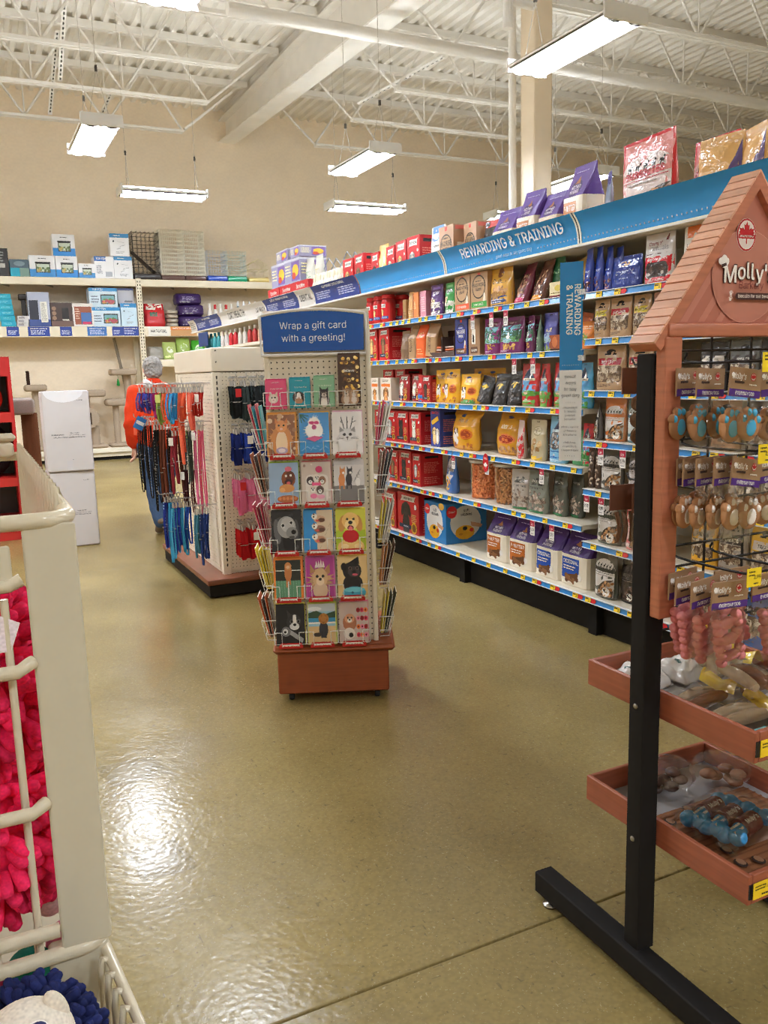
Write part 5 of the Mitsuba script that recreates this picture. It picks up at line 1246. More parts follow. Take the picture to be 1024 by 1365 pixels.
# carpeted cat trees on the base deck
CARPET = (176, 158, 138)
def tree_box(k, nm, x0, x1, y0, y1, z0, z1, c=CARPET): m = Mesh(); m.box(x0, x1, y0, y1, z0, z1, c, r=.03); m.put(part(k, nm), 'carpet')
def post(k, x, y, z0, z1, r=.06, c=CARPET): m = Mesh(); m.lathe([(r, z0), (r, z1)], c, 14, (x, y, 0)); m.put(part(k, 'post'), 'carpet')
k = thing('cat_tree', 'tall beige cat tree with two platforms behind the person', 'cat tree')
tree_box(k, 'base', 2.35, 2.95, 16.56, 17.1, .232, .29); post(k, 2.76, 16.8, .29, 1.6, .07); tree_box(k, 'platform', 2.44, 2.92, 16.55, 16.95, 1.58, 1.7); post(k, 2.50, 16.75, .29, 1.02); tree_box(k, 'platform', 2.32, 2.7, 16.55, 16.95, 1.01, 1.14)
m = Mesh(); m.lathe([(0, 0), (.03, .01), (.02, .09), (.008, .13), (0, .13)], (40, 130, 60), 10, (2.56, 16.6, 1.38)); m.tube([[2.56, 16.6, 1.5], [2.56, 16.6, 1.58]], .003, (60, 90, 60), 4); m.put(part(k, 'hanging_toy', 'green hanging toy'), 'cloth')
k = thing('cat_tree', 'beige cat tree with a barrel and a flat top beside the white cartons', 'cat tree')
tree_box(k, 'base', 1.75, 2.3, 16.56, 17.1, .232, .29)
m = Mesh(); n = 24
ring = [(math.cos(q) * .19, math.sin(q) * .19) for q in np.linspace(0, 2 * math.pi, n + 1)]
for y0, y1 in ((16.6, 16.98),):
    m.grid(np.array([[[1.98 + a, y, .80 + b] for y in (y0, y1)] for a, b in ring]), CARPET); m.box(1.79, 1.98, y0, y1, .61, .99, CARPET, r=.02)
fr = frame([0, 16.6, 0], [1, 0, 0], [0, 0, 1]); f, v = polytri([(1.98 + a, .80 + b) for a, b in ring[:-1]]); m.add(fr(v[:, 0], v[:, 1], .002), f, CARPET); m.put(part(k, 'barrel'), 'carpet')
m = Mesh(); m.box(1.86, 2.03, 16.585, 16.6, .68, .9, (70, 56, 44)); m.put(part(k, 'entrance', 'dark square slab standing for the shade inside the entrance hole'), 'rubber')  # solid dark slab on the barrel face; its colour stands for shade inside
post(k, 2.1, 16.8, .29, .64, .08); post(k, 1.86, 16.85, .29, .62, .05, (190, 170, 130)); post(k, 2.0, 16.9, .97, 1.2, .06); tree_box(k, 'platform', 1.85, 2.32, 16.6, 16.98, 1.19, 1.32)
k = thing('cat_tree', 'small cat tree at the far left behind the brown post', 'cat tree')
tree_box(k, 'base', .95, 1.4, 16.56, 17.0, .232, .3); post(k, 1.1, 16.8, .3, 1.35); tree_box(k, 'platform', .92, 1.3, 16.6, 17.0, 1.33, 1.45); post(k, 1.0, 16.8, 1.45, 1.7, .03, (60, 44, 36))
# brown trunk post with a grey carpet top, nearer the camera
k = thing('scratching_post', 'thick brown scratching post with a grey carpet block on top beside the red display', 'scratching post')
m = Mesh(); m.lathe([(.1, 0), (.085, .3), (.08, 1.18)], (104, 66, 44), 16, (.545, 9.55, 0)); m.put(part(k, 'post'), 'carpet')
m = Mesh(); m.box(.37, .60, 9.35, 9.75, 1.17, 1.34, (150, 140, 132), r=.03); m.put(part(k, 'top'), 'carpet')
# red display unit at the left edge
k = thing('display_stand', 'red open display stand at the left edge holding a red bag and a black bag', 'display')
m = Mesh(); R_ = (186, 40, 40)
m.box(-.4, .36, 9.2, 9.22, 0, 1.74, (40, 34, 36)); m.box(.34, .37, 8.7, 9.22, 0, 1.74, R_); m.box(-.4, -.37, 8.7, 9.22, 0, 1.74, R_); m.box(-.4, .37, 8.7, 9.22, 1.56, 1.74, R_); m.put(k, 'card')
for z0, z1 in ((1.13, 1.22), (.52, .6), (.0, .2)):
    m = Mesh(); m.box(-.37, .34, 8.7, 9.2, z0, z1, (196, 48, 44)); m.put(part(k, 'shelf'), 'card')
def lump(label, nm, at_, r, c, cat='bag', warp=None): k = thing(nm, label, cat); m = Mesh(); m.ball(at_, r, c, 3, None, warp); m.put(k, 'cloth')
lump('rounded red bag on the upper shelf of the red display', 'pet_bed', (.15, 8.95, 1.39), (.135, .2, .165), (206, 52, 36), 'bag', lambda v: np.stack([v[:, 0] * (1 - .25 * v[:, 2]), v[:, 1], v[:, 2]], 1))
lump('black round bag on the lower shelf of the red display', 'pet_bed', (.14, 8.95, .86), (.19, .22, .255), (24, 22, 24))
k = thing('slipper_toy', 'grey and white flat toy leaning on the floor beside the red display', 'toy'); m = Mesh(); m.box(.44, .5, 8.82, 8.84, .42, .62, (176, 170, 164), r=.008); m.box(.45, .48, 8.8, 8.86, 0, .43, (150, 140, 130), r=.008); m.put(k, 'cloth')
# two white cartons, one on the other
def white_carton(label, x, y, z, w, d, h, rz, tape):
    k = thing('white_carton', label, 'carton'); t = at(x, y, z + .001, rz)
    m = Mesh(); m.box(-w / 2, w / 2, 0, d, 0, h, (202, 197, 197), r=.012); m.put(k, 'paper', t)
    a = Art(w, h); a.text('PREMIUM BRAND', .28, .455, .016, (60, 60, 66), w=.26); a.text('Natural Cat Litter', .64, .475, .013, (60, 60, 66), w=.2); a.rect(.52, .452, .86, .456, (80, 80, 84)); a.text('Safety Store Solutions Box Manufacturing Date', .52, .425, .013, (50, 50, 56), w=.66); a.text('FUJI GET', .8, .875, .012, (70, 70, 76), w=.14)
    if tape: a.ell(.46, 1.0, .42, .14, (226, 226, 230), 20, a0=180, a1=360); a.rect(.42, .02, .54, .14, (200, 197, 200)); a.ell(.56, .15, .008, None, (90, 90, 96), 6)
    print_parts(k, a, frame([-w / 2, -.0004, 0], [1, 0, 0], [0, 0, 1]), 'paper', None, t)
white_carton('white carton standing on the floor under the other one', .772, 8.0, 0, .385, .4, .69, 1.5, False)
white_carton('white carton with a torn tape edge on top of the other one', .765, 7.98, .693, .4, .42, .72, -1.5, True)

# ---- goods on top of the far end of the shelf run
def a_toybox(a): a.part('picture'); a.rect(.45, .1, .95, .86, (120, 90, 160)); a.ell(.7, .5, .2, .25, (236, 190, 60)); a.ell(.6, .3, .12, .14, (200, 80, 60)); a.greek(.05, .3, .4, .8, 4, (240, 230, 180), 2); a.rect(0, .9, 1, 1, (200, 200, 214))
for k, (y, z, w, h) in enumerate(((8.5, .277, .42, .25), (8.93, .277, .42, .25), (8.4, .53, .25, .11), (8.8, .53, .4, .12))):
    B('violet and yellow toy box %s behind the DENTAL tab' % ('in front, lower row', 'behind, lower row', 'on the upper row, front', 'on the upper row, behind')[k], carton, y, TZ + z, w, .3, h, (150, 146, 176), a_toybox, a_toybox, x=3.15)
for k in range(3): B('red and white carton of a row of three behind the DENTAL tab, %s' % ('first', 'second', 'third')[k], carton, 8.2 + .42 * k, TZ, .4, .3, .275, (214, 206, 200), lambda a: (a.rect(0, .7, 1, 1, (196, 44, 50)), a.text('Sunshine', .5, .76, .14, WHITE, w=.6), a.rect(.1, .1, .6, .55, (60, 60, 64))), lambda a: (a.rect(0, .7, 1, 1, (196, 44, 50)), a.greek(.1, .1, .9, .6, 4, (120, 110, 110), 3)), x=3.12)
for k in range(2): B('%s pouch beside the violet toy boxes on top of the run' % ('green and white', 'yellow and white')[k], pouch, 8.2 - .25 * k, TZ + .28, .2, .22, .08, (206, 206, 196), plain(((80, 150, 80), (220, 190, 60))[k]), x=3.2)
for k in range(2): wire_cage('small blue-grey wire carrier with a pitched roof, %s of two on top of the run' % ('left', 'right')[k], 0, .42, .3, .34, (150, 160, 176), (190, 196, 206), .05, 'wire_carrier', peak=.14, cc=0)
for k, y in enumerate((7.72, 7.28)):
    key = ('wire_carrier', 'wire_carrier_001')[k]
    for e in [e for e in scene if e == key or e.startswith(key + '__')]: scene[e]['to_world'] = T().translate([3.2, y, TZ + .002]).rotate([0, 0, 1], -90).translate([0, -BY, 0])
for k in range(9): bottle('white bottle with a pale cap behind the navy dental sign, %s from the left' % ORD[k], 3.14, 7.85 - k * .085, TZ, .29, .036, (228, 220, 206), (236, 226, 200), 'bottle', group='white bottles behind the navy dental sign')
# ---- the far bays of the run: rows of small bottles seen over the leash display
for k in range(16):
    c = [(60, 150, 160), (60, 150, 160), (206, 200, 196), (196, 50, 56), (220, 214, 206), (180, 60, 60), (206, 150, 130)][min(6, k // 2)]
    bottle('small %s bottle above the leash display, %s from the left end of its row' % (('teal', 'teal', 'white', 'red', 'white', 'red', 'salmon')[min(6, k // 2)], ORD[k]), 3.1, 11.9 - k * .2, S1, .2, .035, c, (226, 222, 216) if k >= 4 else (40, 120, 140), 'shampoo_bottle', group='teal bottles in the far bays' if k < 4 else 'red and white bottles in the far bays')
k = thing('shelf_card', 'dark blue card at the far end under the CAT HEALTH sign', 'card'); m = Mesh(); m.box(3.02, 3.03, 11.6, 12.1, 1.93, 2.12, (30, 60, 120)); m.put(k, 'card')
# ---------------------------------------------------------------- leash and collar island with pegboard sides
IX, IY, ID, IW = 1.48, 5.62, 1.12, .62
CREAM2 = (232, 223, 204)
isl = thing('pegboard_island', 'cream pegboard display island hung with collars and leashes', 'display')
m = Mesh(); m.box(1.35, 2.22, 5.52, 6.98, .012, .095, (24, 20, 18)); m.put(isl, 'rubber')
m = Mesh(); m.box(1.335, 2.235, 5.505, 7.0, .095, .135, (120, 70, 50), r=.006); m.put(part(isl, 'plinth_top', 'brown plinth top'), 'wood')
m = Mesh(); m.box(IX + .01, IX + IW - .01, IY + .02, IY + ID, .13, 1.53, CREAM2); m.put(part(isl, 'core'), 'paint')
m = Mesh(); m.box(IX, IX + IW, IY, IY + ID + .02, 1.535, 1.695, (230, 221, 203), r=.006); m.put(part(isl, 'top_box', 'plain cream top box'), 'paint')
m = Mesh()
for x, z in ((IX + .03, 1.675), (IX + .57, 1.675), (IX + .03, 1.6)): m.ball((x, IY - .001, z), (.006, .003, .006), (90, 84, 74), 1)
m.put(part(isl, 'screw', stuff=True), 'steel')
m = Mesh(); m.box(IX, IX + .055, IY, IY + .05, .13, 1.532, (234, 226, 208), r=.004); m.put(part(isl, 'corner_upright'), 'paint')
m = Mesh(); m.box(IX, IX + .05, IY + ID - .05, IY + ID, .13, 1.532, (234, 226, 208), r=.004); m.put(part(isl, 'corner_upright'), 'paint')
m = Mesh()
for k in range(36): m.quad([IX + .024, IY - .0006, .19 + k * .037], [IX + .034, IY - .0006, .19 + k * .037], [IX + .034, IY - .0006, .212 + k * .037], [IX + .024, IY - .0006, .212 + k * .037], (44, 38, 32))
m.put(part(isl, 'upright_slots', stuff=True), 'rubber')
m = Mesh(); m.box(IX + .055, IX + IW, IY + .006, IY + .014, .16, 1.53, CREAM2); m.put(part(isl, 'front_pegboard'), 'paint')
m = Mesh(); m.box(IX + .006, IX + .014, IY + .05, IY + ID - .05, .16, 1.53, CREAM2); m.put(part(isl, 'side_pegboard'), 'paint')
m = Mesh()
for i in range(22):
    for j in range(54):
        x, z, r = IX + .07 + i * .0254, .18 + j * .0254, .0036
        m.add([[x + r * math.cos(q), IY + .0055, z + r * math.sin(q)] for q in np.linspace(0, 2 * math.pi, 7)[:-1]], [[0, 1, 2], [0, 2, 3], [0, 3, 4], [0, 4, 5]], (60, 52, 44))
for i in range(40):
    for j in range(54):
        y, z, r = IY + .07 + i * .0254, .18 + j * .0254, .0036
        m.add([[IX + .0055, y - r * math.cos(q), z + r * math.sin(q)] for q in np.linspace(0, 2 * math.pi, 7)[:-1]], [[0, 1, 2], [0, 2, 3], [0, 3, 4], [0, 4, 5]], (60, 52, 44))
m.put(part(isl, 'peg_holes', stuff=True), 'rubber')
for x in (1.42, 2.15):
    m = Mesh(); m.lathe([(0, -.01), (.02, -.01), (.02, .01), (0, .01)], (60, 60, 62), 12, (x, 5.6, .011)); m.put(part(isl, 'caster'), 'rubber')
CHROME = (206, 206, 208)
lr = np.random.default_rng(21)

def hook_clip(m, o, ax):
    """A trigger snap hanging under o."""
    o = np.asarray(o, float)
    q = np.linspace(0, 2 * math.pi, 9)[:-1]
    m.tube(np.array([o + ax * .015 * math.cos(a) + np.array([0, 0, -.009 + .018 * math.sin(a)]) for a in q]), .0028, CHROME, 4, closed=True)
    m.tube([o + [0, 0, -.0255], o + [0, 0, -.06]], [.0065, .0085], CHROME, 6)

def leash(o, L, w, c, side, label, nm='dog_leash', cat='leash', group=None, fold=1, sway=0.0, tag=None, c2=None, open_=.03):
    """A strap hung by its clip at o: down L, round and up again; fold > 1 folds it back and forth."""
    k = thing(nm, label, cat, group); o = np.asarray(o, float); side = np.asarray(side, float); out = np.cross(side, [0, 0, 1.0])
    m = Mesh()
    for f in range(fold):
        s, a = (f - (fold - 1) / 2) * w * 1.12, lr.uniform(.9, 1.08)
        s0 = o + side * s + [0, 0, -.055]
        b = open_ * lr.uniform(.7, 1.2)
        pts = curve([s0, s0 + [0, 0, -L * .45 * a] + side * (sway * .5 + lr.uniform(-.004, .004)) + out * b * .2, s0 + [0, 0, -L * .9 * a] + side * sway + out * b * .1, s0 + [0, 0, -L * a] + side * (sway + w * .3) + out * b * .5,
                     s0 + [0, 0, -L * .9 * a] + side * (sway + w * .55) + out * b, s0 + [0, 0, -L * .45 * a] + side * (sway * .6 + w * .2) + out * b * 1.1, s0 + [0, 0, -.01] + out * b * .5], 4)
        m.strap(pts, w, .0025, c if not c2 or f % 2 == 0 else c2, side)
    m.put(k, 'cloth')
    m = Mesh(); hook_clip(m, o, side)
    if L > .1:
        m.put(part(k, 'snap_hook', 'chrome snap hook'), 'steel'); m = Mesh()
        z = o + [0, 0, -.055 - L * .5] + out * open_; m.box(z[0] - abs(side[0]) * w * .6 * fold - .003, z[0] + abs(side[0]) * w * .6 * fold + .003, z[1] - abs(side[1]) * w * .6 * fold - .003, z[1] + abs(side[1]) * w * .6 * fold + .003, z[2] - .002, z[2] + .002, CHROME)
    m.put(part(k, 'slide', 'chrome slide') if L > .1 else part(k, 'snap_hook', 'chrome snap hook'), 'steel')
    if c2:
        m = Mesh()
        for q in range(int(L / .022)):
            z = o + [0, 0, -.06 - q * .022] + out * (open_ * .45 + .002) + side * sway * q * .022 / L
            m.ball(z, (.006 if abs(side[0]) > .5 else .003, .006 if abs(side[1]) > .5 else .003, .007), c2, 0)
        m.put(part(k, 'pattern', 'printed pattern', True), 'cloth')
    if tag:
        m = Mesh(); z = o + [0, 0, -.07] + out * (open_ + .012) + side * .01
        fr = frame(z - side * .02, side, [0, 0, -1]); m.prism([(0, 0), (.04, 0), (.04, .055), (0, .055)], fr, .0012, tag); m.put(part(k, 'card_tag', 'card tag'), 'paper')
    return k
def peg(o, d, L, label=None, holder=isl):
    o, d = np.asarray(o, float), np.asarray(d, float)
    m = Mesh(); m.tube([o, o + d * L, o + d * (L + .012) + [0, 0, .005], o + d * (L + .016) + [0, 0, .03]], .0032, CHROME, 5); m.put(part(holder, 'peg_hook', 'chrome peg hook'), 'steel')
SX, SY = np.array([1.0, 0, 0]), np.array([0, -1.0, 0])
# the front: four rows of folded collars
ROWS = ((1.49, .22, [(30, 34, 36), (40, 52, 54), (24, 26, 28), (52, 62, 62)], 'black', 'top'), (1.175, .2, [(26, 40, 108), (34, 54, 140), (24, 34, 90), (40, 62, 150)], 'navy blue', 'second'),
        (.865, .22, [(222, 120, 158), (230, 140, 172), (214, 106, 146)], 'pink', 'third'), (.515, .21, [(190, 30, 34), (204, 44, 40), (170, 24, 30)], 'red', 'lowest'))
for z, L, cs, cn, rn in ROWS:
    for i in range(5):
        x = IX + .11 + i * .072
        peg((x, IY + .006, z + .0013), (0, -1, 0), .17)
        for j in range(3):
            leash((x + lr.uniform(-.004, .004), IY - .035 - j * .048, z), L * lr.uniform(.88, 1.05), .02, cs[(i + j) % len(cs)], SX, '%s nylon collar in the %s row, %s peg from the left, %s' % (cn, rn, ORD[i], ('nearest the board', 'in the middle', 'in front')[j]), 'dog_collar', 'collar', '%s collars on the front pegboard' % cn, 2,
                  lr.uniform(-.012, .012) + (.03 if cn in ('pink', 'red') and i > 3 else 0), {0: (206, 40, 44), 1: (228, 224, 220), 4: (230, 200, 60)}.get(i) if j == 2 and (i + int(z * 10)) % 2 == 0 else None)
# the left side: arms standing out to the left, leashes of many colours
def arm(y, z, L): peg((IX + .006, y, z + .0013), (-1, 0, 0), L * .76 + .05)
CORAL, TEAL2, BRN = (226, 96, 62), (60, 150, 200), (84, 48, 36)
spec = [  # y, z, arm length, [(distance along the arm, drop, width, colour, second colour, words, tag)]
 (5.72, 1.46, .17, [(.05, .17, .02, (176, 44, 36), None, 'short red leash next to the pegboard edge', (232, 230, 226)), (.09, .17, .022, (190, 60, 44), None, 'short red leash beside the white card', None), (.13, .28, .03, (222, 104, 84), (236, 150, 126), 'wide coral leash with an arrow pattern', None)]),
 (5.83, 1.46, .3, [(.15, .2, .02, CORAL, None, 'coral looped leash, top row', None), (.2, .5, .024, (230, 110, 80), (240, 160, 130), 'long coral leash with a stitched handle loop', None), (.25, .2, .02, TEAL2, None, 'bright blue leash, top row', None), (.285, .19, .02, (50, 120, 180), (210, 214, 220), 'blue leash with a printed band, top row', None)]),
 (5.98, 1.46, .36, [(.22, .22, .022, (214, 170, 150), (226, 96, 62), 'pale leash with a coral print, top row', None), (.28, .2, .02, (232, 120, 86), None, 'salmon looped leash, top row', None), (.33, .22, .02, (120, 140, 60), (222, 110, 70), 'olive and orange leash, top row', (206, 210, 120))]),
 (6.14, 1.46, .42, [(.3, .17, .018, (170, 40, 60), (60, 30, 90), 'crimson leash with a violet print, top row', None), (.34, .2, .018, (150, 40, 96), None, 'magenta leash, top row', None), (.38, .16, .018, (92, 40, 110), (200, 60, 90), 'violet leash with a red print, top row', None), (.41, .12, .018, (44, 56, 130), None, 'dark blue leash at the tip of the top arm', None)]),
 (6.34, 1.46, .44, [(.36, .16, .018, (60, 50, 130), (170, 60, 120), 'indigo leash with a pink print, rear top arm', None), (.4, .14, .018, (120, 36, 60), None, 'wine red leash, rear top arm', None), (.43, .13, .018, (40, 60, 140), (140, 170, 220), 'blue patterned leash at the rear arm tip', None)]),
 (5.76, 1.2, .2, [(.06, .62, .016, (226, 110, 150), (240, 150, 70), 'long pink leash with an orange band', None), (.1, .54, .016, (220, 120, 160), None, 'long pink leash beside the upright', (228, 226, 224)), (.17, .36, .012, (60, 66, 60), (130, 150, 80), 'thin olive cord leash', None)]),
 (5.92, 1.16, .3, [(.14, .4, .014, (70, 90, 100), (150, 160, 160), 'grey-blue cord leash with metal fittings', None), (.2, .46, .018, BRN, None, 'dark brown leather leash', None), (.26, .42, .018, (130, 40, 50), None, 'dark red leather leash', (226, 222, 216))]),
 (6.08, 1.2, .4, [(.26, .5, .016, (60, 40, 34), (190, 180, 170), 'brown leash with pale studs', None), (.32, .62, .02, (110, 60, 44), None, 'wide saddle-brown leather leash', None), (.38, .56, .012, (24, 22, 22), (170, 168, 164), 'black leash patterned like a chain', None)]),
 (6.36, 1.22, .46, [(.3, .5, .014, (30, 28, 28), None, 'thin black leash behind the chain one', None), (.37, .56, .012, (26, 24, 24), (150, 148, 140), 'black studded leash in front of the person', None), (.42, .5, .016, (34, 30, 28), None, 'black leather leash at the left end', None), (.45, .48, .012, (22, 22, 24), (140, 130, 70), 'thin black leash with yellow flecks', (220, 90, 60))]),
 (5.9, .92, .24, [(.1, .3, .012, (90, 40, 40), (60, 60, 60), 'maroon cord leash low on the side', None), (.18, .34, .014, (70, 36, 40), None, 'dark maroon leash low on the side', (222, 222, 222))]),
 (5.74, .62, .2, [(.06, .3, .018, (40, 60, 120), (120, 150, 210), 'navy leash with a pale print, bottom row', None), (.1, .36, .02, (50, 70, 130), (230, 234, 240), 'navy and white leash, bottom row', None), (.15, .3, .018, (60, 110, 130), None, 'slate blue leash, bottom row', None)]),
 (5.88, .66, .32, [(.18, .32, .02, (44, 80, 170), (130, 180, 230), 'royal blue patterned leash, bottom row', None), (.23, .36, .02, (60, 150, 190), None, 'sky blue leash, bottom row', None), (.28, .3, .018, (36, 56, 150), (220, 70, 80), 'blue leash with red specks, bottom row', None), (.31, .34, .018, (70, 160, 200), (30, 50, 110), 'turquoise leash with navy specks, bottom row', None)]),
 (6.04, .68, .36, [(.24, .38, .02, (40, 70, 150), (200, 210, 230), 'blue tartan leash, bottom row', None), (.29, .42, .022, (64, 156, 206), None, 'long turquoise leash, bottom row', None), (.34, .36, .018, (34, 50, 130), (150, 190, 230), 'blue dotted leash at the bottom left', None)])]
for y, z, L, items in spec:
    arm(y, z, L)
    for d, drop, w, c, c2, words, tag in items:
        for tw in (0, 1):
            an = lr.uniform(-1.2, -.75)
            leash((IX - d * .76 - .03 + .021 * tw, y, z), drop * (1 - .1 * tw), w * lr.uniform(.75, .95), c, np.array([math.cos(an), math.sin(an), 0]), ('twin hanging behind the ' if tw else '') + words,
                  tag=tag if not tw else None, c2=c2 if not tw else None, sway=lr.uniform(-.016, .016), open_=lr.uniform(.03, .05) if drop < .3 else lr.uniform(.015, .035))
k = thing('clip_tag', 'blue hanging product card over the black leashes in front of the person', 'card'); m = Mesh(); m.box(1.05, 1.12, 6.2, 6.203, 1.14, 1.23, (40, 110, 180)); m.put(k, 'card', T().translate([1.085, 6.2, 1.185]).rotate([0, 1, 0], 28).translate([-1.085, -6.2, -1.185]))
m = Mesh(); m.box(1.056, 1.114, 6.1985, 6.1995, 1.175, 1.2, (226, 230, 236)); m.tube([[1.085, 6.2, 1.23], [1.085, 6.2, 1.47]], .0015, (120, 120, 120), 4); m.put(part(k, 'print'), 'card', T().translate([1.085, 6.2, 1.185]).rotate([0, 1, 0], 28).translate([-1.085, -6.2, -1.185]))
# ---------------------------------------------------------------- the person walking away beyond the leashes
import manifold3d as m3
def hull_chain(bones, size=.02, smooth=12):
    """One continuous surface over bones [(point, radius, point, radius)]; a radius may be (x, y, z)."""
    def ball(p, r):
        s = m3.Manifold.sphere(1.0, 18)
        return s.scale([r] * 3 if np.ndim(r) == 0 else list(r)).translate([float(x) for x in p])
    parts = [m3.Manifold.batch_hull([ball(a, ra), ball(b, rb)]) for a, ra, b, rb in bones]
    M = m3.Manifold.batch_boolean(parts, m3.OpType.Add).refine_to_length(size)
    mm = M.to_mesh()
    t = trimesh.Trimesh(mm.vert_properties[:, :3], mm.tri_verts, process=True)
    trimesh.smoothing.filter_taubin(t, iterations=smooth)
    return t
def body_mesh(t, c, key, mat, colour_fn=None):
    m = Mesh(); v = np.array(t.vertices)
    m.add(v, t.faces, colour_fn(v) if colour_fn else c)
    return m.put(key, mat)
pk = thing('person', 'person in an orange-red jacket and blue jeans walking away past the leashes', 'person')
px, py = 1.575, 8.25
P = lambda x, y, z: np.array([px + x, py + y, z])
SK, JEAN = (206, 160, 136), (70, 92, 124)
hd = P(.03, .045, 1.585)
body = [(hd + [0, 0, .02], (.078, .098, .1), hd + [0, .03, -.055], (.06, .07, .06)), (hd + [0, 0, -.06], .056, P(.02, 0, 1.42), .062), (P(.02, 0, 1.4), (.12, .08, .06), P(.01, 0, 1.15), (.13, .1, .1)), (P(.01, 0, 1.15), (.13, .1, .1), P(.01, 0, .92), (.15, .115, .09)),
        # legs: the left one trailing with the heel lifted, the right one forward
        (P(-.075, -.01, .88), .095, P(-.055, .0, .49), .066), (P(-.055, .0, .49), .066, P(-.03, -.12, .13), .043), (P(.095, .01, .88), .095, P(.1, .12, .48), .066), (P(.1, .12, .48), .066, P(.09, .19, .09), .043),
        # arms
        (P(-.16, -.005, 1.37), .058, P(-.215, -.05, 1.08), .046), (P(-.215, -.05, 1.08), .046, P(-.195, .04, .87), .034), (P(.195, 0, 1.37), .058, P(.25, -.03, 1.08), .046), (P(.25, -.03, 1.08), .046, P(.23, .1, .9), .034)]
def hand(w, d, side):
    w, d = np.asarray(w, float), np.asarray(d, float); d = d / np.linalg.norm(d)
    s = np.cross(d, [0, 0, 1.0]) if abs(d[2]) < .9 else np.array([0, 1.0, 0]); s /= np.linalg.norm(s); n = np.cross(s, d)
    b = [(w, .026, w + d * .06 + s * .02, .018), (w, .026, w + d * .06 - s * .02, .018)]
    for q, (o, L) in enumerate(((.03, .06), (.011, .07), (-.009, .066), (-.028, .052))):
        a = w + d * .065 + s * o; e = a + d * L * .55 + n * side * .012; b += [(a, .0105, e, .0095), (e, .0095, e + d * L * .38 + n * side * .03, .0085)]
    return b + [(w + d * .015 + s * .028, .012, w + d * .05 + s * .052 + n * side * .01, .0105), (w + d * .05 + s * .052 + n * side * .01, .0105, w + d * .08 + s * .05 + n * side * .02, .009)]
body += hand(P(-.193, .045, .845), (.05, .12, -1), 1) + hand(P(.228, .105, .87), (-.05, .15, -1), -1)
# face: nose, ears, brow, chin (it looks away from the camera)
body += [(hd + [0, .1, -.005], .016, hd + [0, .115, -.025], .015), (hd + [-.078, .0, -.005], (.012, .02, .03), hd + [-.08, .005, .0], (.01, .018, .026)), (hd + [.078, 0, -.005], (.012, .02, .03), hd + [.08, .005, 0], (.01, .018, .026)), (hd + [-.035, .085, .02], .018, hd + [.035, .085, .02], .018), (hd + [-.02, .07, -.085], .022, hd + [.02, .07, -.085], .022)]
t = hull_chain(body, .014, 8)
body_mesh(t, SK, pk, 'paint', lambda v: np.where((np.linalg.norm(v - (hd + [0, .095, -.058]), axis=1) < .02)[:, None], np.array([[170, 90, 86]]), np.where(v[:, 2:3] > 1, np.array([SK]), np.array([SK]))).astype(float))
for s in (-1, 1):
    m = Mesh(); m.ball(hd + [s * .032, .094, .0], (.013, .009, .009), (236, 232, 228), 1); m.ball(hd + [s * .032, .1015, .0], (.006, .003, .006), (60, 70, 80), 1); m.put(part(pk, 'eye'), 'gloss')
# hair: short, grey
t = hull_chain([(hd + [0, -.012, .035], (.093, .1, .088), hd + [0, -.03, -.03], (.084, .085, .06)), (hd + [0, .05, .075], (.07, .05, .04), hd + [0, 0, .06], (.085, .08, .07))], .012, 6)
v = np.array(t.vertices); v += (meshkit.noise(v * 60, 3)[:, None] - .5) * .016; t.vertices = v
body_mesh(t, (150, 146, 142), part(pk, 'hair', 'short grey hair'), 'cloth', lambda v: (np.array([[150, 146, 142]]) * (.72 + .5 * meshkit.noise(v * [70, 70, 30], 5)[:, None])))
# jacket
j = [(P(.02, 0, 1.42), (.15, .095, .07), P(.01, 0, 1.2), (.175, .135, .1)), (P(.01, 0, 1.2), (.175, .135, .1), P(.015, 0, .88), (.19, .15, .08)), (P(.02, .0, 1.45), (.085, .085, .04), P(.02, 0, 1.4), (.13, .1, .06)),
     (P(-.155, -.005, 1.375), .078, P(-.225, -.055, 1.08), .07), (P(-.225, -.055, 1.08), .07, P(-.2, .035, .885), .054), (P(.19, 0, 1.375), .078, P(.255, -.035, 1.08), .07), (P(.255, -.035, 1.08), .07, P(.232, .09, .91), .054)]
t = hull_chain(j, .016, 10)
v = np.array(t.vertices); nrm = np.array(t.vertex_normals)
fold = np.sin(v[:, 2] * 42 + 9 * (v[:, 0] - px) + 4 * meshkit.noise(v * 9, 2)) * .006 * np.clip((1.35 - v[:, 2]) * 3, 0, 1) + (meshkit.noise(v * 14, 8) - .5) * .02
t.vertices = v + nrm * fold[:, None]
body_mesh(t, (214, 62, 28), part(pk, 'jacket', 'orange-red jacket'), 'cloth')
t = hull_chain([(P(.02, -.01, 1.455), (.085, .08, .035), P(.02, -.005, 1.48), (.075, .07, .03))], .012, 5); body_mesh(t, (200, 54, 26), part(pk, 'collar'), 'cloth')
t = hull_chain([(P(-.06, -.06, 1.47), (.03, .02, .03), P(-.03, -.085, 1.44), (.035, .015, .035))], .012, 4); body_mesh(t, (226, 224, 226), part(pk, 'scarf', 'white and red scarf end'), 'cloth')
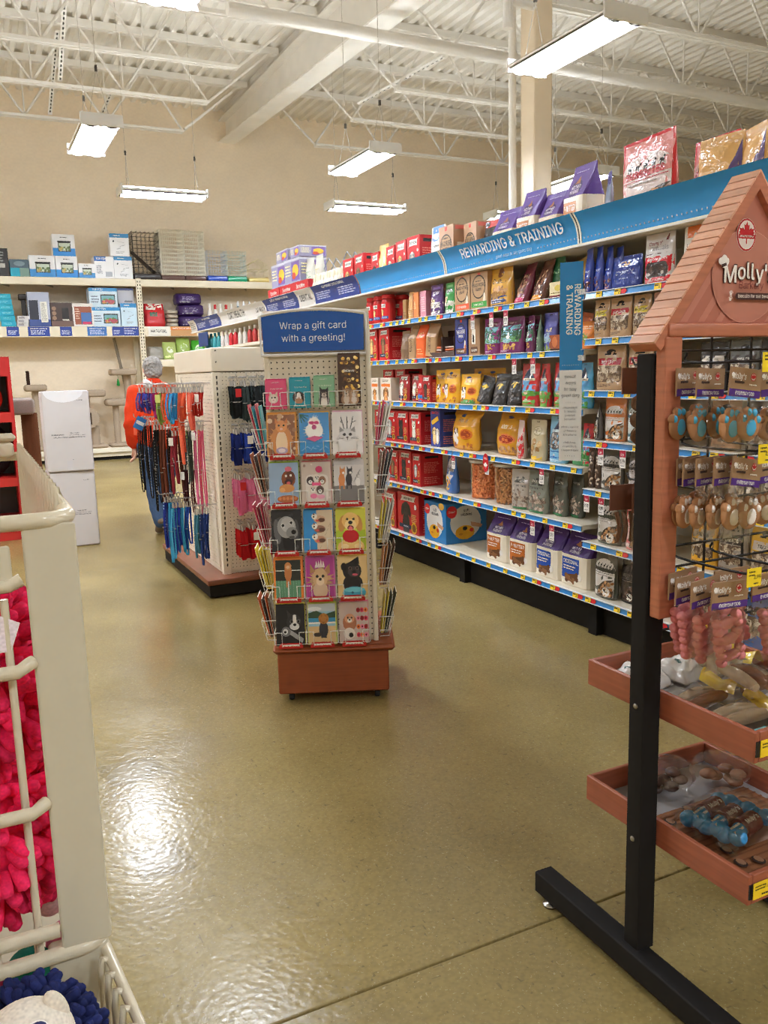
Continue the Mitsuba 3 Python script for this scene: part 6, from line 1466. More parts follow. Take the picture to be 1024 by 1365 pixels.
# jeans
j = [(P(.01, 0, .96), (.155, .125, .06), P(.01, 0, .86), (.165, .13, .07)), (P(-.075, -.01, .86), .108, P(-.055, .0, .49), .083), (P(-.055, .0, .49), .083, P(-.03, -.12, .14), .066), (P(.095, .01, .86), .108, P(.1, .12, .48), .083), (P(.1, .12, .48), .083, P(.09, .19, .1), .066)]
t = hull_chain(j, .016, 8); v = np.array(t.vertices); t.vertices = v + np.array(t.vertex_normals) * ((meshkit.noise(v * 16, 4) - .5) * .022)[:, None]
body_mesh(t, JEAN, part(pk, 'jeans', 'worn blue jeans'), 'cloth', lambda v: np.array([[62, 82, 112]]) * (.8 + .5 * meshkit.fbm(v * [9, 9, 5], 3, 6)[:, None]))
for nm, a in (('trailing', [(P(-.028, -.155, .145), (.042, .045, .035), P(-.025, -.07, .075), (.045, .05, .035)), (P(-.025, -.07, .07), (.045, .05, .032), P(-.02, .0, .032), (.044, .05, .03))]), ('leading', [(P(.09, .17, .05), (.042, .05, .045), P(.09, .3, .038), (.044, .05, .034)), (P(.09, .17, .06), .045, P(.09, .185, .1), .045)])):
    t = hull_chain(a, .012, 5); body_mesh(t, (120, 106, 92), part(pk, 'shoe', 'grey-brown shoe'), 'rubber')
# ---------------------------------------------------------------- greeting-card rack; local x across, y into the rack, front plane y = 0
RK = T().translate([1.386, 3.422, 0]).rotate([0, 0, 1], -23.77)
CRM = (222, 213, 194)
rkk = thing('card_rack', 'cream greeting card rack on a wooden base with wire pockets', 'rack')
m = Mesh(); m.box(-.255, .255, -.0, .5, .045, .245, (134, 66, 36), r=.006); m.put(rkk, 'wood', RK)
m = Mesh(); m.box(-.272, .285, -.03, .53, .245, .278, (146, 76, 44), r=.014); m.put(part(rkk, 'base_top', 'wooden base top with a rounded edge'), 'wood', RK)
for x, y in ((-.2, .05), (.2, .05), (-.2, .45), (.2, .45)):
    m = Mesh(); m.lathe([(0, -.012), (.022, -.012), (.026, -.006), (.026, .006), (.022, .012), (0, .012)], (40, 40, 42), 14)
    v = np.vstack(m.v); m.v = [np.stack([v[:, 2] + x, v[:, 0] + y, v[:, 1] + .0265], 1)]; m.f = [np.vstack(m.f)]; m.c = [np.vstack(m.c)]
    m.box(x - .018, x + .018, y - .008, y + .008, .03, .056, (150, 150, 150)); m.put(part(rkk, 'caster'), 'rubber', RK)
m = Mesh(); m.box(-.25, .21, .045, .46, .278, 1.775, CRM); m.put(part(rkk, 'core'), 'paint', RK)
for x in (-.253, .19):
    m = Mesh(); m.box(x, x + .022, .022, .05, .278, 1.70, (226, 217, 198), r=.004); m.put(part(rkk, 'upright'), 'paint', RK)
m = Mesh(); m.box(-.232, .192, .034, .0445, .29, 1.58, CRM); m.put(part(rkk, 'pegboard'), 'paint', RK)
m = Mesh()
for i in range(17):
    for j in range(50):
        x, z, r = -.222 + i * .0254, .31 + j * .0254, .0036
        m.add([[x + r * math.cos(q), .0334, z + r * math.sin(q)] for q in np.linspace(0, 2 * math.pi, 7)[:-1]], [[0, 1, 2], [0, 2, 3], [0, 3, 4], [0, 4, 5]], (52, 44, 36))
m.put(part(rkk, 'peg_holes', stuff=True), 'rubber', RK)
# sign
sg = part(rkk, 'sign', 'blue sign reading Wrap a gift card with a greeting!')
top = [(x, 1.748 + .022 * (1 - (x / .225) ** 2)) for x in np.linspace(.215, -.225, 15)]
fr0 = frame([-.028, .02, 0], [1, 0, 0], [0, 0, 1])
m = Mesh(); m.prism([(-.222, 1.6), (.212, 1.6)] + top, fr0, .012, (28, 84, 168)); m.put(sg, 'card', RK)
m = Mesh()
edge = [(-.232, 1.585)] + [(-.232, 1.752)] + [(x, z + .006) for x, z in top[::-1]] + [(.222, 1.752), (.222, 1.585)]
m.tube([fr0(np.array([a]), np.array([b]), .008)[0] for a, b in edge], .008, (222, 220, 216), 6, closed=True); m.put(part(rkk, 'sign_frame', 'white sign frame'), 'paint', RK)
a = Art(.434, .17, .0004); a.text('Wrap a gift card', .5, .56, .17, (226, 234, 246), w=.66, bold=False); a.text('with a greeting!', .5, .25, .17, (226, 234, 246), w=.63, bold=False)
m = Mesh(); a.onto(m, frame([-.028 - .222, .0075, 1.6], [1, 0, 0], [0, 0, 1])); m.put(f'{sg}__lettering', 'card', RK)

def pocket(z, x, w, red=True):
    """A wire pocket: two loops that hold a card's lower corners, a lip below."""
    m = Mesh(); c = (226, 226, 222)
    for s in (-1, 1):
        xx = x + s * (w / 2 - .004)
        m.tube([[xx + s * .011, .034, z + .064], [xx + s * .011, -.038, z + .064], [xx - s * .022, -.038, z + .064], [xx - s * .022, -.035, z + .008], [xx + s * .011, -.035, z + .008], [xx + s * .011, -.038, z + .064]], .0024, c, 5)
    m.tube([[x - w * .3, .034, z - .008], [x - w * .3, -.034, z - .008], [x - w * .28, -.038, z + .006], [x + w * .28, -.038, z + .006], [x + w * .3, -.034, z - .008], [x + w * .3, .034, z - .008]], .0024, c, 5)
    m.put(part(rkk, 'wire_pocket', 'white wire pocket'), 'paint', RK)
    if red:
        m = Mesh(); e = [(-w * .42, -.012), (w * .42, -.012), (w * .42, 0), (w * .36, .014), (-w * .36, .014), (-w * .42, 0)]
        m.prism(e, frame([x, -.034, z], [1, 0, 0], [0, 0, 1]), .002, (176, 32, 30)); a = Art(w * .6, .012, .0003); a.greek(0, 0, 1, 1, 1, WHITE, 3); a.onto(m, frame([x - w * .3, -.0364, z - .004], [1, 0, 0], [0, 0, 1])); m.put(part(rkk, 'pocket_label', 'red pocket label'), 'card', RK)

def card(label, x, z, w, h, bg, art, env, n=4, nm='greeting_card', tilt=9, tall=0):
    k = thing(nm, label, 'card', None)
    t = RK.translate([x, -.026, z]).rotate([1, 0, 0], -tilt)
    m = Mesh(); m.box(-w / 2, w / 2, -.004, -.0005, 0, h, bg); m.put(k, 'card', t)
    a = Art(w, h, .0001); art(a); print_parts(k, a, frame([-w / 2, -.0042, 0], [1, 0, 0], [0, 0, 1]), 'card', None, t)
    m = Mesh()
    for q in range(n): m.box(-w / 2 + .002, w / 2 + .002 - .004 * (q % 2), .001 + q * .0042, .0035 + q * .0042, .0, h + .006 + .002 * (q % 2), env if q % 2 == 0 else WHITE)
    m.put(part(k, 'envelopes', 'envelopes behind the card'), 'paper', t)
    return k
O_, BR_, BK_, CR_ = (206, 128, 62), (122, 72, 40), (34, 30, 30), (236, 220, 196)
def bust(a, x, y, s, fur, ear, muzz, up=True, eye=(30, 24, 20)):
    """An animal's head and chest."""
    q = a.W / a.H
    a.ell(x, y - 1.5 * s * q, 1.25 * s, 1.3 * s * q, fur, 16); a.ell(x, y - 1.5 * s * q, .7 * s, 1.0 * s * q, muzz, 14)
    for k in (-1, 1):
        if up: a.poly([(x + k * .2 * s, y + .55 * s * q), (x + k * .95 * s, y + .35 * s * q), (x + k * .9 * s, y + 1.5 * s * q)], ear)
        else: a.ell(x + k * .98 * s, y - .25 * s * q, .36 * s, .95 * s * q, ear, 12, rot=k * .2)
    a.ell(x, y, s, .95 * s * q, fur, 18); a.ell(x, y - .38 * s * q, .55 * s, .48 * s * q, muzz, 14)
    for k in (-1, 1): a.ell(x + k * .4 * s, y + .18 * s * q, .17 * s, .17 * s * q, (236, 226, 206), 10); a.ell(x + k * .4 * s, y + .18 * s * q, .13 * s, .14 * s * q, eye, 10); a.ell(x + k * .37 * s, y + .22 * s * q, .04 * s, .04 * s * q, WHITE, 6)
    a.ell(x, y - .18 * s * q, .19 * s, .14 * s * q, eye, 10); a.line(x, y - .25 * s * q, x, y - .5 * s * q, .05 * s, eye); a.ell(x, y - .58 * s * q, .24 * s, .07 * s * q, shade_of(muzz, .6), 8)
def tufts(a, x, y, s, c, n=22, seed=0, r0=.8, r1=1.25):
    g = np.random.default_rng(seed); q = a.W / a.H
    for i in range(n):
        t = 2 * math.pi * i / n + g.uniform(-.1, .1); L = g.uniform(r0, r1) * s
        a.poly([(x + .6 * s * math.cos(t + .18), y + .6 * s * q * math.sin(t + .18)), (x + L * math.cos(t), y + L * q * math.sin(t)), (x + .6 * s * math.cos(t - .18), y + .6 * s * q * math.sin(t - .18))], shade_of(c, g.uniform(.85, 1.12)))
def bokeh(a, cols, n, seed, r=(.03, .1)):
    g = np.random.default_rng(seed)
    for i in range(n): a.ell(g.uniform(.06, .94), g.uniform(.05, .95), g.uniform(*r), None, cols[g.integers(len(cols))], 10)
# gift-card holders in the top row
def gc(bg, fn):
    def f(a): a.greek(.3, .9, .7, .93, 1, (236, 230, 232), 2); a.text('for your best friend', .55, .68, .05, WHITE, w=.6, bold=False); a.part('picture'); fn(a)
    return f
card('small pink gift-card holder with a kitten, first in the top row', -.203, 1.355, .09, .125, (222, 84, 128), gc(0, lambda a: (a.ell(.38, .36, .24, .16, (222, 206, 196)), a.poly([(.18, .42), (.22, .62), (.34, .5)], (214, 190, 176)), a.poly([(.44, .5), (.58, .62), (.58, .42)], (214, 190, 176)), a.ell(.38, .3, .12, .08, (240, 226, 220)), a.ell(.3, .4, .04, .03, BK_), a.ell(.46, .4, .04, .03, BK_), a.ell(.38, .31, .03, .02, (206, 120, 130)))), (206, 70, 116), 2, 'gift_card', 4)
card('small teal gift-card holder with a guinea pig, second in the top row', -.1, 1.357, .09, .128, (40, 150, 170), gc(0, lambda a: (a.ell(.45, .36, .3, .2, (60, 52, 50)), a.ell(.45, .34, .13, .19, WHITE), a.ell(.45, .24, .2, .09, (176, 130, 100)), a.ell(.32, .42, .04, .03, BK_), a.ell(.58, .42, .04, .03, BK_), a.ell(.45, .34, .05, .03, (206, 160, 150)))), (30, 130, 150), 2, 'gift_card', 4)
card('small green gift-card holder with a black dog, third in the top row', .005, 1.36, .09, .13, (130, 176, 140), gc(0, lambda a: (bust(a, .5, .44, .22, (40, 36, 38), (34, 30, 32), (206, 196, 190)), a.ell(.5, .12, .16, .14, WHITE))), (110, 156, 120), 2, 'gift_card', 4)
card('tall gift-card holder with golden lights and two kittens, last in the top row', .115, 1.36, .095, .222, (70, 44, 26), lambda a: (bokeh(a, [(236, 190, 90), (206, 150, 60), (250, 224, 150), (120, 80, 40), (90, 60, 34)], 70, 4, (.03, .09)), a.text('Believe', .5, .66, .05, WHITE, w=.5), a.part('picture'), bust(a, .36, .26, .2, (150, 120, 96), (120, 92, 74), (206, 190, 176)), bust(a, .7, .24, .18, (176, 140, 110), (140, 110, 84), (214, 200, 190))), (60, 40, 24), 2, 'gift_card', 4)
for x in (-.203, -.1, .005, .115): pocket(1.362, x, .091, False)
XC = ((-.187, .13), (-.044, .13), (.1, .132))
def row(z, items, h=.189):
    for (x, w), it in zip(XC, items):
        card(it[0], x, z, w, h, it[1], it[2], it[3]); pocket(z, x, w)
def c_orangecat(a):
    a.rect(.05, .03, .95, .97, (150, 96, 62)); bokeh(a, [(206, 170, 130), (170, 120, 84), (226, 200, 170)], 26, 6); a.part('picture'); tufts(a, .5, .42, .42, (206, 140, 80), 26, 2); a.ell(.5, .36, .36, .36, (206, 138, 78), 16); a.ell(.5, .3, .2, .3, (236, 206, 170)); a.ell(.5, .7, .2, .14, (222, 150, 90)); [a.poly([(.5 + k * .08, .78), (.5 + k * .22, .76), (.5 + k * .2, .9)], (206, 128, 70)) for k in (-1, 1)]; a.ell(.42, .72, .035, .022, BK_); a.ell(.58, .72, .035, .022, BK_); a.ell(.5, .64, .05, .03, (236, 190, 170)); a.ell(.5, .14, .2, .08, (180, 160, 190)); a.ell(.5, .14, .12, .05, (230, 214, 220))
def c_pom(a):
    a.rect(0, .3, 1, 1, (74, 150, 214)); a.rect(0, 0, 1, .3, (50, 140, 200)); bokeh2 = [a.line(.03, .96, .03 + .3 * math.cos(q), .96 + .2 * math.sin(q), .03, (40, 90, 60)) for q in (-.2, -.6, -1.0, -1.4)]; a.part('picture'); tufts(a, .5, .6, .34, (240, 238, 236), 26, 3); tufts(a, .5, .78, .22, (246, 244, 240), 20, 4); a.ell(.5, .58, .3, .18, (242, 240, 238)); a.ell(.5, .76, .2, .12, (246, 244, 242)); a.ell(.42, .76, .09, .04, (206, 70, 130)); a.ell(.58, .76, .09, .04, (206, 70, 130)); a.ell(.5, .66, .08, .06, (176, 70, 120)); a.poly([(.2, .4), (.5, .32), (.8, .42), (.5, .46)], (206, 90, 140)); [a.line(.05 + .1 * i, .12 + .05 * (i % 3), .16 + .1 * i, .16 + .05 * (i % 2), .02, (150, 206, 236)) for i in range(9)]
def c_antlercat(a):
    a.rect(0, 0, 1, 1, (232, 228, 226)); a.part('picture'); tufts(a, .5, .36, .36, (200, 198, 198), 28, 5); a.ell(.5, .3, .32, .24, (226, 224, 224)); a.ell(.5, .46, .28, .16, (216, 214, 214)); [a.poly([(.5 + k * .1, .56), (.5 + k * .27, .52), (.5 + k * .24, .66)], (150, 148, 148)) for k in (-1, 1)]
    for k in (-1, 0, 1): a.line(.5 + k * .1, .6, .5 + k * .2, .88, .025, (60, 58, 58)); a.line(.5 + k * .15, .74, .5 + k * .26 + .03, .78, .02, (60, 58, 58))
    a.ell(.4, .47, .055, .035, (60, 58, 56)); a.ell(.6, .47, .055, .035, (60, 58, 56)); a.ell(.5, .4, .04, .022, (90, 80, 80)); a.line(.5, .38, .5, .33, .015, (90, 86, 86)); [a.line(.5 + k * .1, .38, .5 + k * .36, .36 + .03 * j, .008, (120, 118, 118)) for k in (-1, 1) for j in (0, 1, 2)]
row(1.148, [('greeting card with a long-haired orange cat, left in the second row', (214, 150, 70), c_orangecat, (222, 150, 60)), ('greeting card with a white fluffy dog by a pool, middle of the second row', (74, 150, 214), c_pom, (230, 170, 70)), ('white greeting card with a sketched cat in antlers, right in the second row', (232, 228, 226), c_antlercat, (226, 170, 196))])
def c_scream(a): a.rect(0, 0, 1, 1, (150, 176, 206)); a.part('picture'); a.ell(.66, .62, .24, .2, (130, 70, 36)); a.ell(.72, .66, .16, .14, (96, 50, 28)); a.ell(.66, .54, .13, .07, (60, 24, 22)); a.ell(.66, .52, .07, .04, (206, 90, 90)); a.ell(.58, .69, .04, .03, WHITE); a.ell(.74, .7, .04, .03, WHITE); a.ell(.6, .4, .26, .1, (206, 140, 80)); a.ell(.44, .36, .1, .06, (226, 170, 110)); a.ell(.66, .85, .12, .06, (214, 110, 130)); a.ell(.62, .15, .36, .09, (176, 100, 56)); [a.ell(.36 + .13 * i, .16, .05, .04, (206, 130, 80)) for i in range(5)]
def c_pups(a):
    a.rect(0, 0, 1, 1, (206, 190, 180)); bokeh(a, [(176, 60, 90), (226, 214, 206), (150, 120, 110)], 14, 8, (.02, .06)); a.part('picture'); a.rrect(.14, .06, .9, .7, (222, 214, 206), .2)
    for x, y, c in ((.3, .56, (70, 54, 48)), (.52, .62, (226, 216, 206)), (.7, .56, (150, 110, 84)), (.38, .36, (222, 206, 196)), (.62, .34, (90, 70, 60))): a.ell(x, y, .13, .1, c); a.ell(x, y - .03, .07, .05, WHITE); a.ell(x - .04, y + .02, .022, .016, BK_); a.ell(x + .04, y + .02, .022, .016, BK_); a.ell(x, y - .02, .025, .016, BK_)
    a.ell(.6, .82, .12, .08, (206, 60, 110)); a.bone(.5, .48, .3, (226, 90, 140)); a.ell(.4, .2, .12, .06, (226, 120, 160)); a.ell(.64, .18, .14, .05, (230, 160, 186))
def c_three(a):
    a.rect(0, .42, 1, 1, (206, 202, 200)); a.rect(0, 0, 1, .42, (120, 116, 114)); a.rect(0, .9, 1, 1, (190, 188, 188)); a.part('picture')
    for x, c in ((.26, (206, 130, 70)), (.5, (50, 46, 50))):
        a.ell(x, .56, .11, .15, c); a.ell(x + .03, .74, .09, .08, c); [a.poly([(x + .03 + k * .03, .79), (x + .03 + k * .09, .78), (x + .03 + k * .08, .88)], c) for k in (-1, 1)]; [a.line(x + d, .46, x + d, .34, .04, c) for d in (-.07, .07)]; a.ell(x + .06, .72, .04, .03, WHITE)
    a.line(.66, .5, .9, .8, .012, (80, 80, 84)); [a.line(.7 + .05 * i, .62 + .05 * i, .76 + .05 * i, .52 + .07 * i, .012, (80, 80, 84)) for i in range(4)]; a.ell(.8, .5, .08, .1, (230, 228, 226))
row(.932, [('greeting card with a laughing brown dog, left in the third row', (150, 176, 206), c_scream, (160, 200, 60)), ('greeting card with a heap of puppies and pink toys, middle of the third row', (206, 190, 180), c_pups, (214, 130, 140)), ('grey greeting card with three standing dogs, right in the third row', (206, 202, 200), c_three, (200, 198, 200))])
def c_bwhound(a): a.rect(0, 0, 1, 1, (40, 40, 42)); bokeh(a, [(56, 56, 58), (70, 70, 72)], 16, 3); a.part('picture'); a.ell(.62, .3, .24, .34, (22, 22, 24)); a.ell(.2, .52, .12, .3, (96, 96, 98), rot=.1); a.ell(.84, .54, .1, .26, (70, 70, 72)); a.ell(.52, .62, .32, .26, (150, 150, 150), 18); a.ell(.56, .68, .24, .18, (176, 176, 176), 16); a.ell(.7, .48, .2, .14, (130, 130, 130), 14); a.ell(.4, .66, .065, .05, (226, 226, 226)); a.ell(.4, .66, .05, .04, (16, 16, 16)); a.ell(.68, .72, .06, .045, (226, 226, 226)); a.ell(.68, .72, .045, .035, (16, 16, 16)); a.ell(.76, .5, .085, .055, (16, 16, 16)); a.ell(.7, .38, .1, .03, (60, 60, 60))
def c_stack(a):
    a.rect(0, 0, .45, 1, (50, 140, 206)); a.rect(.45, 0, 1, 1, (214, 196, 170)); bokeh3 = [a.line(.55 + .06 * i, .1 + .1 * (i % 7), .6 + .06 * i, .16 + .1 * (i % 6), .012, (160, 140, 110)) for i in range(8)]; a.part('picture')
    for y, c in ((.78, (206, 170, 140)), (.55, (150, 110, 90)), (.3, (190, 140, 110))): a.ell(.55, y, .2, .09, c); a.ell(.38, y + .07, .1, .07, WHITE); a.ell(.36, y + .06, .03, .02, BK_); a.poly([(.32, y + .1), (.36, y + .16), (.4, y + .11)], (110, 80, 64)); a.ell(.62, y - .02, .12, .05, (96, 64, 50)); a.ell(.48, y - .03, .06, .025, (206, 80, 80))
def c_golden(a): a.rect(0, 0, 1, 1, (170, 190, 50)); a.rect(0, .5, 1, 1, (206, 206, 70)); a.part('picture'); a.ell(.5, .1, .46, .2, (226, 190, 120)); a.ell(.5, .36, .28, .16, (190, 30, 34)); [a.ell(.5 + k * .27, .66, .13, .2, (196, 140, 70), rot=k * .2) for k in (-1, 1)]; a.ell(.5, .72, .29, .2, (232, 190, 110), 18); a.ell(.5, .62, .2, .13, (244, 214, 150)); a.ell(.39, .76, .04, .03, BK_); a.ell(.61, .76, .04, .03, BK_); a.ell(.5, .68, .075, .045, BK_); a.ell(.5, .555, .11, .06, (96, 30, 30)); a.ell(.5, .54, .075, .05, (226, 110, 120)); a.ell(.3, .12, .13, .06, (240, 214, 160)); a.ell(.74, .12, .13, .06, (240, 214, 160))
row(.716, [('black and white greeting card of a staring hound, left in the fourth row', (40, 40, 42), c_bwhound, (60, 60, 60)), ('blue and sand greeting card of three stacked puppies, middle of the fourth row', (50, 140, 206), c_stack, (30, 130, 200)), ('lime greeting card of a golden puppy in a red scarf, fourth row right', (170, 190, 50), c_golden, (236, 220, 90))])
def c_tennis(a): a.rect(.07, .05, .93, .95, (40, 44, 36)); a.rect(.07, .05, .93, .46, (90, 140, 110)); a.line(.07, .7, .93, .7, .035, (220, 226, 220)); [a.line(.07 + .1 * i, .05, .07 + .1 * i, .46, .008, (150, 186, 160)) for i in range(9)]; a.line(.5, .05, .5, .46, .04, (226, 230, 226)); a.part('picture'); a.ell(.5, .66, .13, .22, (190, 120, 70), 14); a.ell(.5, .8, .12, .1, (206, 140, 86)); a.line(.45, .5, .45, .3, .05, (190, 120, 70)); a.line(.55, .5, .57, .36, .05, (190, 120, 70)); a.ell(.5, .78, .06, .04, (230, 190, 150))
def c_tiara(a): a.rect(.04, .02, .96, .98, (170, 60, 140)); a.part('picture'); tufts(a, .5, .46, .42, (190, 150, 110), 30, 7, .9, 1.4); a.ell(.5, .5, .26, .24, (206, 170, 130), 16); a.ell(.5, .2, .26, .2, (206, 176, 150)); [a.poly([(.5 + k * .16, .66), (.5 + k * .34, .6), (.5 + k * .34, .84)], (176, 130, 90)) for k in (-1, 1)]; a.ell(.5, .42, .14, .1, (226, 200, 170)); a.ell(.4, .54, .05, .035, BK_); a.ell(.6, .54, .05, .035, BK_); a.ell(.5, .47, .055, .035, BK_); [a.poly([(.34 + .08 * i, .78), (.38 + .08 * i, .92 + .03 * (i == 2)), (.42 + .08 * i, .78)], (236, 220, 214)) for i in range(4)]; a.rect(.33, .75, .67, .79, (226, 206, 206))
def c_pug(a): a.rect(.02, .02, .98, .98, (226, 196, 140)); a.part('picture'); a.ell(.52, .34, .34, .22, (30, 28, 30)); a.ell(.5, .64, .32, .22, (28, 26, 28), 18); a.poly([(.4, .84), (.72, .98), (.76, .8)], (20, 18, 20)); a.ell(.22, .74, .1, .1, (20, 18, 20)); a.ell(.56, .62, .2, .13, (60, 54, 56)); a.ell(.44, .7, .06, .045, (110, 90, 84)); a.ell(.44, .7, .035, .03, (10, 10, 10)); a.ell(.68, .7, .06, .045, (110, 90, 84)); a.ell(.68, .7, .035, .03, (10, 10, 10)); a.ell(.57, .62, .07, .035, (10, 10, 10)); a.ell(.6, .55, .1, .03, (200, 90, 110)); a.ell(.56, .12, .4, .15, (70, 160, 190)); a.ell(.56, .19, .36, .06, (110, 196, 214)); a.ell(.5, .12, .04, .03, (30, 90, 120))
row(.502, [('orange-edged greeting card of a dog leaping over a net, left in the fifth row', (222, 130, 60), c_tennis, (222, 130, 50)), ('magenta greeting card of a terrier in a tiara, middle of the fifth row', (190, 90, 160), c_tiara, (206, 110, 180)), ('greeting card of a black pug at a blue bowl, right in the fifth row', (226, 196, 140), c_pug, (230, 190, 80))])
def c_bwboston(a): a.rect(.0, .0, 1, 1, (28, 28, 30)); a.part('picture'); a.ell(.62, .56, .26, .2, (44, 44, 46), 16); a.poly([(.6, .74), (.7, .74), (.72, .46), (.56, .46)], WHITE); a.ell(.64, .46, .17, .09, (206, 206, 206)); a.ell(.54, .58, .06, .045, (120, 120, 120)); a.ell(.54, .58, .04, .035, (8, 8, 8)); a.ell(.78, .58, .06, .045, (120, 120, 120)); a.ell(.78, .58, .04, .035, (8, 8, 8)); a.ell(.65, .5, .06, .03, (10, 10, 10)); a.poly([(.42, .66), (.38, .86), (.54, .74)], (50, 50, 52)); a.poly([(.4, .3), (.5, .38), (.95, .16), (.9, .06)], (150, 150, 152)); a.ell(.34, .34, .16, .12, (110, 110, 112)); a.ell(.32, .34, .09, .07, (200, 200, 200)); a.ell(.31, .33, .04, .03, (20, 20, 20))
def c_beach(a): a.rect(.03, .02, .97, .98, (206, 176, 130)); a.rect(.03, .44, .97, .98, (150, 190, 210)); a.rect(.03, .8, .97, .98, (190, 200, 206)); a.ell(.25, .86, .25, .05, (226, 230, 232)); a.poly([(.03, .62), (.03, .76), (.3, .82), (.6, .72), (.97, .8), (.97, .62)], (50, 76, 56)); a.rect(.03, .52, .97, .64, (60, 140, 180)); a.rect(.03, .5, .97, .54, WHITE); a.part('picture'); a.ell(.55, .36, .16, .2, (50, 52, 60)); a.ell(.56, .62, .18, .13, (176, 120, 60)); tufts(a, .56, .62, .18, (150, 96, 46), 16, 9); a.ell(.34, .24, .16, .05, (60, 50, 44)); a.rect(.46, .16, .53, .32, (44, 46, 54)); a.rect(.58, .16, .65, .32, (44, 46, 54))
def c_treats(a):
    a.rect(.02, .02, .98, .98, (196, 176, 170)); a.part('picture'); a.ell(.36, .5, .24, .2, (170, 110, 80)); a.ell(.36, .6, .17, .12, (206, 150, 120)); a.ell(.36, .55, .08, .05, WHITE); a.ell(.3, .62, .03, .022, BK_); a.ell(.43, .62, .03, .022, BK_); a.ell(.36, .57, .03, .02, BK_); a.ell(.34, .24, .2, .14, (222, 212, 206)); a.ell(.4, .2, .08, .06, BK_)
    for i in range(4):
        for j in range(3):
            c = [(206, 60, 90), (226, 120, 60), (226, 130, 160), (150, 30, 40)][(i + j) % 4]; a.ell(.66 + .13 * j, .2 + .2 * i, .065, .06, c); a.ell(.66 + .13 * j, .2 + .2 * i, .028, .028, (120, 40, 44))
row(.288, [('black and white greeting card of a terrier lying down, lowest row left', (28, 28, 30), c_bwboston, (222, 206, 90)), ('greeting card of a dog sitting on a beach, middle of the lowest row', (190, 200, 120), c_beach, (180, 196, 80)), ('greeting card of a dog among pink sweets, right in the lowest row', (196, 176, 170), c_treats, (226, 120, 160))])
# cards standing in pockets on both sides of the rack, seen edge-on
side_cols = [[(40, 150, 170), (206, 90, 110)], [(70, 50, 44), (160, 90, 60)], [(130, 30, 50), (190, 60, 90)], [(206, 190, 40), (226, 206, 70)], [(60, 40, 30), (190, 90, 40)]]
zz = [1.18, .96, .73, .53, .30]
for k, z in enumerate(zz):
    for s in (-1, 1):
        for q in range(4):
            c = side_cols[k][q % 2] if s < 0 else [(196, 60, 100), (110, 70, 60), (214, 196, 60), (190, 120, 60), (206, 186, 60)][k] if q < 2 else [(226, 222, 214), (60, 60, 66), (206, 204, 200), (90, 60, 50), (70, 74, 60)][k]
            kk = thing('greeting_card', 'card seen edge-on in the %s side pocket of row %s, %s from the rack' % ('left' if s < 0 else 'right', ('two', 'three', 'four', 'five', 'six')[k], ('first', 'second', 'third', 'fourth')[q]), 'card')
            t = RK.translate([(-.258 if s < 0 else .22) + s * (.008 + .008 * q), .085 + .01 * (q % 2), z]).rotate([0, 1, 0], s * (7 + 2.5 * q))
            m = Mesh(); m.box(-.002, .002, -.02, .105, 0, .19 + .01 * (q % 2), [c, c, c, c, c, WHITE]); m.box(s * .0035 - .001, s * .0035 + .001, -.016, .1, .002, .185, WHITE); m.put(kk, 'card', t)
        m = Mesh(); x = -.258 if s < 0 else .22
        for h, d in ((.02, .048), (.085, .066)):
            m.tube([[x, .05, z + h], [x + s * d, .05, z + h], [x + s * d, .21, z + h], [x, .21, z + h]], .0022, (226, 226, 222), 5)
        for y in (.052, .12, .208): m.tube([[x + s * .002, y, z - .008], [x + s * .042, y, z - .008], [x + s * .05, y, z + .02], [x + s * .066, y, z + .085]], .0022, (226, 226, 222), 5)
        m.put(part(rkk, 'side_wire_pocket', 'white wire side pocket'), 'paint', RK)
# ---------------------------------------------------------------- wooden-gabled treat stand at the right
BLK, WOODC, WOODD = (24, 22, 22), (184, 114, 86), (156, 88, 64)
st = thing('treat_stand', 'black steel treat stand with a wooden gable reading Molly\'s Barkery', 'display stand')
m = Mesh(); m.box(1.345, 1.4, 1.405, 1.455, .07, 1.525, BLK, r=.004); m.put(part(st, 'post'), 'rubber')
m = Mesh(); m.box(1.845, 1.9, 1.405, 1.455, .07, 1.525, BLK, r=.004); m.put(part(st, 'post'), 'rubber')
for x in (1.325, 1.855):
    m = Mesh(); m.box(x, x + .06, .62, 1.8, .014, .078, BLK, r=.005); m.put(part(st, 'foot_beam'), 'rubber')
    for y in (.68, 1.74):
        m = Mesh(); m.lathe([(0, .001), (.02, .001), (.022, .008), (.006, .011), (.006, .03)], (170, 168, 162), 12, (x + .012, y, 0)); m.put(part(st, 'levelling_foot'), 'steel')
for z in (.705, .365):
    m = Mesh(); m.ball((1.344, 1.43, z), (.004, .007, .007), (160, 158, 152), 2); m.put(part(st, 'bolt'), 'steel')
# wire grid between the posts
for k in range(15):
    m = Mesh(); m.tube([[1.4, 1.43, .88 + k * .05], [1.845, 1.43, .88 + k * .05]], .0032, BLK, 5); m.put(part(st, 'grid_wire'), 'paint')
for k in range(4):
    m = Mesh(); m.tube([[1.425 + k * .13, 1.436, .86], [1.425 + k * .13, 1.436, 1.6]], .0032, BLK, 5); m.put(part(st, 'grid_wire'), 'paint')
